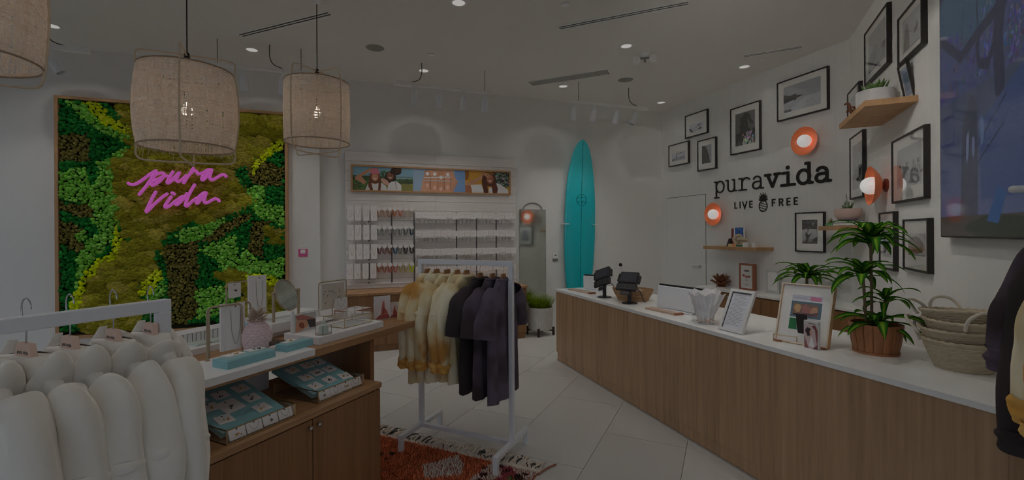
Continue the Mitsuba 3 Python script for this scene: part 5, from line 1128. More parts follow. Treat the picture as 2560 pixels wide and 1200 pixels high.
# wooden bowl
t = thing('wooden_bowl', 'oval wooden bowl behind the second card terminal', 'bowl', yawf(2.79, 4.03, CZ, -55))
mat('mat_bowl', proc(lambda p, n, uv: dmix(lin(196, 158, 116), lin(148, 110, 74), dnoise(p.z * 160, dfbm(p.x * 9, p.y * 9, 0, 2) * 3, 0.0))), .5)
part(t, 'shell', lathe([(0, 0), (.135, 0), (.15, .006), (.19, .075), (.205, .118), (.208, .122), (.199, .121), (.18, .075), (.13, .018), (0, .015)], 56, sx=1.05, sy=.72), 'mat_bowl', 40)
mat('mat_wrap', lin(206, 202, 204), .25)
g = random.Random(4)
t0 = 'wooden_bowl'
for i in range(9):
    a = g.uniform(0, 6.28); r = g.uniform(.02, .12)
    k = thing('wrapped_sample', ('clear', 'silver', 'white', 'pale pink', 'crumpled', 'shiny', 'small', 'folded', 'twisted')[i] + ' wrapped sample packet in the wooden bowl', 'packet', yawf(2.79, 4.03, CZ, -55) @ rotz(a, (r * math.cos(a) * 1.0, r * math.sin(a) * .65, .075 + g.uniform(0, .03))), 'packets in the wooden bowl')
    v = ico(.036, 3); v.vertices = v.vertices * np.array([1.2, .8, .5]) * (1 + .5 * (meshkit.noise(v.vertices * 60 + i) - .5))[:, None]
    scene[k] = mikit.ply(v, 'mat_wrap', False, to_world=T(FRAME[k]))
# scanner / phone
t = thing('desk_phone', 'black desk phone standing behind the second monitor', 'phone', yawf(3.07, 3.42, CZ, -70))
part(t, 'base', bx(-.055, .055, -.05, .06, 0, .03, .008), 'mat_pos'); part(t, 'screen_block', xf(bx(-.052, .052, 0, .13, -.012, .012, .006), frame((0, -.02, .03), (1, 0, 0), (0, -.93, .37))), 'mat_pos')
part(t, 'display', xf(bx(-.038, .038, .04, .11, .0122, .0130), frame((0, -.02, .03), (1, 0, 0), (0, -.93, .37))), 'mat_grey', label='grey display')
part(t, 'handset', tube(smoothpath([(-.07, -.03, .05), (-.075, .01, .075), (-.07, .05, .06)], 5), .014, 10), 'mat_pos', True)
# glass bowl of tissue paper
t = thing('glass_bowl', 'round glass bowl standing at the front edge of the counter', 'bowl', yawf(2.60, 2.80, CZ, 0))
part(t, 'bowl', lathe([(0, .001), (.06, .001), (.085, .014), (.108, .055), (.110, .085), (.100, .120), (.094, .130)], 40), 'mat_pane', True, label='clear glass bowl')
part(t, 'base_ring', lathe([(.05, 0), (.062, 0), (.062, .005), (.05, .005)], 32), 'mat_acryl', True)
mat('mat_tissue', lin(240, 238, 238), .8)
g = random.Random(8)
tn = 'first second third fourth fifth sixth seventh eighth ninth tenth eleventh twelfth'.split()
for i in range(12):
    a = 2 * math.pi * i / 12 + g.uniform(-.2, .2); L = g.uniform(.17, .25); lean = g.uniform(.15, .55)
    rows = []
    for u in np.linspace(0, 1, 9):
        w = .022 + .075 * u
        rows.append([(s * w, .012 * math.sin(7 * s + i + 3 * u) + .010 * math.cos(3 * s), u * L + (.016 * math.cos(6 * s + i) if u > .95 else 0)) for s in np.linspace(-1, 1, 9)])
    P = np.array(rows); n0, n1 = P.shape[:2]; ii, jj = np.meshgrid(np.arange(n0 - 1), np.arange(n1 - 1), indexing='ij')
    q4 = np.stack([ii * n1 + jj, ii * n1 + jj + 1, (ii + 1) * n1 + jj + 1, (ii + 1) * n1 + jj], -1).reshape(-1, 4)
    m = trimesh.Trimesh(P.reshape(-1, 3), np.vstack([q4[:, [0, 1, 2]], q4[:, [0, 2, 3]]]), process=False)
    d = np.array([math.cos(a), math.sin(a), 0]); z = np.array([d[0] * lean, d[1] * lean, 1.0])
    k = thing('paper_sheet', f'white folded paper sheet in the round glass bowl, {tn[i]} counting round its rim', 'paper', yawf(2.60, 2.80, CZ + .02, 0) @ frame(d * g.uniform(.01, .040), np.cross(z, d) * -1, z), 'folded papers in the glass bowl')
    scene[k] = mikit.ply(m, 'mat_tissue', True, to_world=T(FRAME[k]))
t = thing('shell_garland', 'pale shell and wood trinkets lying inside the round glass bowl', 'trinkets', yawf(2.60, 2.80, CZ + .012, 0), kind='stuff')
mat('mat_shell', lin(206, 178, 156), .5)
scene[t] = mikit.ply(cat(*[ico(g.uniform(.007, .012), 1, (g.uniform(-.06, .06), g.uniform(-.06, .06), g.uniform(.008, .03)), (1.3, .8, .6)) for _ in range(40)]), 'mat_shell', True, to_world=T(FRAME[t]))
# white framed document
def leaning(name, label, catg, c, right, w, h, lean, build):
    """local x right, y up the leaning face, z out towards the viewer"""
    r = np.array([*right, 0.0]); r /= np.linalg.norm(r); out = np.array([r[1], -r[0], 0]);
    up = np.array([0, 0, 1.0]) * math.cos(lean) - out * math.sin(lean)
    M = np.eye(4); M[:3, 0] = r; M[:3, 1] = up; M[:3, 2] = np.cross(r, up); M[:3, 3] = c
    t = thing(name, label, catg, M); build(t, w, h); return t
def lines_print(w, h, n, rows_, c=(150, 152, 158), bg=(226, 229, 236), seed=1):
    g = random.Random(seed); lay = [(sbox(0, 0, 1, 1), bg)]
    for k in range(n):
        y = .92 - .84 * k / n; a = .1 + g.uniform(0, .04); lay.append((sbox(a, y - .006, 1 - a - g.uniform(0, .25), y + .004), c))
    return printed(w, h, lay)
def doc(t, w, h):
    b = .022
    part(t, 'frame', cat(bx(0, w, 0, b, -.012, .010, .002), bx(0, w, h - b, h, -.012, .010, .002), bx(0, b, b, h - b, -.012, .010, .002), bx(w - b, w, b, h - b, -.012, .010, .002)), 'mat_white')
    part(t, 'backing', bx(b * .5, w - b * .5, b * .5, h - b * .5, -.011, -.002), 'mat_paper')
    me, col = lines_print(w - 2 * b, h - 2 * b, 22, None); me.apply_translation((w / 2, h / 2, -.0015)); part(t, 'page', me, 'mat_print', color=col, label='printed white page')
    part(t, 'inner_edge', cat(bx(b, w - b, h - b - .006, h - b, -.0014, .004), bx(b, b + .004, b, h - b, -.0014, .004)), 'mat_dark_grey')
    part(t, 'stand', bx(w * .35, w * .65, .0, h * .7, -.016, -.0125), 'mat_white')
leaning('document_frame', 'white framed printed page leaning on the counter beside the glass bowl', 'picture frame', (2.528, 2.598, CZ + .004), (.055, -.998), .205, .315, .44, doc)
# large framed collage
mat('mat_pale_edge', lin(226, 212, 192), .5)
def collage(t, w, h):
    b = .009
    part(t, 'frame', cat(bx(0, w, 0, b, -.036, .006, .002), bx(0, w, h - b, h, -.036, .006, .002), bx(0, b, b, h - b, -.036, .006, .002), bx(w - b, w, b, h - b, -.036, .006, .002)), 'mat_oak_frame')
    part(t, 'front_edge', cat(bx(0, w, 0, b, .006, .009, .001), bx(0, w, h - b, h, .006, .009, .001), bx(0, b, b, h - b, .006, .009, .001), bx(w - b, w, b, h - b, .006, .009, .001)), 'mat_pale_edge', label='pale front edge')
    part(t, 'mat_board', bx(b * .6, w - b * .6, b * .6, h - b * .6, -.03, -.004), 'mat_paper', label='white mat board')
    lay = [(sbox(0, 0, 1, 1), (222, 226, 230)), (sbox(0, .86, 1, 1), (206, 206, 218)), (pg(.62, .86, .96, .86, .96, .98, .6, .98), (216, 136, 168)), (sbox(.0, .82, 1, .86), (228, 228, 232)), (sbox(0, .36, 1, .82), (96, 124, 138)), (sbox(.06, .42, .9, .76), (146, 116, 104)), (blob(.22, .62, .12, .12, 14, 0, .3, 1), (206, 164, 120)), (blob(.5, .58, .14, .16, 14, 0, .3, 2), (176, 122, 118)), (blob(.75, .58, .14, .10, 14, .6, .3, 3), (204, 158, 130)), (sbox(.08, .42, .3, .46), (30, 30, 32)), (pg(.36, .40, .86, .44, .9, .56, .7, .5, .4, .5), (120, 92, 100)), (sbox(0, .32, 1, .36), (228, 228, 230)), (sbox(0, 0, .26, .32), (46, 122, 74)), (sbox(.26, .0, .52, .32), (124, 150, 136)), (sbox(.52, .0, 1, .32), (200, 196, 198)), (sbox(.1, .9, .5, .94), (190, 192, 206))]
    me, col = printed(w * .58, h * .58, lay); me.apply_translation((w * .52, h * .52, -.0035)); part(t, 'photo', me, 'mat_print', color=col, label='colour photo collage')
    part(t, 'easel_leg', xf(bx(w * .42, w * .62, 0, h * .5, -.012, 0, .002), frame((0, .012, -.037), (1, 0, 0), (0, -.5, .87))), 'mat_tee_black', label='dark easel back')
    part(t, 'foot_bar', bx(.0, .05, -.004, .004, -.036, .03, .002), 'mat_copper_wood'); part(t, 'foot_bar', bx(w - .05, w, -.004, .004, -.036, .03, .002), 'mat_copper_wood')
mat('mat_oak_frame', lin(206, 162, 112), .5)
leaning('collage_frame', 'large oak framed photo collage leaning on the counter beside the big plant', 'picture frame', (2.620, 2.214, CZ + .002), (.262, -.965), .302, .385, .31, collage)
# small glass box and photo block
mat('mat_gilt', lin(196, 176, 130), .35, metallic=.8)
def glass_box(label, M, w, d, h, lid=True, m='mat_gilt', r=.0022, name='glass_box', group=None):
    t = thing(name, label, 'glass box', M, group)
    P = [(sx * w / 2, sy * d / 2) for sx, sy in ((-1, -1), (1, -1), (1, 1), (-1, 1))]
    ed = []
    for i in range(4):
        a, b = P[i], P[(i + 1) % 4]
        for z in (r, h - r): ed.append(tube([(*a, z), (*b, z)], r, 6))
        ed.append(tube([(*a, 0), (*a, h)], r, 6))
    part(t, 'metal_edges', cat(*ed), m, 40)
    for i in range(4):
        a, b = np.array(P[i]), np.array(P[(i + 1) % 4]); dd = (b - a) / np.linalg.norm(b - a); nn = np.array([dd[1], -dd[0]]) * .0005
        part(t, 'pane', prism(Polygon([a + dd * .002 - nn, b - dd * .002 - nn, b - dd * .002 + nn, a + dd * .002 + nn]), .003, h - .003), 'mat_pane', label='clear glass side')
    part(t, 'bottom', bx(-w / 2 + .001, w / 2 - .001, -d / 2 + .001, d / 2 - .001, .0005, .002), 'mat_acryl' if lid else 'mat_mirror_tray')
    if lid: part(t, 'lid', bx(-w / 2, w / 2, -d / 2, d / 2, h - .001, h), 'mat_pane', label='clear glass lid')
    return t
mat('mat_mirror_tray', lin(120, 104, 84), .35)
glass_box('small gilt edged glass box in front of the photo collage', yawf(2.66, 2.165, CZ, -60), .13, .075, .045)
t = thing('photo_block', 'small standing acrylic photo block in front of the collage', 'photo', wallM((2.617, 2.010, CZ), (.053, -.9986, 0), (-.9986, -.053, 0)))
lay = [(sbox(0, 0, 1, 1), (206, 184, 184)), (sbox(0, .86, 1, 1), (214, 206, 206)), (pg(.2, .75, .5, .86, .8, .7, .9, .3, .98, .1, 1, .7, .8, .9), (136, 72, 76)), (blob(.3, .62, .2, .16, 14, 0, .4, 1), (66, 48, 50)), (pg(.35, .1, .5, .45, .62, .4, .75, .05), (232, 228, 230)), (blob(.5, .6, .1, .09, 12), (214, 166, 150)), (pg(0, 0, .35, .0, .1, .3, 0, .5), (150, 96, 96)), (pg(.6, 0, 1, 0, 1, .2), (122, 76, 78)), (sbox(.3, .91, .8, .94), (120, 96, 98))]
part(t, 'block', bx(0, .088, 0, .169, -.02, 0, .001), 'mat_white'); me, col = printed(.082, .162, lay); me.apply_translation((.044, .0845, .0004)); part(t, 'photo', me, 'mat_print', color=col)
# rope baskets
mat('mat_rope', proc(lambda p, n, uv: dmix(lin(212, 200, 178), lin(176, 160, 130), dnoise(p.x * 60, p.y * 60, p.z * 240) * .6 + dfbm(p.x * 20, p.y * 20, p.z * 20, 2) * .5)), .95)
mat('mat_rope_handle', lin(226, 216, 200), .9)
def basket(label, x, y, z, a, r0, r1, h, seed, tilt=(0, 0)):
    M = yawf(x, y, z, a) @ frame((0, 0, 0), (1, 0, tilt[0]), (-tilt[0], -tilt[1], 1))
    t = thing('rope_basket', label, 'basket', M, 'stacked rope baskets')
    nc = int(h / .0115); prof = [(0, 0), (r0 * .98, 0)]
    for k in range(nc):
        zc = h * (k + .5) / nc; q = (k + .5) / nc; rr = r0 + (r1 - r0) * q ** .8
        for e in (-.8, 0, .8): prof.append((rr + .0042 * math.cos(e * 1.57), zc + h / nc * .5 * e))
    prof += [(r1 + .004, h), (r1 - .004, h + .004), (r1 - .010, h - .004)]
    for k in range(4): q = 1 - k / 3; prof.append((r0 + (r1 - r0) * q ** .8 - .011, max(.006, h * q - .006)))
    prof.append((0, .006))
    b = lathe(prof, 72); v = b.vertices; aa = np.arctan2(v[:, 1], v[:, 0])
    b.vertices = v + np.stack([np.cos(aa), np.sin(aa), 0 * aa], -1) * (.0016 * np.sin(aa * 52 + v[:, 2] * 260) * (np.hypot(v[:, 0], v[:, 1]) > .02))[:, None] * np.array([1, 1, 1])
    part(t, 'body', b, 'mat_rope', True)
    part(t, 'rim_braid', tube([((r1 + .001) * math.cos(q), (r1 + .001) * math.sin(q), h + .002 * math.sin(q * 30)) for q in np.linspace(0, 2 * math.pi, 120, endpoint=False)], .0085, 8, closed=True), 'mat_rope', True)
    for s in (0, math.pi):
        w = .30; pts = []
        for q in np.linspace(0, math.pi, 14):
            ang_ = s + w * 1.35 * math.cos(q); rr = r1 + .010 + .045 * math.sin(q); pts.append((rr * math.cos(ang_), rr * math.sin(ang_), h - .028 + .105 * math.sin(q) * (1.0 if seed % 2 else .7)))
        part(t, 'handle', tube(smoothpath(pts, 3), .0075, 8), 'mat_rope_handle', True, label='pale rope handle')
bxx, byy = 2.975, 1.415
basket('natural rope basket at the bottom of the stack on the counter', bxx, byy, CZ, -100, .105, .160, .145, 1)
basket('second rope basket from the bottom of the stack on the counter', bxx + .005, byy + .008, CZ + .060, -70, .100, .158, .145, 2, (.03, .04))
basket('third rope basket from the bottom of the stack on the counter', bxx + .008, byy - .004, CZ + .112, -130, .098, .156, .145, 3, (-.05, .05))
basket('topmost rope basket of the stack on the counter', bxx + .008, byy + .012, CZ + .168, -85, .096, .153, .125, 4, (.06, -.06))
# back cabinet things
BZ = .760
t = thing('wooden_flower', 'carved dark wooden lotus flower on the back cabinet near the door', 'ornament', yawf(5.33, 5.42, BZ, 20))
mat('mat_dark_wood', lin(118, 70, 44), .6)
part(t, 'base', lathe([(0, 0), (.07, 0), (.075, .008), (0, .012)], 24), 'mat_dark_wood')
for ring_, n_, L, tl, z0 in ((0, 8, .17, .75, .0), (1, 7, .18, .42, .02), (2, 5, .17, .12, .03)):
    for i in range(n_):
        a = 2 * math.pi * (i + .5 * ring_) / n_
        v = ico(1, 2); v.vertices = v.vertices * np.array([.012, .036, L / 2]); v.vertices[:, 2] += L / 2; v.vertices[:, 1] *= (1 - .55 * np.clip(v.vertices[:, 2] / L - .45, 0, 1) * 1.6); v.vertices[:, 0] += .25 * v.vertices[:, 2] ** 2 / L
        part(t, 'petal', xf(v, rotz(a, (.015 * math.cos(a), .015 * math.sin(a), z0)) @ frame((0, 0, 0), (math.cos(tl), 0, -math.sin(tl)), (math.sin(tl), 0, math.cos(tl)))), 'mat_dark_wood', True)
art = [(blob(.5, .82, .0, .0, 3), (0, 0, 0)), (sbox(.28, .76, .72, .82), (70, 68, 66)), (blob(.2, .56, .14, .06, 12, 0, .6, 2), (170, 80, 76)), (blob(.45, .50, .12, .06, 12, 0, .6, 3), (190, 96, 86)), (blob(.72, .52, .14, .06, 12, 0, .6, 4), (150, 70, 70)), (ln(.02, .5, .5, .5, .24), (110, 130, 100)), (ln(.015, .32, .32, .5, .36, .66, .3), (130, 110, 96)), (sbox(.35, .1, .65, .13), (150, 150, 150))]
pic('small brown framed flower print standing on the back cabinet', wallM((5.385, 5.08, BZ + .372), (.02, -1, 0), (-1, -.02, 0)), .245, .372, art, (.06, .06, .05, .05), (232, 230, 226), .024, .06, 'mat_copper_wood', 'flower_print')
t = thing('acrylic_sign', 'blank white acrylic card holder beside the brown framed print', 'sign holder', wallM((5.36, 4.66, BZ), (.02, -1, 0), (-1, -.02, 0)))
part(t, 'panel', bx(0, .20, .006, .30, -.004, 0, .001), 'mat_acryl'); part(t, 'card', bx(.03, .17, .04, .28, .0002, .001), 'mat_paper'); part(t, 'foot', bx(0, .20, 0, .006, -.05, .04, .001), 'mat_acryl')
# ------------------------------------------------------------------ things on the wall shelves
def book(name, label, M, w, h, th, cover, art=None, pages=True):
    """lying book: w x h cover, th thick (local z up), spine on -x"""
    t = thing('book', label, 'book', M)
    part(t, 'cover', cat(bx(0, w, 0, h, 0, .003, .001), bx(0, w, 0, h, th - .003, th, .001), bx(0, .003, 0, h, 0, th, .001)), cover)
    part(t, 'pages', bx(.003, w - .005, .004, h - .004, .003, th - .003), 'mat_paper', label='white page block')
    if art:
        me, col = printed(w - .006, h - .006, art); me.apply_translation((w / 2, h / 2, th + .0003)); part(t, 'cover_print', me, 'mat_print', color=col)
    return t
mat('mat_book_teal', lin(70, 110, 106), .5); mat('mat_book_navy', lin(40, 50, 84), .5); mat('mat_book_red', lin(130, 56, 56), .5); mat('mat_book_cream', lin(224, 206, 150), .5); mat('mat_book_grey', lin(206, 208, 212), .5)
z0 = 1.373
# left shelf: upright books face out, knot on a lying book, candle
bk = lambda y, x, z, out=(-1, 0, 0): wallM((x, y, z), (0, -1, 0), out)
art = [(sbox(0, 0, 1, 1), (58, 104, 176)), (pg(0, 0, .1, .3, .45, .62, .5, .75, .56, .62, .9, .34, 1, .2, 1, 0), (110, 88, 74)), (pg(0, 0, .5, .0, .8, .1, .3, .3), (150, 74, 44)), (ln(.04, .5, .6, .5, .95), (60, 60, 66)), (ln(.02, .36, .86, .64, .9), (60, 60, 66)), (blob(.4, .92, .05, .02), (220, 226, 232)), (blob(.62, .9, .06, .02), (220, 226, 232))]
t = book('book', 'white book with a blue and brown cover standing on the left shelf', bk(5.155, 5.33, z0), .185, .285, .02, 'mat_white', None)
me, col = printed(.150, .25, art); me.apply_translation((.0965, .150, .0205)); part(t, 'cover_print', me, 'mat_print', color=col)
book('book', 'narrow dark red book standing behind the blue cover on the left shelf', bk(5.225, 5.36, z0), .16, .265, .024, 'mat_book_red')
mat('mat_granite', lin(66, 56, 58), .6)
solo('bookend', 'small dark wedge bookend at the left end of the left shelf', 'bookend', prism(Polygon([(0, 0), (.075, 0), (.075, .115), (.05, .115)]), -.05, .0), 'mat_granite', M=bk(5.29, 5.30, z0))
t = book('book', 'thick cream book with orange lettering lying on the left shelf', frame((5.17, 4.86, z0), (1, 0, 0)), .16, .265, .040, 'mat_book_cream')
part(t, 'spine_band', bx(-.0012, .0, .01, .12, .006, .034), 'mat_book_teal', label='pale green spine panel'); part(t, 'spine_lettering', bx(-.0012, .0, .13, .19, .008, .032), 'mat_orange', label='orange spine lettering')
mat('mat_knot', proc(lambda p, n, uv: dmix(lin(214, 204, 186), lin(178, 160, 134), dfbm(p.x * 40, p.y * 40, p.z * 40, 2))), .8)
a = np.linspace(0, 2 * math.pi, 160, endpoint=False)
kn = np.stack([(2 + np.cos(3 * a)) * np.cos(2 * a), (2 + np.cos(3 * a)) * np.sin(2 * a), 1.25 * np.sin(3 * a)], -1) * .0245
solo('wood_knot', 'pale wooden chain knot ornament on the cream book', 'ornament', tube(kn, .0235, 16, closed=True), 'mat_knot', True, M=frame((5.245, 4.99, z0 + .095), (.3, -.95, .1), (.75, .2, .62)))
t = thing('candle', 'small white candle cup with a cube beside it on the left shelf', 'candle', frame((5.24, 4.74, z0)))
part(t, 'cup', lathe([(0, 0), (.03, 0), (.034, .004), (.034, .06), (.030, .062), (.029, .05), (0, .048)], 28), 'mat_white', 30)
solo('white_cube', 'white stone cube on the left shelf beside the candle cup', 'ornament', bx(-.033, .033, -.033, .033, 0, .068, .004), 'mat_white', M=frame((5.20, 4.835, z0), (.95, .3, 0)))
# middle shelf in the corner
def sh(M, s, o, z=.0472): return M @ np.array([[1, 0, 0, s], [0, 1, 0, z], [0, 0, 1, o], [0, 0, 0, 1.]])
def up(M): return M @ np.array([[1, 0, 0, 0], [0, 0, 1, 0], [0, -1, 0, 0], [0, 0, 0, 1.]])       # local z up, y into the wall
Mb = up(sh(SHM, .47, .26))
book('book', 'wide white book with a green back at the bottom of the corner shelf pile', Mb, .33, .22, .030, 'mat_book_teal')
book('book', 'dark covered white book on top of the pile on the corner shelf', up(sh(SHM, .49, .25, .0775)), .27, .20, .022, 'mat_book_navy')
mat('mat_pink_clay', lin(216, 188, 176), .6); mat('mat_soil', lin(58, 44, 36), .95)
def leaf_blob(L, w, bend, n=7):
    """small fleshy leaf along +z"""
    rings = []
    for q in np.linspace(0, 1, n):
        ww = w * math.sin(math.pi * min(.97, q * .85 + .12)) ; a = np.linspace(0, 2 * math.pi, 8, endpoint=False)
        rings.append(np.stack([ww * np.cos(a), .45 * ww * np.sin(a) + bend * q * q, q * L + 0 * a], -1))
    R = np.array(rings); k, m = R.shape[:2]; i, j = np.meshgrid(np.arange(k - 1), np.arange(m), indexing='ij'); j2 = (j + 1) % m
    q4 = np.stack([i * m + j, i * m + j2, (i + 1) * m + j2, (i + 1) * m + j], -1).reshape(-1, 4)
    return trimesh.Trimesh(R.reshape(-1, 3), np.vstack([q4[:, [0, 1, 2]], q4[:, [0, 2, 3]]]), process=False)
mat('mat_succulent', lin(96, 128, 66), .5); mat('mat_succulent_dark', lin(84, 100, 66), .5)
Mp = up(sh(SHM, .62, .15, .0997))
t = thing('potted_succulent', 'pale pink bowl planter with a trailing succulent on the corner shelf', 'plant', Mp)
part(t, 'bowl', lathe([(0, 0), (.06, 0), (.085, .010), (.112, .045), (.122, .09), (.122, .122), (.115, .123), (.112, .09), (0, .085)], 48), 'mat_pink_clay', 40)
part(t, 'soil', lathe([(0, .104), (.114, .102), (.114, .10)], 28), 'mat_soil')
g = random.Random(2)
for st_ in range(6):
    a0 = g.uniform(0, 6.28); ln_ = g.uniform(.05, .09) if st_ else .17; base = np.array([.05 * math.cos(a0), .04 * math.sin(a0), .105]); tip = base + np.array([.04 * math.cos(a0), .03 * math.sin(a0), ln_]) if st_ else np.array([-.075, 0, .28])
    if not st_: base = np.array([-.02, 0, .105])
    part(t, 'stem', tube([base, (base + tip) / 2 + [0.01, 0, 0], tip], .0025, 6), 'mat_succulent_dark', True)
    for k in range(9):
        p = base + (tip - base) * (k + .6) / 9; az = g.uniform(0, 6.28); sc = (.030 if st_ else .022) * (1.2 - .6 * k / 9)
        part(t, 'leaf', xf(leaf_blob(sc, sc * .30, .006, 5), frame(p, (math.sin(az), -math.cos(az), 0), (math.cos(az), math.sin(az), .55))), 'mat_succulent', True)
t = book('book', 'pale book with a light blue picture standing behind the pink planter', sh(SHM, .20, .10), .20, .225, .018, 'mat_book_grey')
me, col = printed(.19, .215, [(sbox(0, 0, 1, 1), (214, 218, 222)), (sbox(.4, .2, .8, .66), (130, 184, 206)), (sbox(.4, .2, .6, .5), (150, 188, 168)), (sbox(.1, .1, .35, .5), (196, 186, 172)), (sbox(.15, .76, .85, .8), (160, 190, 206))]); me.apply_translation((.10, .1125, .0185)); part(t, 'cover_print', me, 'mat_print', color=col)
solo('driftwood', 'short curved piece of driftwood at the left end of the corner shelf', 'ornament', tube(smoothpath([(-.10, 0, .012), (-.06, .02, .035), (.0, .02, .055), (.06, .01, .068), (.11, 0, .072)], 6), [.012 + .010 * math.sin(3 * q) for q in np.linspace(0, 1, 25)], 10), 'mat_knot', True, M=up(sh(SHM, .30, .27)))
mat('mat_green_card', lin(110, 170, 120), .6)
solo('green_box', 'small green and cream box on the corner shelf under the driftwood', 'box', bx(0, .10, -.06, 0, 0, .038, .002), 'mat_green_card', M=up(sh(SHM, .36, .24)))
# upper shelf
Mu = up(sh(SHU, .48, .165, .0475))
t = thing('potted_succulent', 'white round planter with a jade plant on the high corner shelf', 'plant', Mu)
part(t, 'pot', lathe([(0, 0), (.105, 0), (.128, .008), (.132, .05), (.132, .155), (.125, .157), (.122, .12), (0, .115)], 56), 'mat_white', 40)
part(t, 'soil', lathe([(0, .142), (.126, .140), (.126, .135)], 28), 'mat_soil')
g = random.Random(9)
for k in range(26):
    az = g.uniform(0, 6.28); r = g.uniform(.0, .07); tl = g.uniform(.1, .9); L = g.uniform(.06, .12)
    part(t, 'leaf', xf(leaf_blob(L, .016, .012, 7), frame((.03 + r * math.cos(az), r * math.sin(az), .135), (math.sin(az), -math.cos(az), 0), (math.cos(az) * tl, math.sin(az) * tl, 1))), 'mat_succulent', True)
pic('small dark framed blue picture leaning behind the jade plant', SHU @ np.array([[1, 0, 0, .60], [0, .985, -.17, .0475 + .30], [0, .17, .985, .035], [0, 0, 0, 1.]]), .20, .30, [(sbox(0, 0, 1, 1), (150, 170, 196)), (sbox(.2, .2, .8, .8), (120, 144, 176))], (.08, .08, .08, .08), (150, 170, 196), .014, .02, 'mat_frame_black', 'picture_frame')
t = thing('wooden_coral', 'brown carved wooden branch ornament at the left end of the high shelf', 'ornament', up(sh(SHU, .13, .20, .048)))
for k in range(7):
    a = k * .9; part(t, 'branch', tube(smoothpath([(0, 0, .03), (.05 * math.cos(a), .05 * math.sin(a), .06), (.10 * math.cos(a + .3), .08 * math.sin(a + .3), .09 + .03 * (k % 3)), (.14 * math.cos(a + .2), .11 * math.sin(a + .2), .10 + .05 * (k % 2))], 5), list(np.linspace(.02, .008, 16)), 10), 'mat_dark_wood', True)
part(t, 'body', ico(.035, 2, (0, 0, .032), (1.2, 1.2, .9)), 'mat_dark_wood', True)
# ------------------------------------------------------------------ plants
scene['mat_leaf'] = {'type': 'principledthin', 'base_color': {'type': 'mesh_attribute', 'name': 'vertex_color'}, 'roughness': .32, 'diff_trans': .45, 'spec_trans': 0.0, 'eta': 1.45}
mat('mat_cane', lin(128, 108, 84), .8)
def blade(L, w, droop, rise, twist, g):
    """strap leaf from the origin along +x, rising then drooping; pale stripe in the middle"""
    n = 15; s = np.linspace(0, 1, n); ang = rise - (rise + droop) * s ** 1.25
    x = np.concatenate([[0], np.cumsum(np.cos((ang[1:] + ang[:-1]) / 2))]) * L / (n - 1); z = np.concatenate([[0], np.cumsum(np.sin((ang[1:] + ang[:-1]) / 2))]) * L / (n - 1)
    ww = w * np.clip(np.sin(np.pi * (.10 + .90 * s) ** .75), 0, 1) ** .8 * (s < 1) + .0006
    cols = np.array([-1, -.45, 0, .45, 1.0]); V, C = [], []
    dk, md, st = np.array(lin(34, 84, 30)), np.array(lin(62, 122, 40)), np.array(lin(150, 190, 60))
    k = g.uniform(.8, 1.2)
    for i in range(n):
        tw = twist * s[i]; nx, nz = -math.sin(ang[i]), math.cos(ang[i])
        for c in cols:
            cup = .22 * abs(c) * ww[i]
            off = c * ww[i]
            V.append((x[i] + nx * (cup + off * math.sin(tw)), off * math.cos(tw), z[i] + nz * (cup + off * math.sin(tw))))
            C.append((st if c == 0 else md if abs(c) < .9 and s[i] > .05 else dk) * k * (1 if c == 0 else 1))
    i, j = np.meshgrid(np.arange(n - 1), np.arange(4), indexing='ij')
    q = np.stack([i * 5 + j, i * 5 + j + 1, (i + 1) * 5 + j + 1, (i + 1) * 5 + j], -1).reshape(-1, 4)
    return trimesh.Trimesh(np.array(V), np.vstack([q[:, [0, 1, 2]], q[:, [0, 2, 3]]]), process=False), np.array(C)
def rosette(t, o, n, L, w, g, up_=.5, az0=0.0):
    for i in range(n):
        q = i / max(1, n - 1); az = az0 + i * 2.399 + g.uniform(-.25, .25)
        m, c = blade(L * g.uniform(.8, 1.1) * (.72 + .28 * math.sin(math.pi * (.25 + .6 * q))), w * g.uniform(.8, 1.1), g.uniform(1.0, 1.45) * (1 - .6 * q), .25 + 1.15 * q * up_ * 1.6, g.uniform(-.5, .5), g)
        part(t, 'leaf', xf(m, rotz(az, o + np.array([.008 * math.cos(az), .008 * math.sin(az), -.03 + .05 * q]))), 'mat_leaf', True, color=c)
g = random.Random(21)
px, py = 2.965, 1.845
t = thing('potted_dracaena', 'tall striped dracaena in a wooden slatted pot on the checkout counter', 'plant', frame((2.905, 1.785, .886), (.8, -.6, 0)) @ np.diag([.88, .88, 1, 1]))
mat('mat_pot_wood', woodproc('z', lin(186, 124, 80), lin(132, 82, 50), 60, 3), .45)
ns = 17
for i in range(ns):
    a = 2 * math.pi * i / ns; h2 = math.pi / ns * .985; rings = []
    P = []
    for z, r in ((.012, .122), (.06, .134), (.12, .143), (.168, .148), (.172, .146)):
        for th in (.012, 0):
            for q in (-h2, -h2 * .8, 0, h2 * .8, h2):
                rr = r - th - (.004 if abs(q) == h2 and th == 0 else 0); P.append((rr * math.cos(a + q), rr * math.sin(a + q), z))
    V = np.array(P); F = []
    for k in range(4):
        for c in range(4):
            b0, b1 = k * 10 + 5 + c, (k + 1) * 10 + 5 + c; F += [[b0, b0 + 1, b1 + 1], [b0, b1 + 1, b1]]
            b0, b1 = k * 10 + c, (k + 1) * 10 + c; F += [[b0, b1 + 1, b0 + 1], [b0, b1, b1 + 1]]
        for e in (0, 4): b0, b1 = k * 10 + e, (k + 1) * 10 + e; F += [[b0, b0 + 5, b1 + 5], [b0, b1 + 5, b1]]
    for c in range(4): F += [[40 + c, 45 + c, 46 + c], [40 + c, 46 + c, 41 + c]]
    part(t, 'stave', trimesh.Trimesh(V, np.array(F), process=False), 'mat_pot_wood', True)
part(t, 'pot_foot', lathe([(0, 0), (.126, 0), (.128, .014), (0, .015)], 48), 'mat_pot_wood')
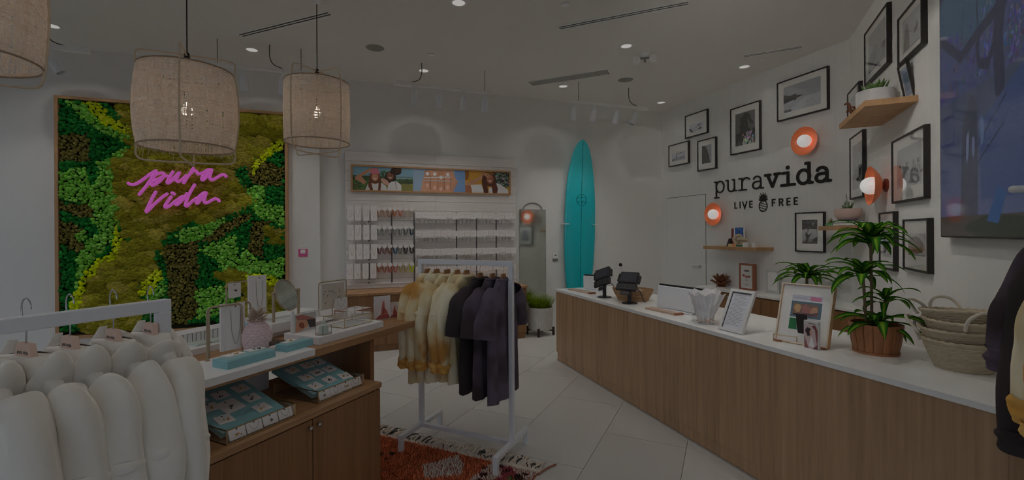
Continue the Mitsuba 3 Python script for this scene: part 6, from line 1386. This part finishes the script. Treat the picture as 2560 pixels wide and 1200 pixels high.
part(t, 'soil', lathe([(0, .150), (.136, .148), (.13, .13)], 32), 'mat_soil')
canes = [((-.012, .02), (-.018, .015), .53), ((.045, -.01), (.055, 0), .19), ((-.05, .0), (-.070, .0), .33)]
for (x0, y0), (x1, y1), h in canes:
    part(t, 'cane', tube([(x0, y0, .14), ((x0 + x1) / 2, (y0 + y1) / 2, .14 + h * .5), (x1, y1, .14 + h)], .0085, 10), 'mat_cane', True)
rosette(t, np.array([-.018, .015, .66]), 26, .29, .033, g, .45)
rosette(t, np.array([-.070, .0, .46]), 17, .26, .032, g, .32, 1.0)
rosette(t, np.array([.055, 0, .31]), 10, .22, .026, g, .35, 2.0)
rosette(t, np.array([.0, -.03, .17]), 13, .28, .036, g, .2, .4)
t = thing('potted_dracaena', 'smaller striped dracaena on the back cabinet behind the photo collage', 'plant', frame((5.0, 3.80, .760)))
part(t, 'pot', lathe([(0, 0), (.09, 0), (.115, .19), (.12, .20), (.11, .20), (.10, .17), (0, .165)], 36), 'mat_white', 30)
part(t, 'soil', lathe([(0, .175), (.104, .172), (.1, .16)], 24), 'mat_soil')
part(t, 'cane', tube([(0, 0, .15), (.005, .0, .30)], .014, 10), 'mat_cane', True)
rosette(t, np.array([.005, 0, .31]), 26, .42, .040, g, .45)
# grass in a pot on a wooden stand
t = thing('potted_grass', 'bright green grass in a white ribbed pot on a dark wooden stand', 'plant', frame((2.835, 6.55, 0), (.97, .25, 0)))
mat('mat_plaster', proc(lambda p, n, uv: dmix(lin(214, 212, 206), lin(188, 186, 180), dfbm(p.x * 30, p.y * 30, p.z * 12, 3))), .8)
nb = 180; prof = [(0, .085), (.165, .085), (.182, .10), (.196, .40), (.200, .432), (.190, .434), (.184, .40), (0, .39)]
pm = lathe(prof, nb); v = pm.vertices; aa = np.arctan2(v[:, 1], v[:, 0]); rr = np.hypot(v[:, 0], v[:, 1])
part(t, 'pot', pm, 'mat_plaster', 40)
for i in range(44): 
    a = 2 * math.pi * i / 44; part(t, 'rib', tube([(.183 * math.cos(a), .183 * math.sin(a), .105), (.1965 * math.cos(a), .1965 * math.sin(a), .40)], .0045, 6), 'mat_plaster', True)
mat('mat_stand', lin(60, 36, 30), .5)
for i in range(4):
    a = math.pi / 4 + i * math.pi / 2; c = np.array([math.cos(a), math.sin(a)]) * .205
    part(t, 'stand_leg', bx(c[0] - .014, c[0] + .014, c[1] - .014, c[1] + .014, 0, .125, .002), 'mat_stand')
for a in (math.pi / 4, 3 * math.pi / 4):
    part(t, 'stand_bar', xf(bx(-.195, .195, -.012, .012, .060 + (.0 if a < 1 else .0), .082, .002), rotz(a)), 'mat_stand')
g2 = np.random.default_rng(6); V, F, C, n = [], [], [], 0
for i in range(620):
    a = g2.uniform(0, 6.28); r = .16 * math.sqrt(g2.random()); L = g2.uniform(.17, .31); tl = g2.uniform(.05, .55) + r * 2.0; az = a + g2.normal(0, .5)
    b = np.array([r * math.cos(a), r * math.sin(a), .38]); s = np.linspace(0, 1, 5); d = np.array([math.cos(az), math.sin(az), 0]); wv = np.array([-math.sin(az), math.cos(az), 0]) * .0045
    c = b + np.outer(s * L * (tl * (.3 + .7 * s)), d) + np.outer(s * L * (1 - .25 * tl * s), [0, 0, 1]); w = np.outer((1 - s * .95), wv)
    vv, ff = ribbon(c, w, None); V.append(vv); F.append(ff + n); n += len(vv)
    k = g2.uniform(.7, 1.25); C.append(np.outer(np.repeat(.55 + .55 * s, 2), np.array(lin(128, 152, 30)) * k))
part(t, 'grass_blades', trimesh.Trimesh(np.vstack(V), np.vstack(F), process=False), 'mat_leaf', True, color=np.vstack(C), kind='stuff', label='bright green grass blades')
part(t, 'soil', lathe([(0, .396), (.185, .394), (.18, .38)], 28), 'mat_soil')
# ------------------------------------------------------------------ shaggy rug
t = thing('shag_rug', 'orange shaggy rug with white, black and pink motifs under the far clothes rack', 'rug', EF)
RA0, RA1, RB0, RB1 = 1.25, 2.80, -2.75, -1.13
part(t, 'base', eb(RA0, RA1, RB0, RB1, .0005, .008), 'mat_rugback'); mat('mat_rugback', lin(150, 80, 52), .95)
ORG, ORGD, WH, BK_, PK, GR = lin(240, 146, 98), lin(196, 92, 58), lin(246, 240, 230), lin(44, 42, 50), lin(186, 88, 108), lin(120, 150, 84)
diamond = Polygon([(2.36, -1.80), (2.60, -1.97), (2.80, -1.74), (2.55, -1.55)])
diamond = Polygon([(2.42, -1.76), (2.554, -1.885), (2.67, -1.80), (2.782, -1.734), (2.69, -1.63), (2.563, -1.572)])
dia2 = Polygon([(2.60, -2.55), (2.72, -2.48), (2.64, -2.36), (2.52, -2.42)])
wband = Polygon([(2.82, -1.46), (2.82, -1.10), (1.2, -1.10), (1.2, -1.30), (2.3, -1.42), (2.5, -1.50)])
blk = [(2.62, -1.44, .035), (2.54, -1.43, .03), (2.48, -1.40, .03), (2.70, -1.47, .022), (2.76, -1.38, .025), (2.72, -1.33, .03), (2.68, -1.22, .05), (2.74, -1.20, .03), (2.60, -1.18, .05), (2.50, -2.30, .025), (2.56, -2.24, .03), (2.44, -2.28, .03), (2.60, -2.18, .035), (2.52, -2.16, .02), (2.40, -2.20, .03)]
g = np.random.default_rng(12); V, F, C, n = [], [], [], 0
st = .0115
A = np.arange(1.75, RA1, st); B = np.arange(-2.6, RB1, st)
from shapely import contains_xy
aa, bb = np.meshgrid(A, B, indexing='ij'); aa = (aa + g.uniform(-.005, .005, aa.shape)).ravel(); bb = (bb + g.uniform(-.005, .005, bb.shape)).ravel()
ind, ind2, inw = contains_xy(diamond, aa, bb), contains_xy(dia2, aa, bb), contains_xy(wband, aa, bb)
wob = meshkit.noise(np.stack([aa * 40, bb * 40, 0 * aa], -1))
for k in range(len(aa)):
    a, b = aa[k], bb[k]; col = np.array(ORG) * (.65 + .7 * wob[k]) if g.random() < .8 else np.array(ORGD)
    if ind[k] or ind2[k] or inw[k]: col = np.array(WH) * g.uniform(.85, 1.05)
    if inw[k]:
        if (a - 2.70) ** 2 + (b + 1.30) ** 2 < .055 ** 2 or (a - 2.60) ** 2 + (b + 1.30) ** 2 < .05 ** 2 or (a - 2.74) ** 2 + (b + 1.33) ** 2 < .04 ** 2: col = np.array(PK) * g.uniform(.8, 1.1)
        if (a - 2.655) ** 2 + (b + 1.235) ** 2 < .05 ** 2: col = np.array(GR) * g.uniform(.8, 1.1)
    for x, y, r in blk:
        if (a - x) ** 2 + (b - y) ** 2 < (r * (.6 + .6 * wob[k])) ** 2 * .8: col = np.array(BK_) * g.uniform(.7, 1.3)
    h = g.uniform(.016, .026); az = g.uniform(0, 6.28); ln_ = g.uniform(.004, .013); w = .0042
    d = np.array([math.cos(az), math.sin(az)]); p = np.array([-d[1], d[0]])
    base = np.array([a, -b]); tip = base + d * ln_
    q = [(*(base + p * w), .006), (*(base - p * w), .006), (*(base - d * w * 1.2), .006), (*(tip + p * w * .5), h), (*(tip - p * w * .5), h * .96)]
    V += q; F += [[n, n + 1, n + 4], [n, n + 4, n + 3], [n + 1, n + 2, n + 4], [n + 2, n, n + 3], [n + 2, n + 3, n + 4]]; n += 5
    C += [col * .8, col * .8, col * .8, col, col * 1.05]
scene['mat_pile'] = {'type': 'twosided', 'bsdf': {'type': 'diffuse', 'reflectance': {'type': 'mesh_attribute', 'name': 'vertex_color'}}}
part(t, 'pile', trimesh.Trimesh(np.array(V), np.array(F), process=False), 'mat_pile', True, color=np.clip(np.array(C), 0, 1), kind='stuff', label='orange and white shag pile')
# woven white end with knotted fringe
part(t, 'woven_end', eb(RA1, 2.865, RB0, RB1 + .01, .0005, .010, .002), 'mat_fringe'); mat('mat_fringe', lin(214, 202, 188), .95)
g = random.Random(3)
for i in range(86):
    b = RB0 + .01 + (RB1 - RB0) * i / 86; a0 = 2.86; s = g.uniform(-.03, .03); L = g.uniform(.06, .13); mm = 'mat_fringe' if g.random() < .86 else 'mat_black'
    pts = smoothpath([(a0 - .02, -b, .010), (a0 + L * .35, -b - s * .4, .013), (a0 + L * .7, -b + s * .6, .009), (a0 + L, -b - s, .006)], 3)
    part(t, 'tassel', tube(pts, [.0065 if mm == 'mat_fringe' else .004] * (len(pts) - 2) + [.005, .002], 6), mm, True)
for i in range(26):
    b = RB0 + .2 + (RB1 - RB0 - .2) * g.random(); a = g.uniform(2.815, 2.87); L = g.uniform(.02, .05); az = g.uniform(-1, 1)
    part(t, 'black_thread', tube([(a, -b, .013), (a + L * .5 * math.cos(az), -b + L * .5 * math.sin(az), .018), (a + L * math.cos(az), -b + L * math.sin(az), .013)], .0032, 6), 'mat_black', True)
part(t, 'corner_cord', tube(smoothpath([EVL for EVL in [(2.78, 1.12, .01), (2.84, 1.105, .012), (2.90, 1.085, .010), (2.955, 1.06, .007)]], 4), .006, 8), 'mat_copper_wood', True)
# ------------------------------------------------------------------ things on the display table and low cabinet
mat('mat_teal_box', lin(140, 190, 196), .7); mat('mat_riser', lin(232, 231, 230), .5)
def slab(label, a0, a1, b0, b1, z, h=.033, name='display_riser', cat_='riser', m='mat_riser'):
    return solo(name, label, cat_, eb(a0, a1, b0, b1, z, z + h, .002), m, M=EF)
R1 = TZ + .034
slab('long white riser along the front edge of the display table', .95, 1.66, -2.175, -1.875, TZ, .034)
slab('thick white riser under the big glass box', 1.815, 2.335, -2.30, -2.02, TZ, .042)
slab('long white riser along the back of the display table', 1.385, 2.32, -2.74, -2.43, TZ, .034)
slab('raised white step on the back riser under the mirror', 1.80, 2.30, -2.72, -2.56, R1, .055)
slab('small white block on the back riser behind the front stand', 1.42, 1.74, -2.72, -2.60, R1, .050)
slab('raised white step under the rear jewellery stands', 2.34, 2.66, -2.74, -2.50, TZ, .036)
mat('mat_pad', lin(150, 186, 190), .8)
def jcard(par_label, M, w, h, group, seed, kind='dots'):
    g = random.Random(seed)
    t = thing('jewellery_card', par_label, 'jewellery card', M, group)
    part(t, 'card', bx(0, w, 0, h, 0, .0012, .0004), 'mat_card')
    part(t, 'hole', xf(cyl(.004, .0012, .0016, 12), rotz(0, (w / 2, h * .86, 0))), 'mat_dark_grey')
    if kind == 'chain': part(t, 'chain', tube(smoothpath([(w * .2, h * .86, .002), (w * .3, h * .45, .002), (w * .5, h * .22, .002), (w * .7, h * .45, .002), (w * .8, h * .86, .002)], 4), .0011, 5), 'mat_silver', True)
    else: part(t, 'earring', cat(*[ico(g.uniform(.003, .0055), 1, (w * g.uniform(.3, .7), h * g.uniform(.25, .5), .003)) for _ in range(3)]), 'mat_gold' if g.random() < .5 else 'mat_dark_grey', True)
    return t
# teal card boxes
def tbox(label, a0, a1, b0, b1, z, h=.034, cards=()):
    t = thing('card_box', label, 'box', EF)
    part(t, 'body', eb(a0, a1, b0, b1, z, z + h, .0015), 'mat_teal_box')
    part(t, 'top_pad', eb(a0 + .01, a1 - .006, b0 + .01, b1 - .008, z + h, z + h + .0015), 'mat_pad')
    return t
tbox('long teal card box on the front riser below the wire stand', 1.245, 1.475, -2.03, -1.925, R1)
tbox('small teal card box beside the pink pineapple', 1.545, 1.705, -2.02, -1.940, R1)
tbox('small teal box half hidden by the cream hoodie', 1.055, 1.085, -1.93, -1.90, R1, .03)
tbox('teal box on the back riser behind the wire stand', 1.78, 1.92, -2.69, -2.57, R1 - .0, .045)
def flatM(a, b, z, ang, tilt=0.0):
    X = E1 * math.cos(ang) - E2 * math.sin(ang); Y = np.cross((0, 0, 1), X); Zv = np.array([0, 0, 1.0]) * math.cos(tilt) - Y * math.sin(tilt)
    return frame(EV(a, b, z), X, Zv)
jcard('white jewellery card lying left on the long teal box', flatM(1.29, -1.985, R1 + .036, .05), .085, .055, 'cards on the long teal box', 1)
jcard('white jewellery card lying right on the long teal box', flatM(1.39, -1.985, R1 + .036, -.04), .080, .055, 'cards on the long teal box', 2)
jcard('white jewellery card lying on the small teal box by the pineapple', flatM(1.575, -1.975, R1 + .036, .2), .085, .05, None, 3)
t = thing('claw_clip', 'brown tortoiseshell hair clip beside the small teal box', 'hair clip', frame(EV(1.578, -2.045, R1), E1))
mat('mat_tortoise', lin(104, 84, 70), .25)
for s in (-1, 1):
    part(t, 'jaw', tube(smoothpath([(-.045, s * .004, .035), (-.02, s * .020, .040), (.02, s * .024, .030), (.05, s * .018, .010)], 5), [.012] * 16, 10, flat=(.5, (0, 1, 0))), 'mat_tortoise', True)
part(t, 'hinge', xf(cyl(.005, -.018, .018, 10), frame((-.005, 0, .042), (0, 0, 1), (0, 1, 0))), 'mat_gold')
# wire stands with necklace cards
mat('mat_champagne', lin(190, 172, 146), .35, metallic=.7)
def wire_arch(label, a0, a1, b, z, h, group=None, r=.0045, b1=None, base=True):
    b1 = b if b1 is None else b1
    t = thing('jewellery_stand', label, 'jewellery stand', EF, group)
    p0, p1 = np.array([a0, -b, z]), np.array([a1, -b1, z]); d = (p1 - p0) / np.linalg.norm(p1 - p0); c = .022
    pts = [p0, p0 + [0, 0, h - c]] + [p0 + [0, 0, h - c] + d * c * (1 - math.cos(q)) + np.array([0, 0, c * math.sin(q)]) for q in np.linspace(.3, 1.5, 4)] + [p1 + [0, 0, h - c] - d * c * (1 - math.cos(q)) + np.array([0, 0, c * math.sin(q)]) for q in np.linspace(1.5, .3, 4)] + [p1 + [0, 0, h - c], p1]
    part(t, 'wire', tube(pts, r, 10), 'mat_champagne', True)
    for p in (p0, p1): part(t, 'foot', lathe([(0, 0), (.012, 0), (.010, .004), (0, .005)], 16, p), 'mat_champagne')
    return t
wire_arch('tall champagne wire arch stand on the front riser left of the pineapple', 1.297, 1.462, -2.150, R1, .240)
wire_arch('second champagne wire arch stand behind the first one', 1.36, 1.57, -2.24, TZ, .262)
def tall_card(label, a, b, z, w, h, ang, seed, tip=0.0):
    X = E1 * math.cos(ang) - E2 * math.sin(ang); out = np.cross(X, (0, 0, 1))
    M = np.eye(4); M[:3, 0] = X; M[:3, 1] = (0, 0, 1); M[:3, 2] = np.cross(X, (0, 0, 1)); M[:3, 3] = EV(a, b, z)
    t = thing('necklace_card', label, 'necklace card', M)
    part(t, 'card', bx(0, w, 0, h, 0, .002, .0005), 'mat_card'); part(t, 'side_fold', bx(-.022, 0, 0, h, -.012, .001, .0005), 'mat_card')
    part(t, 'hole', mv(cyl(.004, .002, .0026, 12), w * .5, h * .93), 'mat_dark_grey')
    part(t, 'necklace', tube(smoothpath([(w * .25, h * .86, .0032), (w * .30, h * .40, .0032), (w * .5, h * .12, .0032), (w * .70, h * .40, .0032), (w * .75, h * .86, .0032)], 6), .0014, 5), 'mat_silver', True)
    return t
tall_card('tall white necklace card hanging from the front wire stand', 1.392, -2.165, R1 + .02, .088, .225, -.15, 1)
wire_arch('tallest champagne wire stand at the back by the moss panel', 1.69, 1.86, -2.62, R1 + .05, .245)
jcard('square white earring card on the tallest wire stand', np.block([[np.c_[E1 * .97 - E2 * .24, [0, 0, 1], np.cross(E1 * .97 - E2 * .24, [0, 0, 1])], EV(1.69, -2.605, R1 + .205).reshape(3, 1)], [np.array([[0, 0, 0, 1.]])]]), .095, .088, None, 5)
tall_card('tall white necklace card behind the pink pineapple', 1.835, -2.60, R1 + .09, .085, .235, -.15, 2)
# pink pineapple ornament
mat('mat_pine_pink', lin(228, 204, 206), .45); mat('mat_pine_crown', lin(196, 178, 160), .35, metallic=.35)
t = thing('ceramic_pineapple', 'pale pink ceramic pineapple with a bronze crown on the display table', 'ornament', frame(EV(1.505, -2.098, R1), E1) @ np.diag([.92, .92, .90, 1]))
Hp, nr, nc_ = .168, 11, 15
bodyP = [(0, 0)] + [(.068 * math.sin(math.pi * (.14 + .80 * q)) ** .62, Hp * q) for q in np.linspace(0, 1, 30)] + [(0, Hp)]
part(t, 'body', lathe(bodyP, 60), 'mat_pine_pink', True)
for r in range(nr):
    q = (r + .7) / (nr + .6); R = .068 * math.sin(math.pi * (.14 + .80 * q)) ** .62; z = Hp * q
    for c in range(nc_):
        a = 2 * math.pi * (c + .5 * (r % 2)) / nc_; s = R / .068
        v = trimesh.creation.icosphere(subdivisions=1, radius=1); sc_ = np.array([.0075, .0125 * s, .0095])
        v.vertices = v.vertices * sc_; part(t, 'scale', xf(v, rotz(a, (R * math.cos(a) * .985, R * math.sin(a) * .985, z))), 'mat_pine_pink', False)
g = random.Random(31)
for r in range(4):
    for c in range(9 - r):
        a = 2 * math.pi * (c + .5 * r) / (9 - r); L = .034 + .007 * r
        part(t, 'crown_leaf', xf(leaf_blob(L, .0095, .014, 6), frame((.022 * math.cos(a) * (1 - .15 * r), .022 * math.sin(a) * (1 - .15 * r), Hp - .004 + .012 * r), (math.sin(a), -math.cos(a), 0), (math.cos(a) * (1.0 - .22 * r), math.sin(a) * (1.0 - .22 * r), .75))), 'mat_pine_crown', True)
# tilting table mirror
t = thing('table_mirror', 'oval tilting mirror on two posts in front of the column', 'mirror', EF)
zb = R1 + .055
pL, pR = np.array([1.845, 2.425, zb]), np.array([2.035, 2.445, zb])
for p in (pL, pR):
    part(t, 'post', tube([p, p + [0, 0, .165]], .0085, 14), 'mat_champagne', True); part(t, 'finial', ico(.012, 2, p + [0, 0, .170]), 'mat_champagne', True)
mid = (pL + pR) / 2 + [0, 0, .150]; u = (pR - pL) / np.linalg.norm(pR - pL)
Mm = frame(mid, u, np.array([-.25, 1.0, 0]) * 1.0)      # z of the plate: facing away from the wall
zdir = np.array([0.0, -.93, .36]); zdir -= u * (zdir @ u); zdir /= np.linalg.norm(zdir)
Mm = frame(mid, u, zdir)
part(t, 'glass', xf(lathe([(0, .003), (.078, .003), (.078, .0), (0, -.001)][::-1], 56, sy=1.22), Mm), 'mat_mirror')
part(t, 'ring', xf(tube([(.080 * math.cos(q), .0976 * math.sin(q), .001) for q in np.linspace(0, 2 * math.pi, 64, endpoint=False)], .0045, 8, closed=True), Mm), 'mat_champagne', True)
slab('white base block of the tilting mirror', 1.80, 2.09, -2.50, -2.38, R1, .055)
# photo panel, jar, glass boxes, far stands
t = thing('photo_display', 'standing photo panel of a woman in a red cap behind the glass jar', 'photo', np.block([[np.c_[E1, [0, 0, 1], np.cross(E1, [0, 0, 1])], EV(1.835, -2.235, TZ + .042).reshape(3, 1)], [np.array([[0, 0, 0, 1.]])]]))
part(t, 'panel', bx(0, .15, 0, .105, -.014, 0, .001), 'mat_acryl'); me, col = printed(.142, .097, [(sbox(0, 0, 1, 1), (196, 190, 186)), (pg(.0, .95, .3, 1, .75, .75, .98, .6, .5, .62, .1, .7), (184, 116, 108)), (pg(.05, .7, .5, .62, .7, .6, .6, .2, .2, .0, .0, .0), (206, 152, 120)), (pg(.55, .62, 1, .6, 1, .1, .7, .1), (74, 70, 68)), (blob(.3, .35, .12, .2, 12, .4, .3), (150, 86, 66))]); me.apply_translation((.075, .0525, .0004)); part(t, 'photo', me, 'mat_print', color=col)
part(t, 'post', cat(bx(-.016, 0, 0, .13, -.016, 0, .001)), 'mat_riser')
t = thing('glass_jar', 'small round glass jar with black straps on the thick riser', 'jar', frame(EV(1.895, -2.075, TZ + .042), E1))
part(t, 'glass', lathe([(0, .001), (.040, .001), (.043, .006), (.043, .045), (.040, .048)], 36), 'mat_pane', True, label='clear glass wall')
part(t, 'base_ring', tube([(.043 * math.cos(q), .043 * math.sin(q), .002) for q in np.linspace(0, 6.283, 40, endpoint=False)], .0018, 6, closed=True), 'mat_champagne', True)
part(t, 'insert', lathe([(0, .002), (.026, .002), (.026, .050), (.012, .056), (.012, .072), (0, .073)], 24), 'mat_pale_mint', 30); mat('mat_pale_mint', lin(196, 206, 196), .6)
for q in (.6, 2.2, 3.9, 5.3): part(t, 'strap', tube([(.0435 * math.cos(q), .0435 * math.sin(q), .003), (.0435 * math.cos(q), .0435 * math.sin(q), .045), (.03 * math.cos(q), .03 * math.sin(q), .052)], .0014, 6), 'mat_black')
part(t, 'handle_bar', tube(smoothpath([(.01, 0, .066), (.04, -.01, .070), (.07, -.005, .068)], 5), .003, 8), 'mat_dark_grey', True)
def gM(a, b, z, yaw=0.0): return frame(EV(a, b, z), E1 * math.cos(yaw) - E2 * math.sin(yaw))
glass_box('large flat glass box with a hinged lid on the thick riser', gM(2.165, -2.155, TZ + .042), .235, .17, .062)
glass_box('glass box with wooden edges behind the large glass box', gM(2.42, -2.36, TZ), .20, .15, .085, True, 'mat_copper_wood', .004)
solo('white_box', 'flat white box under the wooden edged glass box', 'box', eb(2.335, 2.50, -2.43, -2.30, TZ + .005, TZ + .028, .002), 'mat_riser', M=EF)
for lab_, a, b, w, h, sd in (('standing photo block of red tinted hands at the far end of the table', 2.49, -2.235, .115, .165, 1), ('smaller standing photo block beside the red hands photo', 2.60, -2.20, .075, .110, 2)):
    X = E1 * .86 - E2 * -.5; X = X / np.linalg.norm(X)
    M = np.eye(4); M[:3, 0] = X; M[:3, 1] = (0, 0, 1); M[:3, 2] = np.cross(X, (0, 0, 1)); M[:3, 3] = EV(a, b, TZ)
    t = thing('photo_block', lab_, 'photo', M); part(t, 'block', bx(0, w, 0, h, -.018, 0, .001), 'mat_acryl')
    me, col = printed(w * .94, h * .95, [(sbox(0, 0, 1, 1), (222, 214, 216)), (pg(.3, .0, .4, .3, .45, .6, .55, .82, .62, .8, .66, .5, .85, .3, .8, .0), (188, 106, 94)), (pg(.5, .2, .58, .55, .64, .3), (124, 58, 56)), (pg(0, 0, 1, 0, .9, .2, .3, .18), (170, 84, 80)), (blob(.3, .32, .10, .06, 12), (232, 226, 226))]); me.apply_translation((w / 2, h / 2, .0004)); part(t, 'photo', me, 'mat_print', color=col)
wire_arch('wide bronze wire arch with a linen panel at the back of the table', 2.36, 2.62, -2.63, TZ + .036, .225)
t = solo('linen_panel', 'linen panel with small earrings hanging inside the wide wire arch', 'display panel', eb(2.39, 2.60, -2.634, -2.628, TZ + .06, TZ + .245, .001), 'mat_linen', M=EF); mat('mat_linen', lin(206, 198, 186), .9)
g = random.Random(6)
part(t, 'earring', cat(*[ico(.0035, 1, (g.uniform(2.40, 2.59), 2.627, TZ + g.uniform(.08, .22))) for _ in range(16)]), 'mat_dark_grey', kind='stuff', label='rows of tiny earrings')
wire_arch('low wire frame holding a white card near the glass boxes', 2.36, 2.50, -2.50, TZ + .036, .095, r=.0035)
jcard('white card on the low wire frame near the glass boxes', np.block([[np.c_[E1, [0, 0, 1], np.cross(E1, [0, 0, 1])], EV(2.375, -2.494, TZ + .075).reshape(3, 1)], [np.array([[0, 0, 0, 1.]])]]), .12, .075, None, 7, 'chain')
# small clear letter blocks at the back left
for i, a in enumerate((1.44, 1.52)):
    slab(('flat pale mint tray on the back riser, left of two', 'flat pale mint tray on the back riser, right of two')[i], a, a + .07, -2.56, -2.47, R1, .010, 'mint_tray', 'tray', 'mat_pale_mint')
for i in range(5):
    a = 1.42 + .045 * i
    t = thing('ring_holder', f'small grey wire ring holder on the back riser, {ORD[i]} from the left', 'ring holder', EF, 'ring holders on the back riser')
    part(t, 'wire', tube([(a, 2.60, R1), (a, 2.60, R1 + .045), (a + .026, 2.60, R1 + .045), (a + .026, 2.60, R1)], .002, 6), 'mat_grey')
# glass trays on the low cabinet
def tray(lab_, a0, a1, b0, b1, seed):
    w, d = a1 - a0, b1 - b0
    glass_box(lab_, gM((a0 + a1) / 2, (b0 + b1) / 2, LZ), w, d, .062, False, 'mat_brass', .0024, 'glass_tray')
    # slanted teal pad
    th = .30; L = d * 1.0
    Mp = frame(EV(a0 + .012, b1 - .055, LZ + .016), E1, np.array([0, 0, 1.0]) * math.cos(th) + E2 * math.sin(th))       # local y runs back and up
    t = thing('teal_pad', f'slanted teal display pad in the {"near" if seed == 1 else "far"} glass tray', 'display pad', Mp)
    part(t, 'board', bx(.0, w - .024, 0, L, -.004, .022, .002), 'mat_teal_box')
    g = random.Random(seed); n = 0
    spots = [(.03, .02), (.13, .03), (.22, .02), (.04, .12), (.125, .125), (.205, .12), (.035, .215), (.13, .22), (.21, .215)] if seed == 2 else [(.02, .05), (.085, .10), (.19, .03), (.025, .16), (.20, .125), (.11, .22), (.21, .22), (.02, .235)]
    for k, (x, y) in enumerate(spots):
        big = seed == 1 and k == 1
        M = Mp @ rotz(g.uniform(-.12, .12), (x, y, .0232 + .0004))
        jcard(f'{"large white" if big else "white"} jewellery card on the teal pad of the {"near" if seed == 1 else "far"} tray, {ORD[k]} one', M, .095 if big else .068, .095 if big else .062, f'cards on the {"near" if seed == 1 else "far"} teal pad', 30 + 10 * seed + k)
    for k in range(4):
        Mc = frame(EV(a0 + .02 + k * (w - .08) / 3.2, b1 - .012, LZ + .006), E1 * math.cos(g.uniform(-.2, .2)) + E2 * .05, np.array([0, 0, 1.0]) * .35 + E2 * .9 + E1 * g.uniform(-.25, .25))
        jcard(f'white jewellery card standing against the front glass of the {"near" if seed == 1 else "far"} tray, {ORD[k]} from the left', Mc, .070, .046, f'loose cards in the {"near" if seed == 1 else "far"} tray', 60 + 10 * seed + k, 'chain' if k % 2 else 'dots')
tray('near gilt edged glass tray of jewellery cards on the low cabinet', 1.182, 1.507, -2.155, -1.835, 1)
tray('far gilt edged glass tray of jewellery cards on the low cabinet', 1.665, 1.982, -2.185, -1.862, 2)
slab('long white box at the back of the low cabinet under the table', 1.10, 1.72, -2.40, -2.30, LZ, .105, 'white_box', 'box')
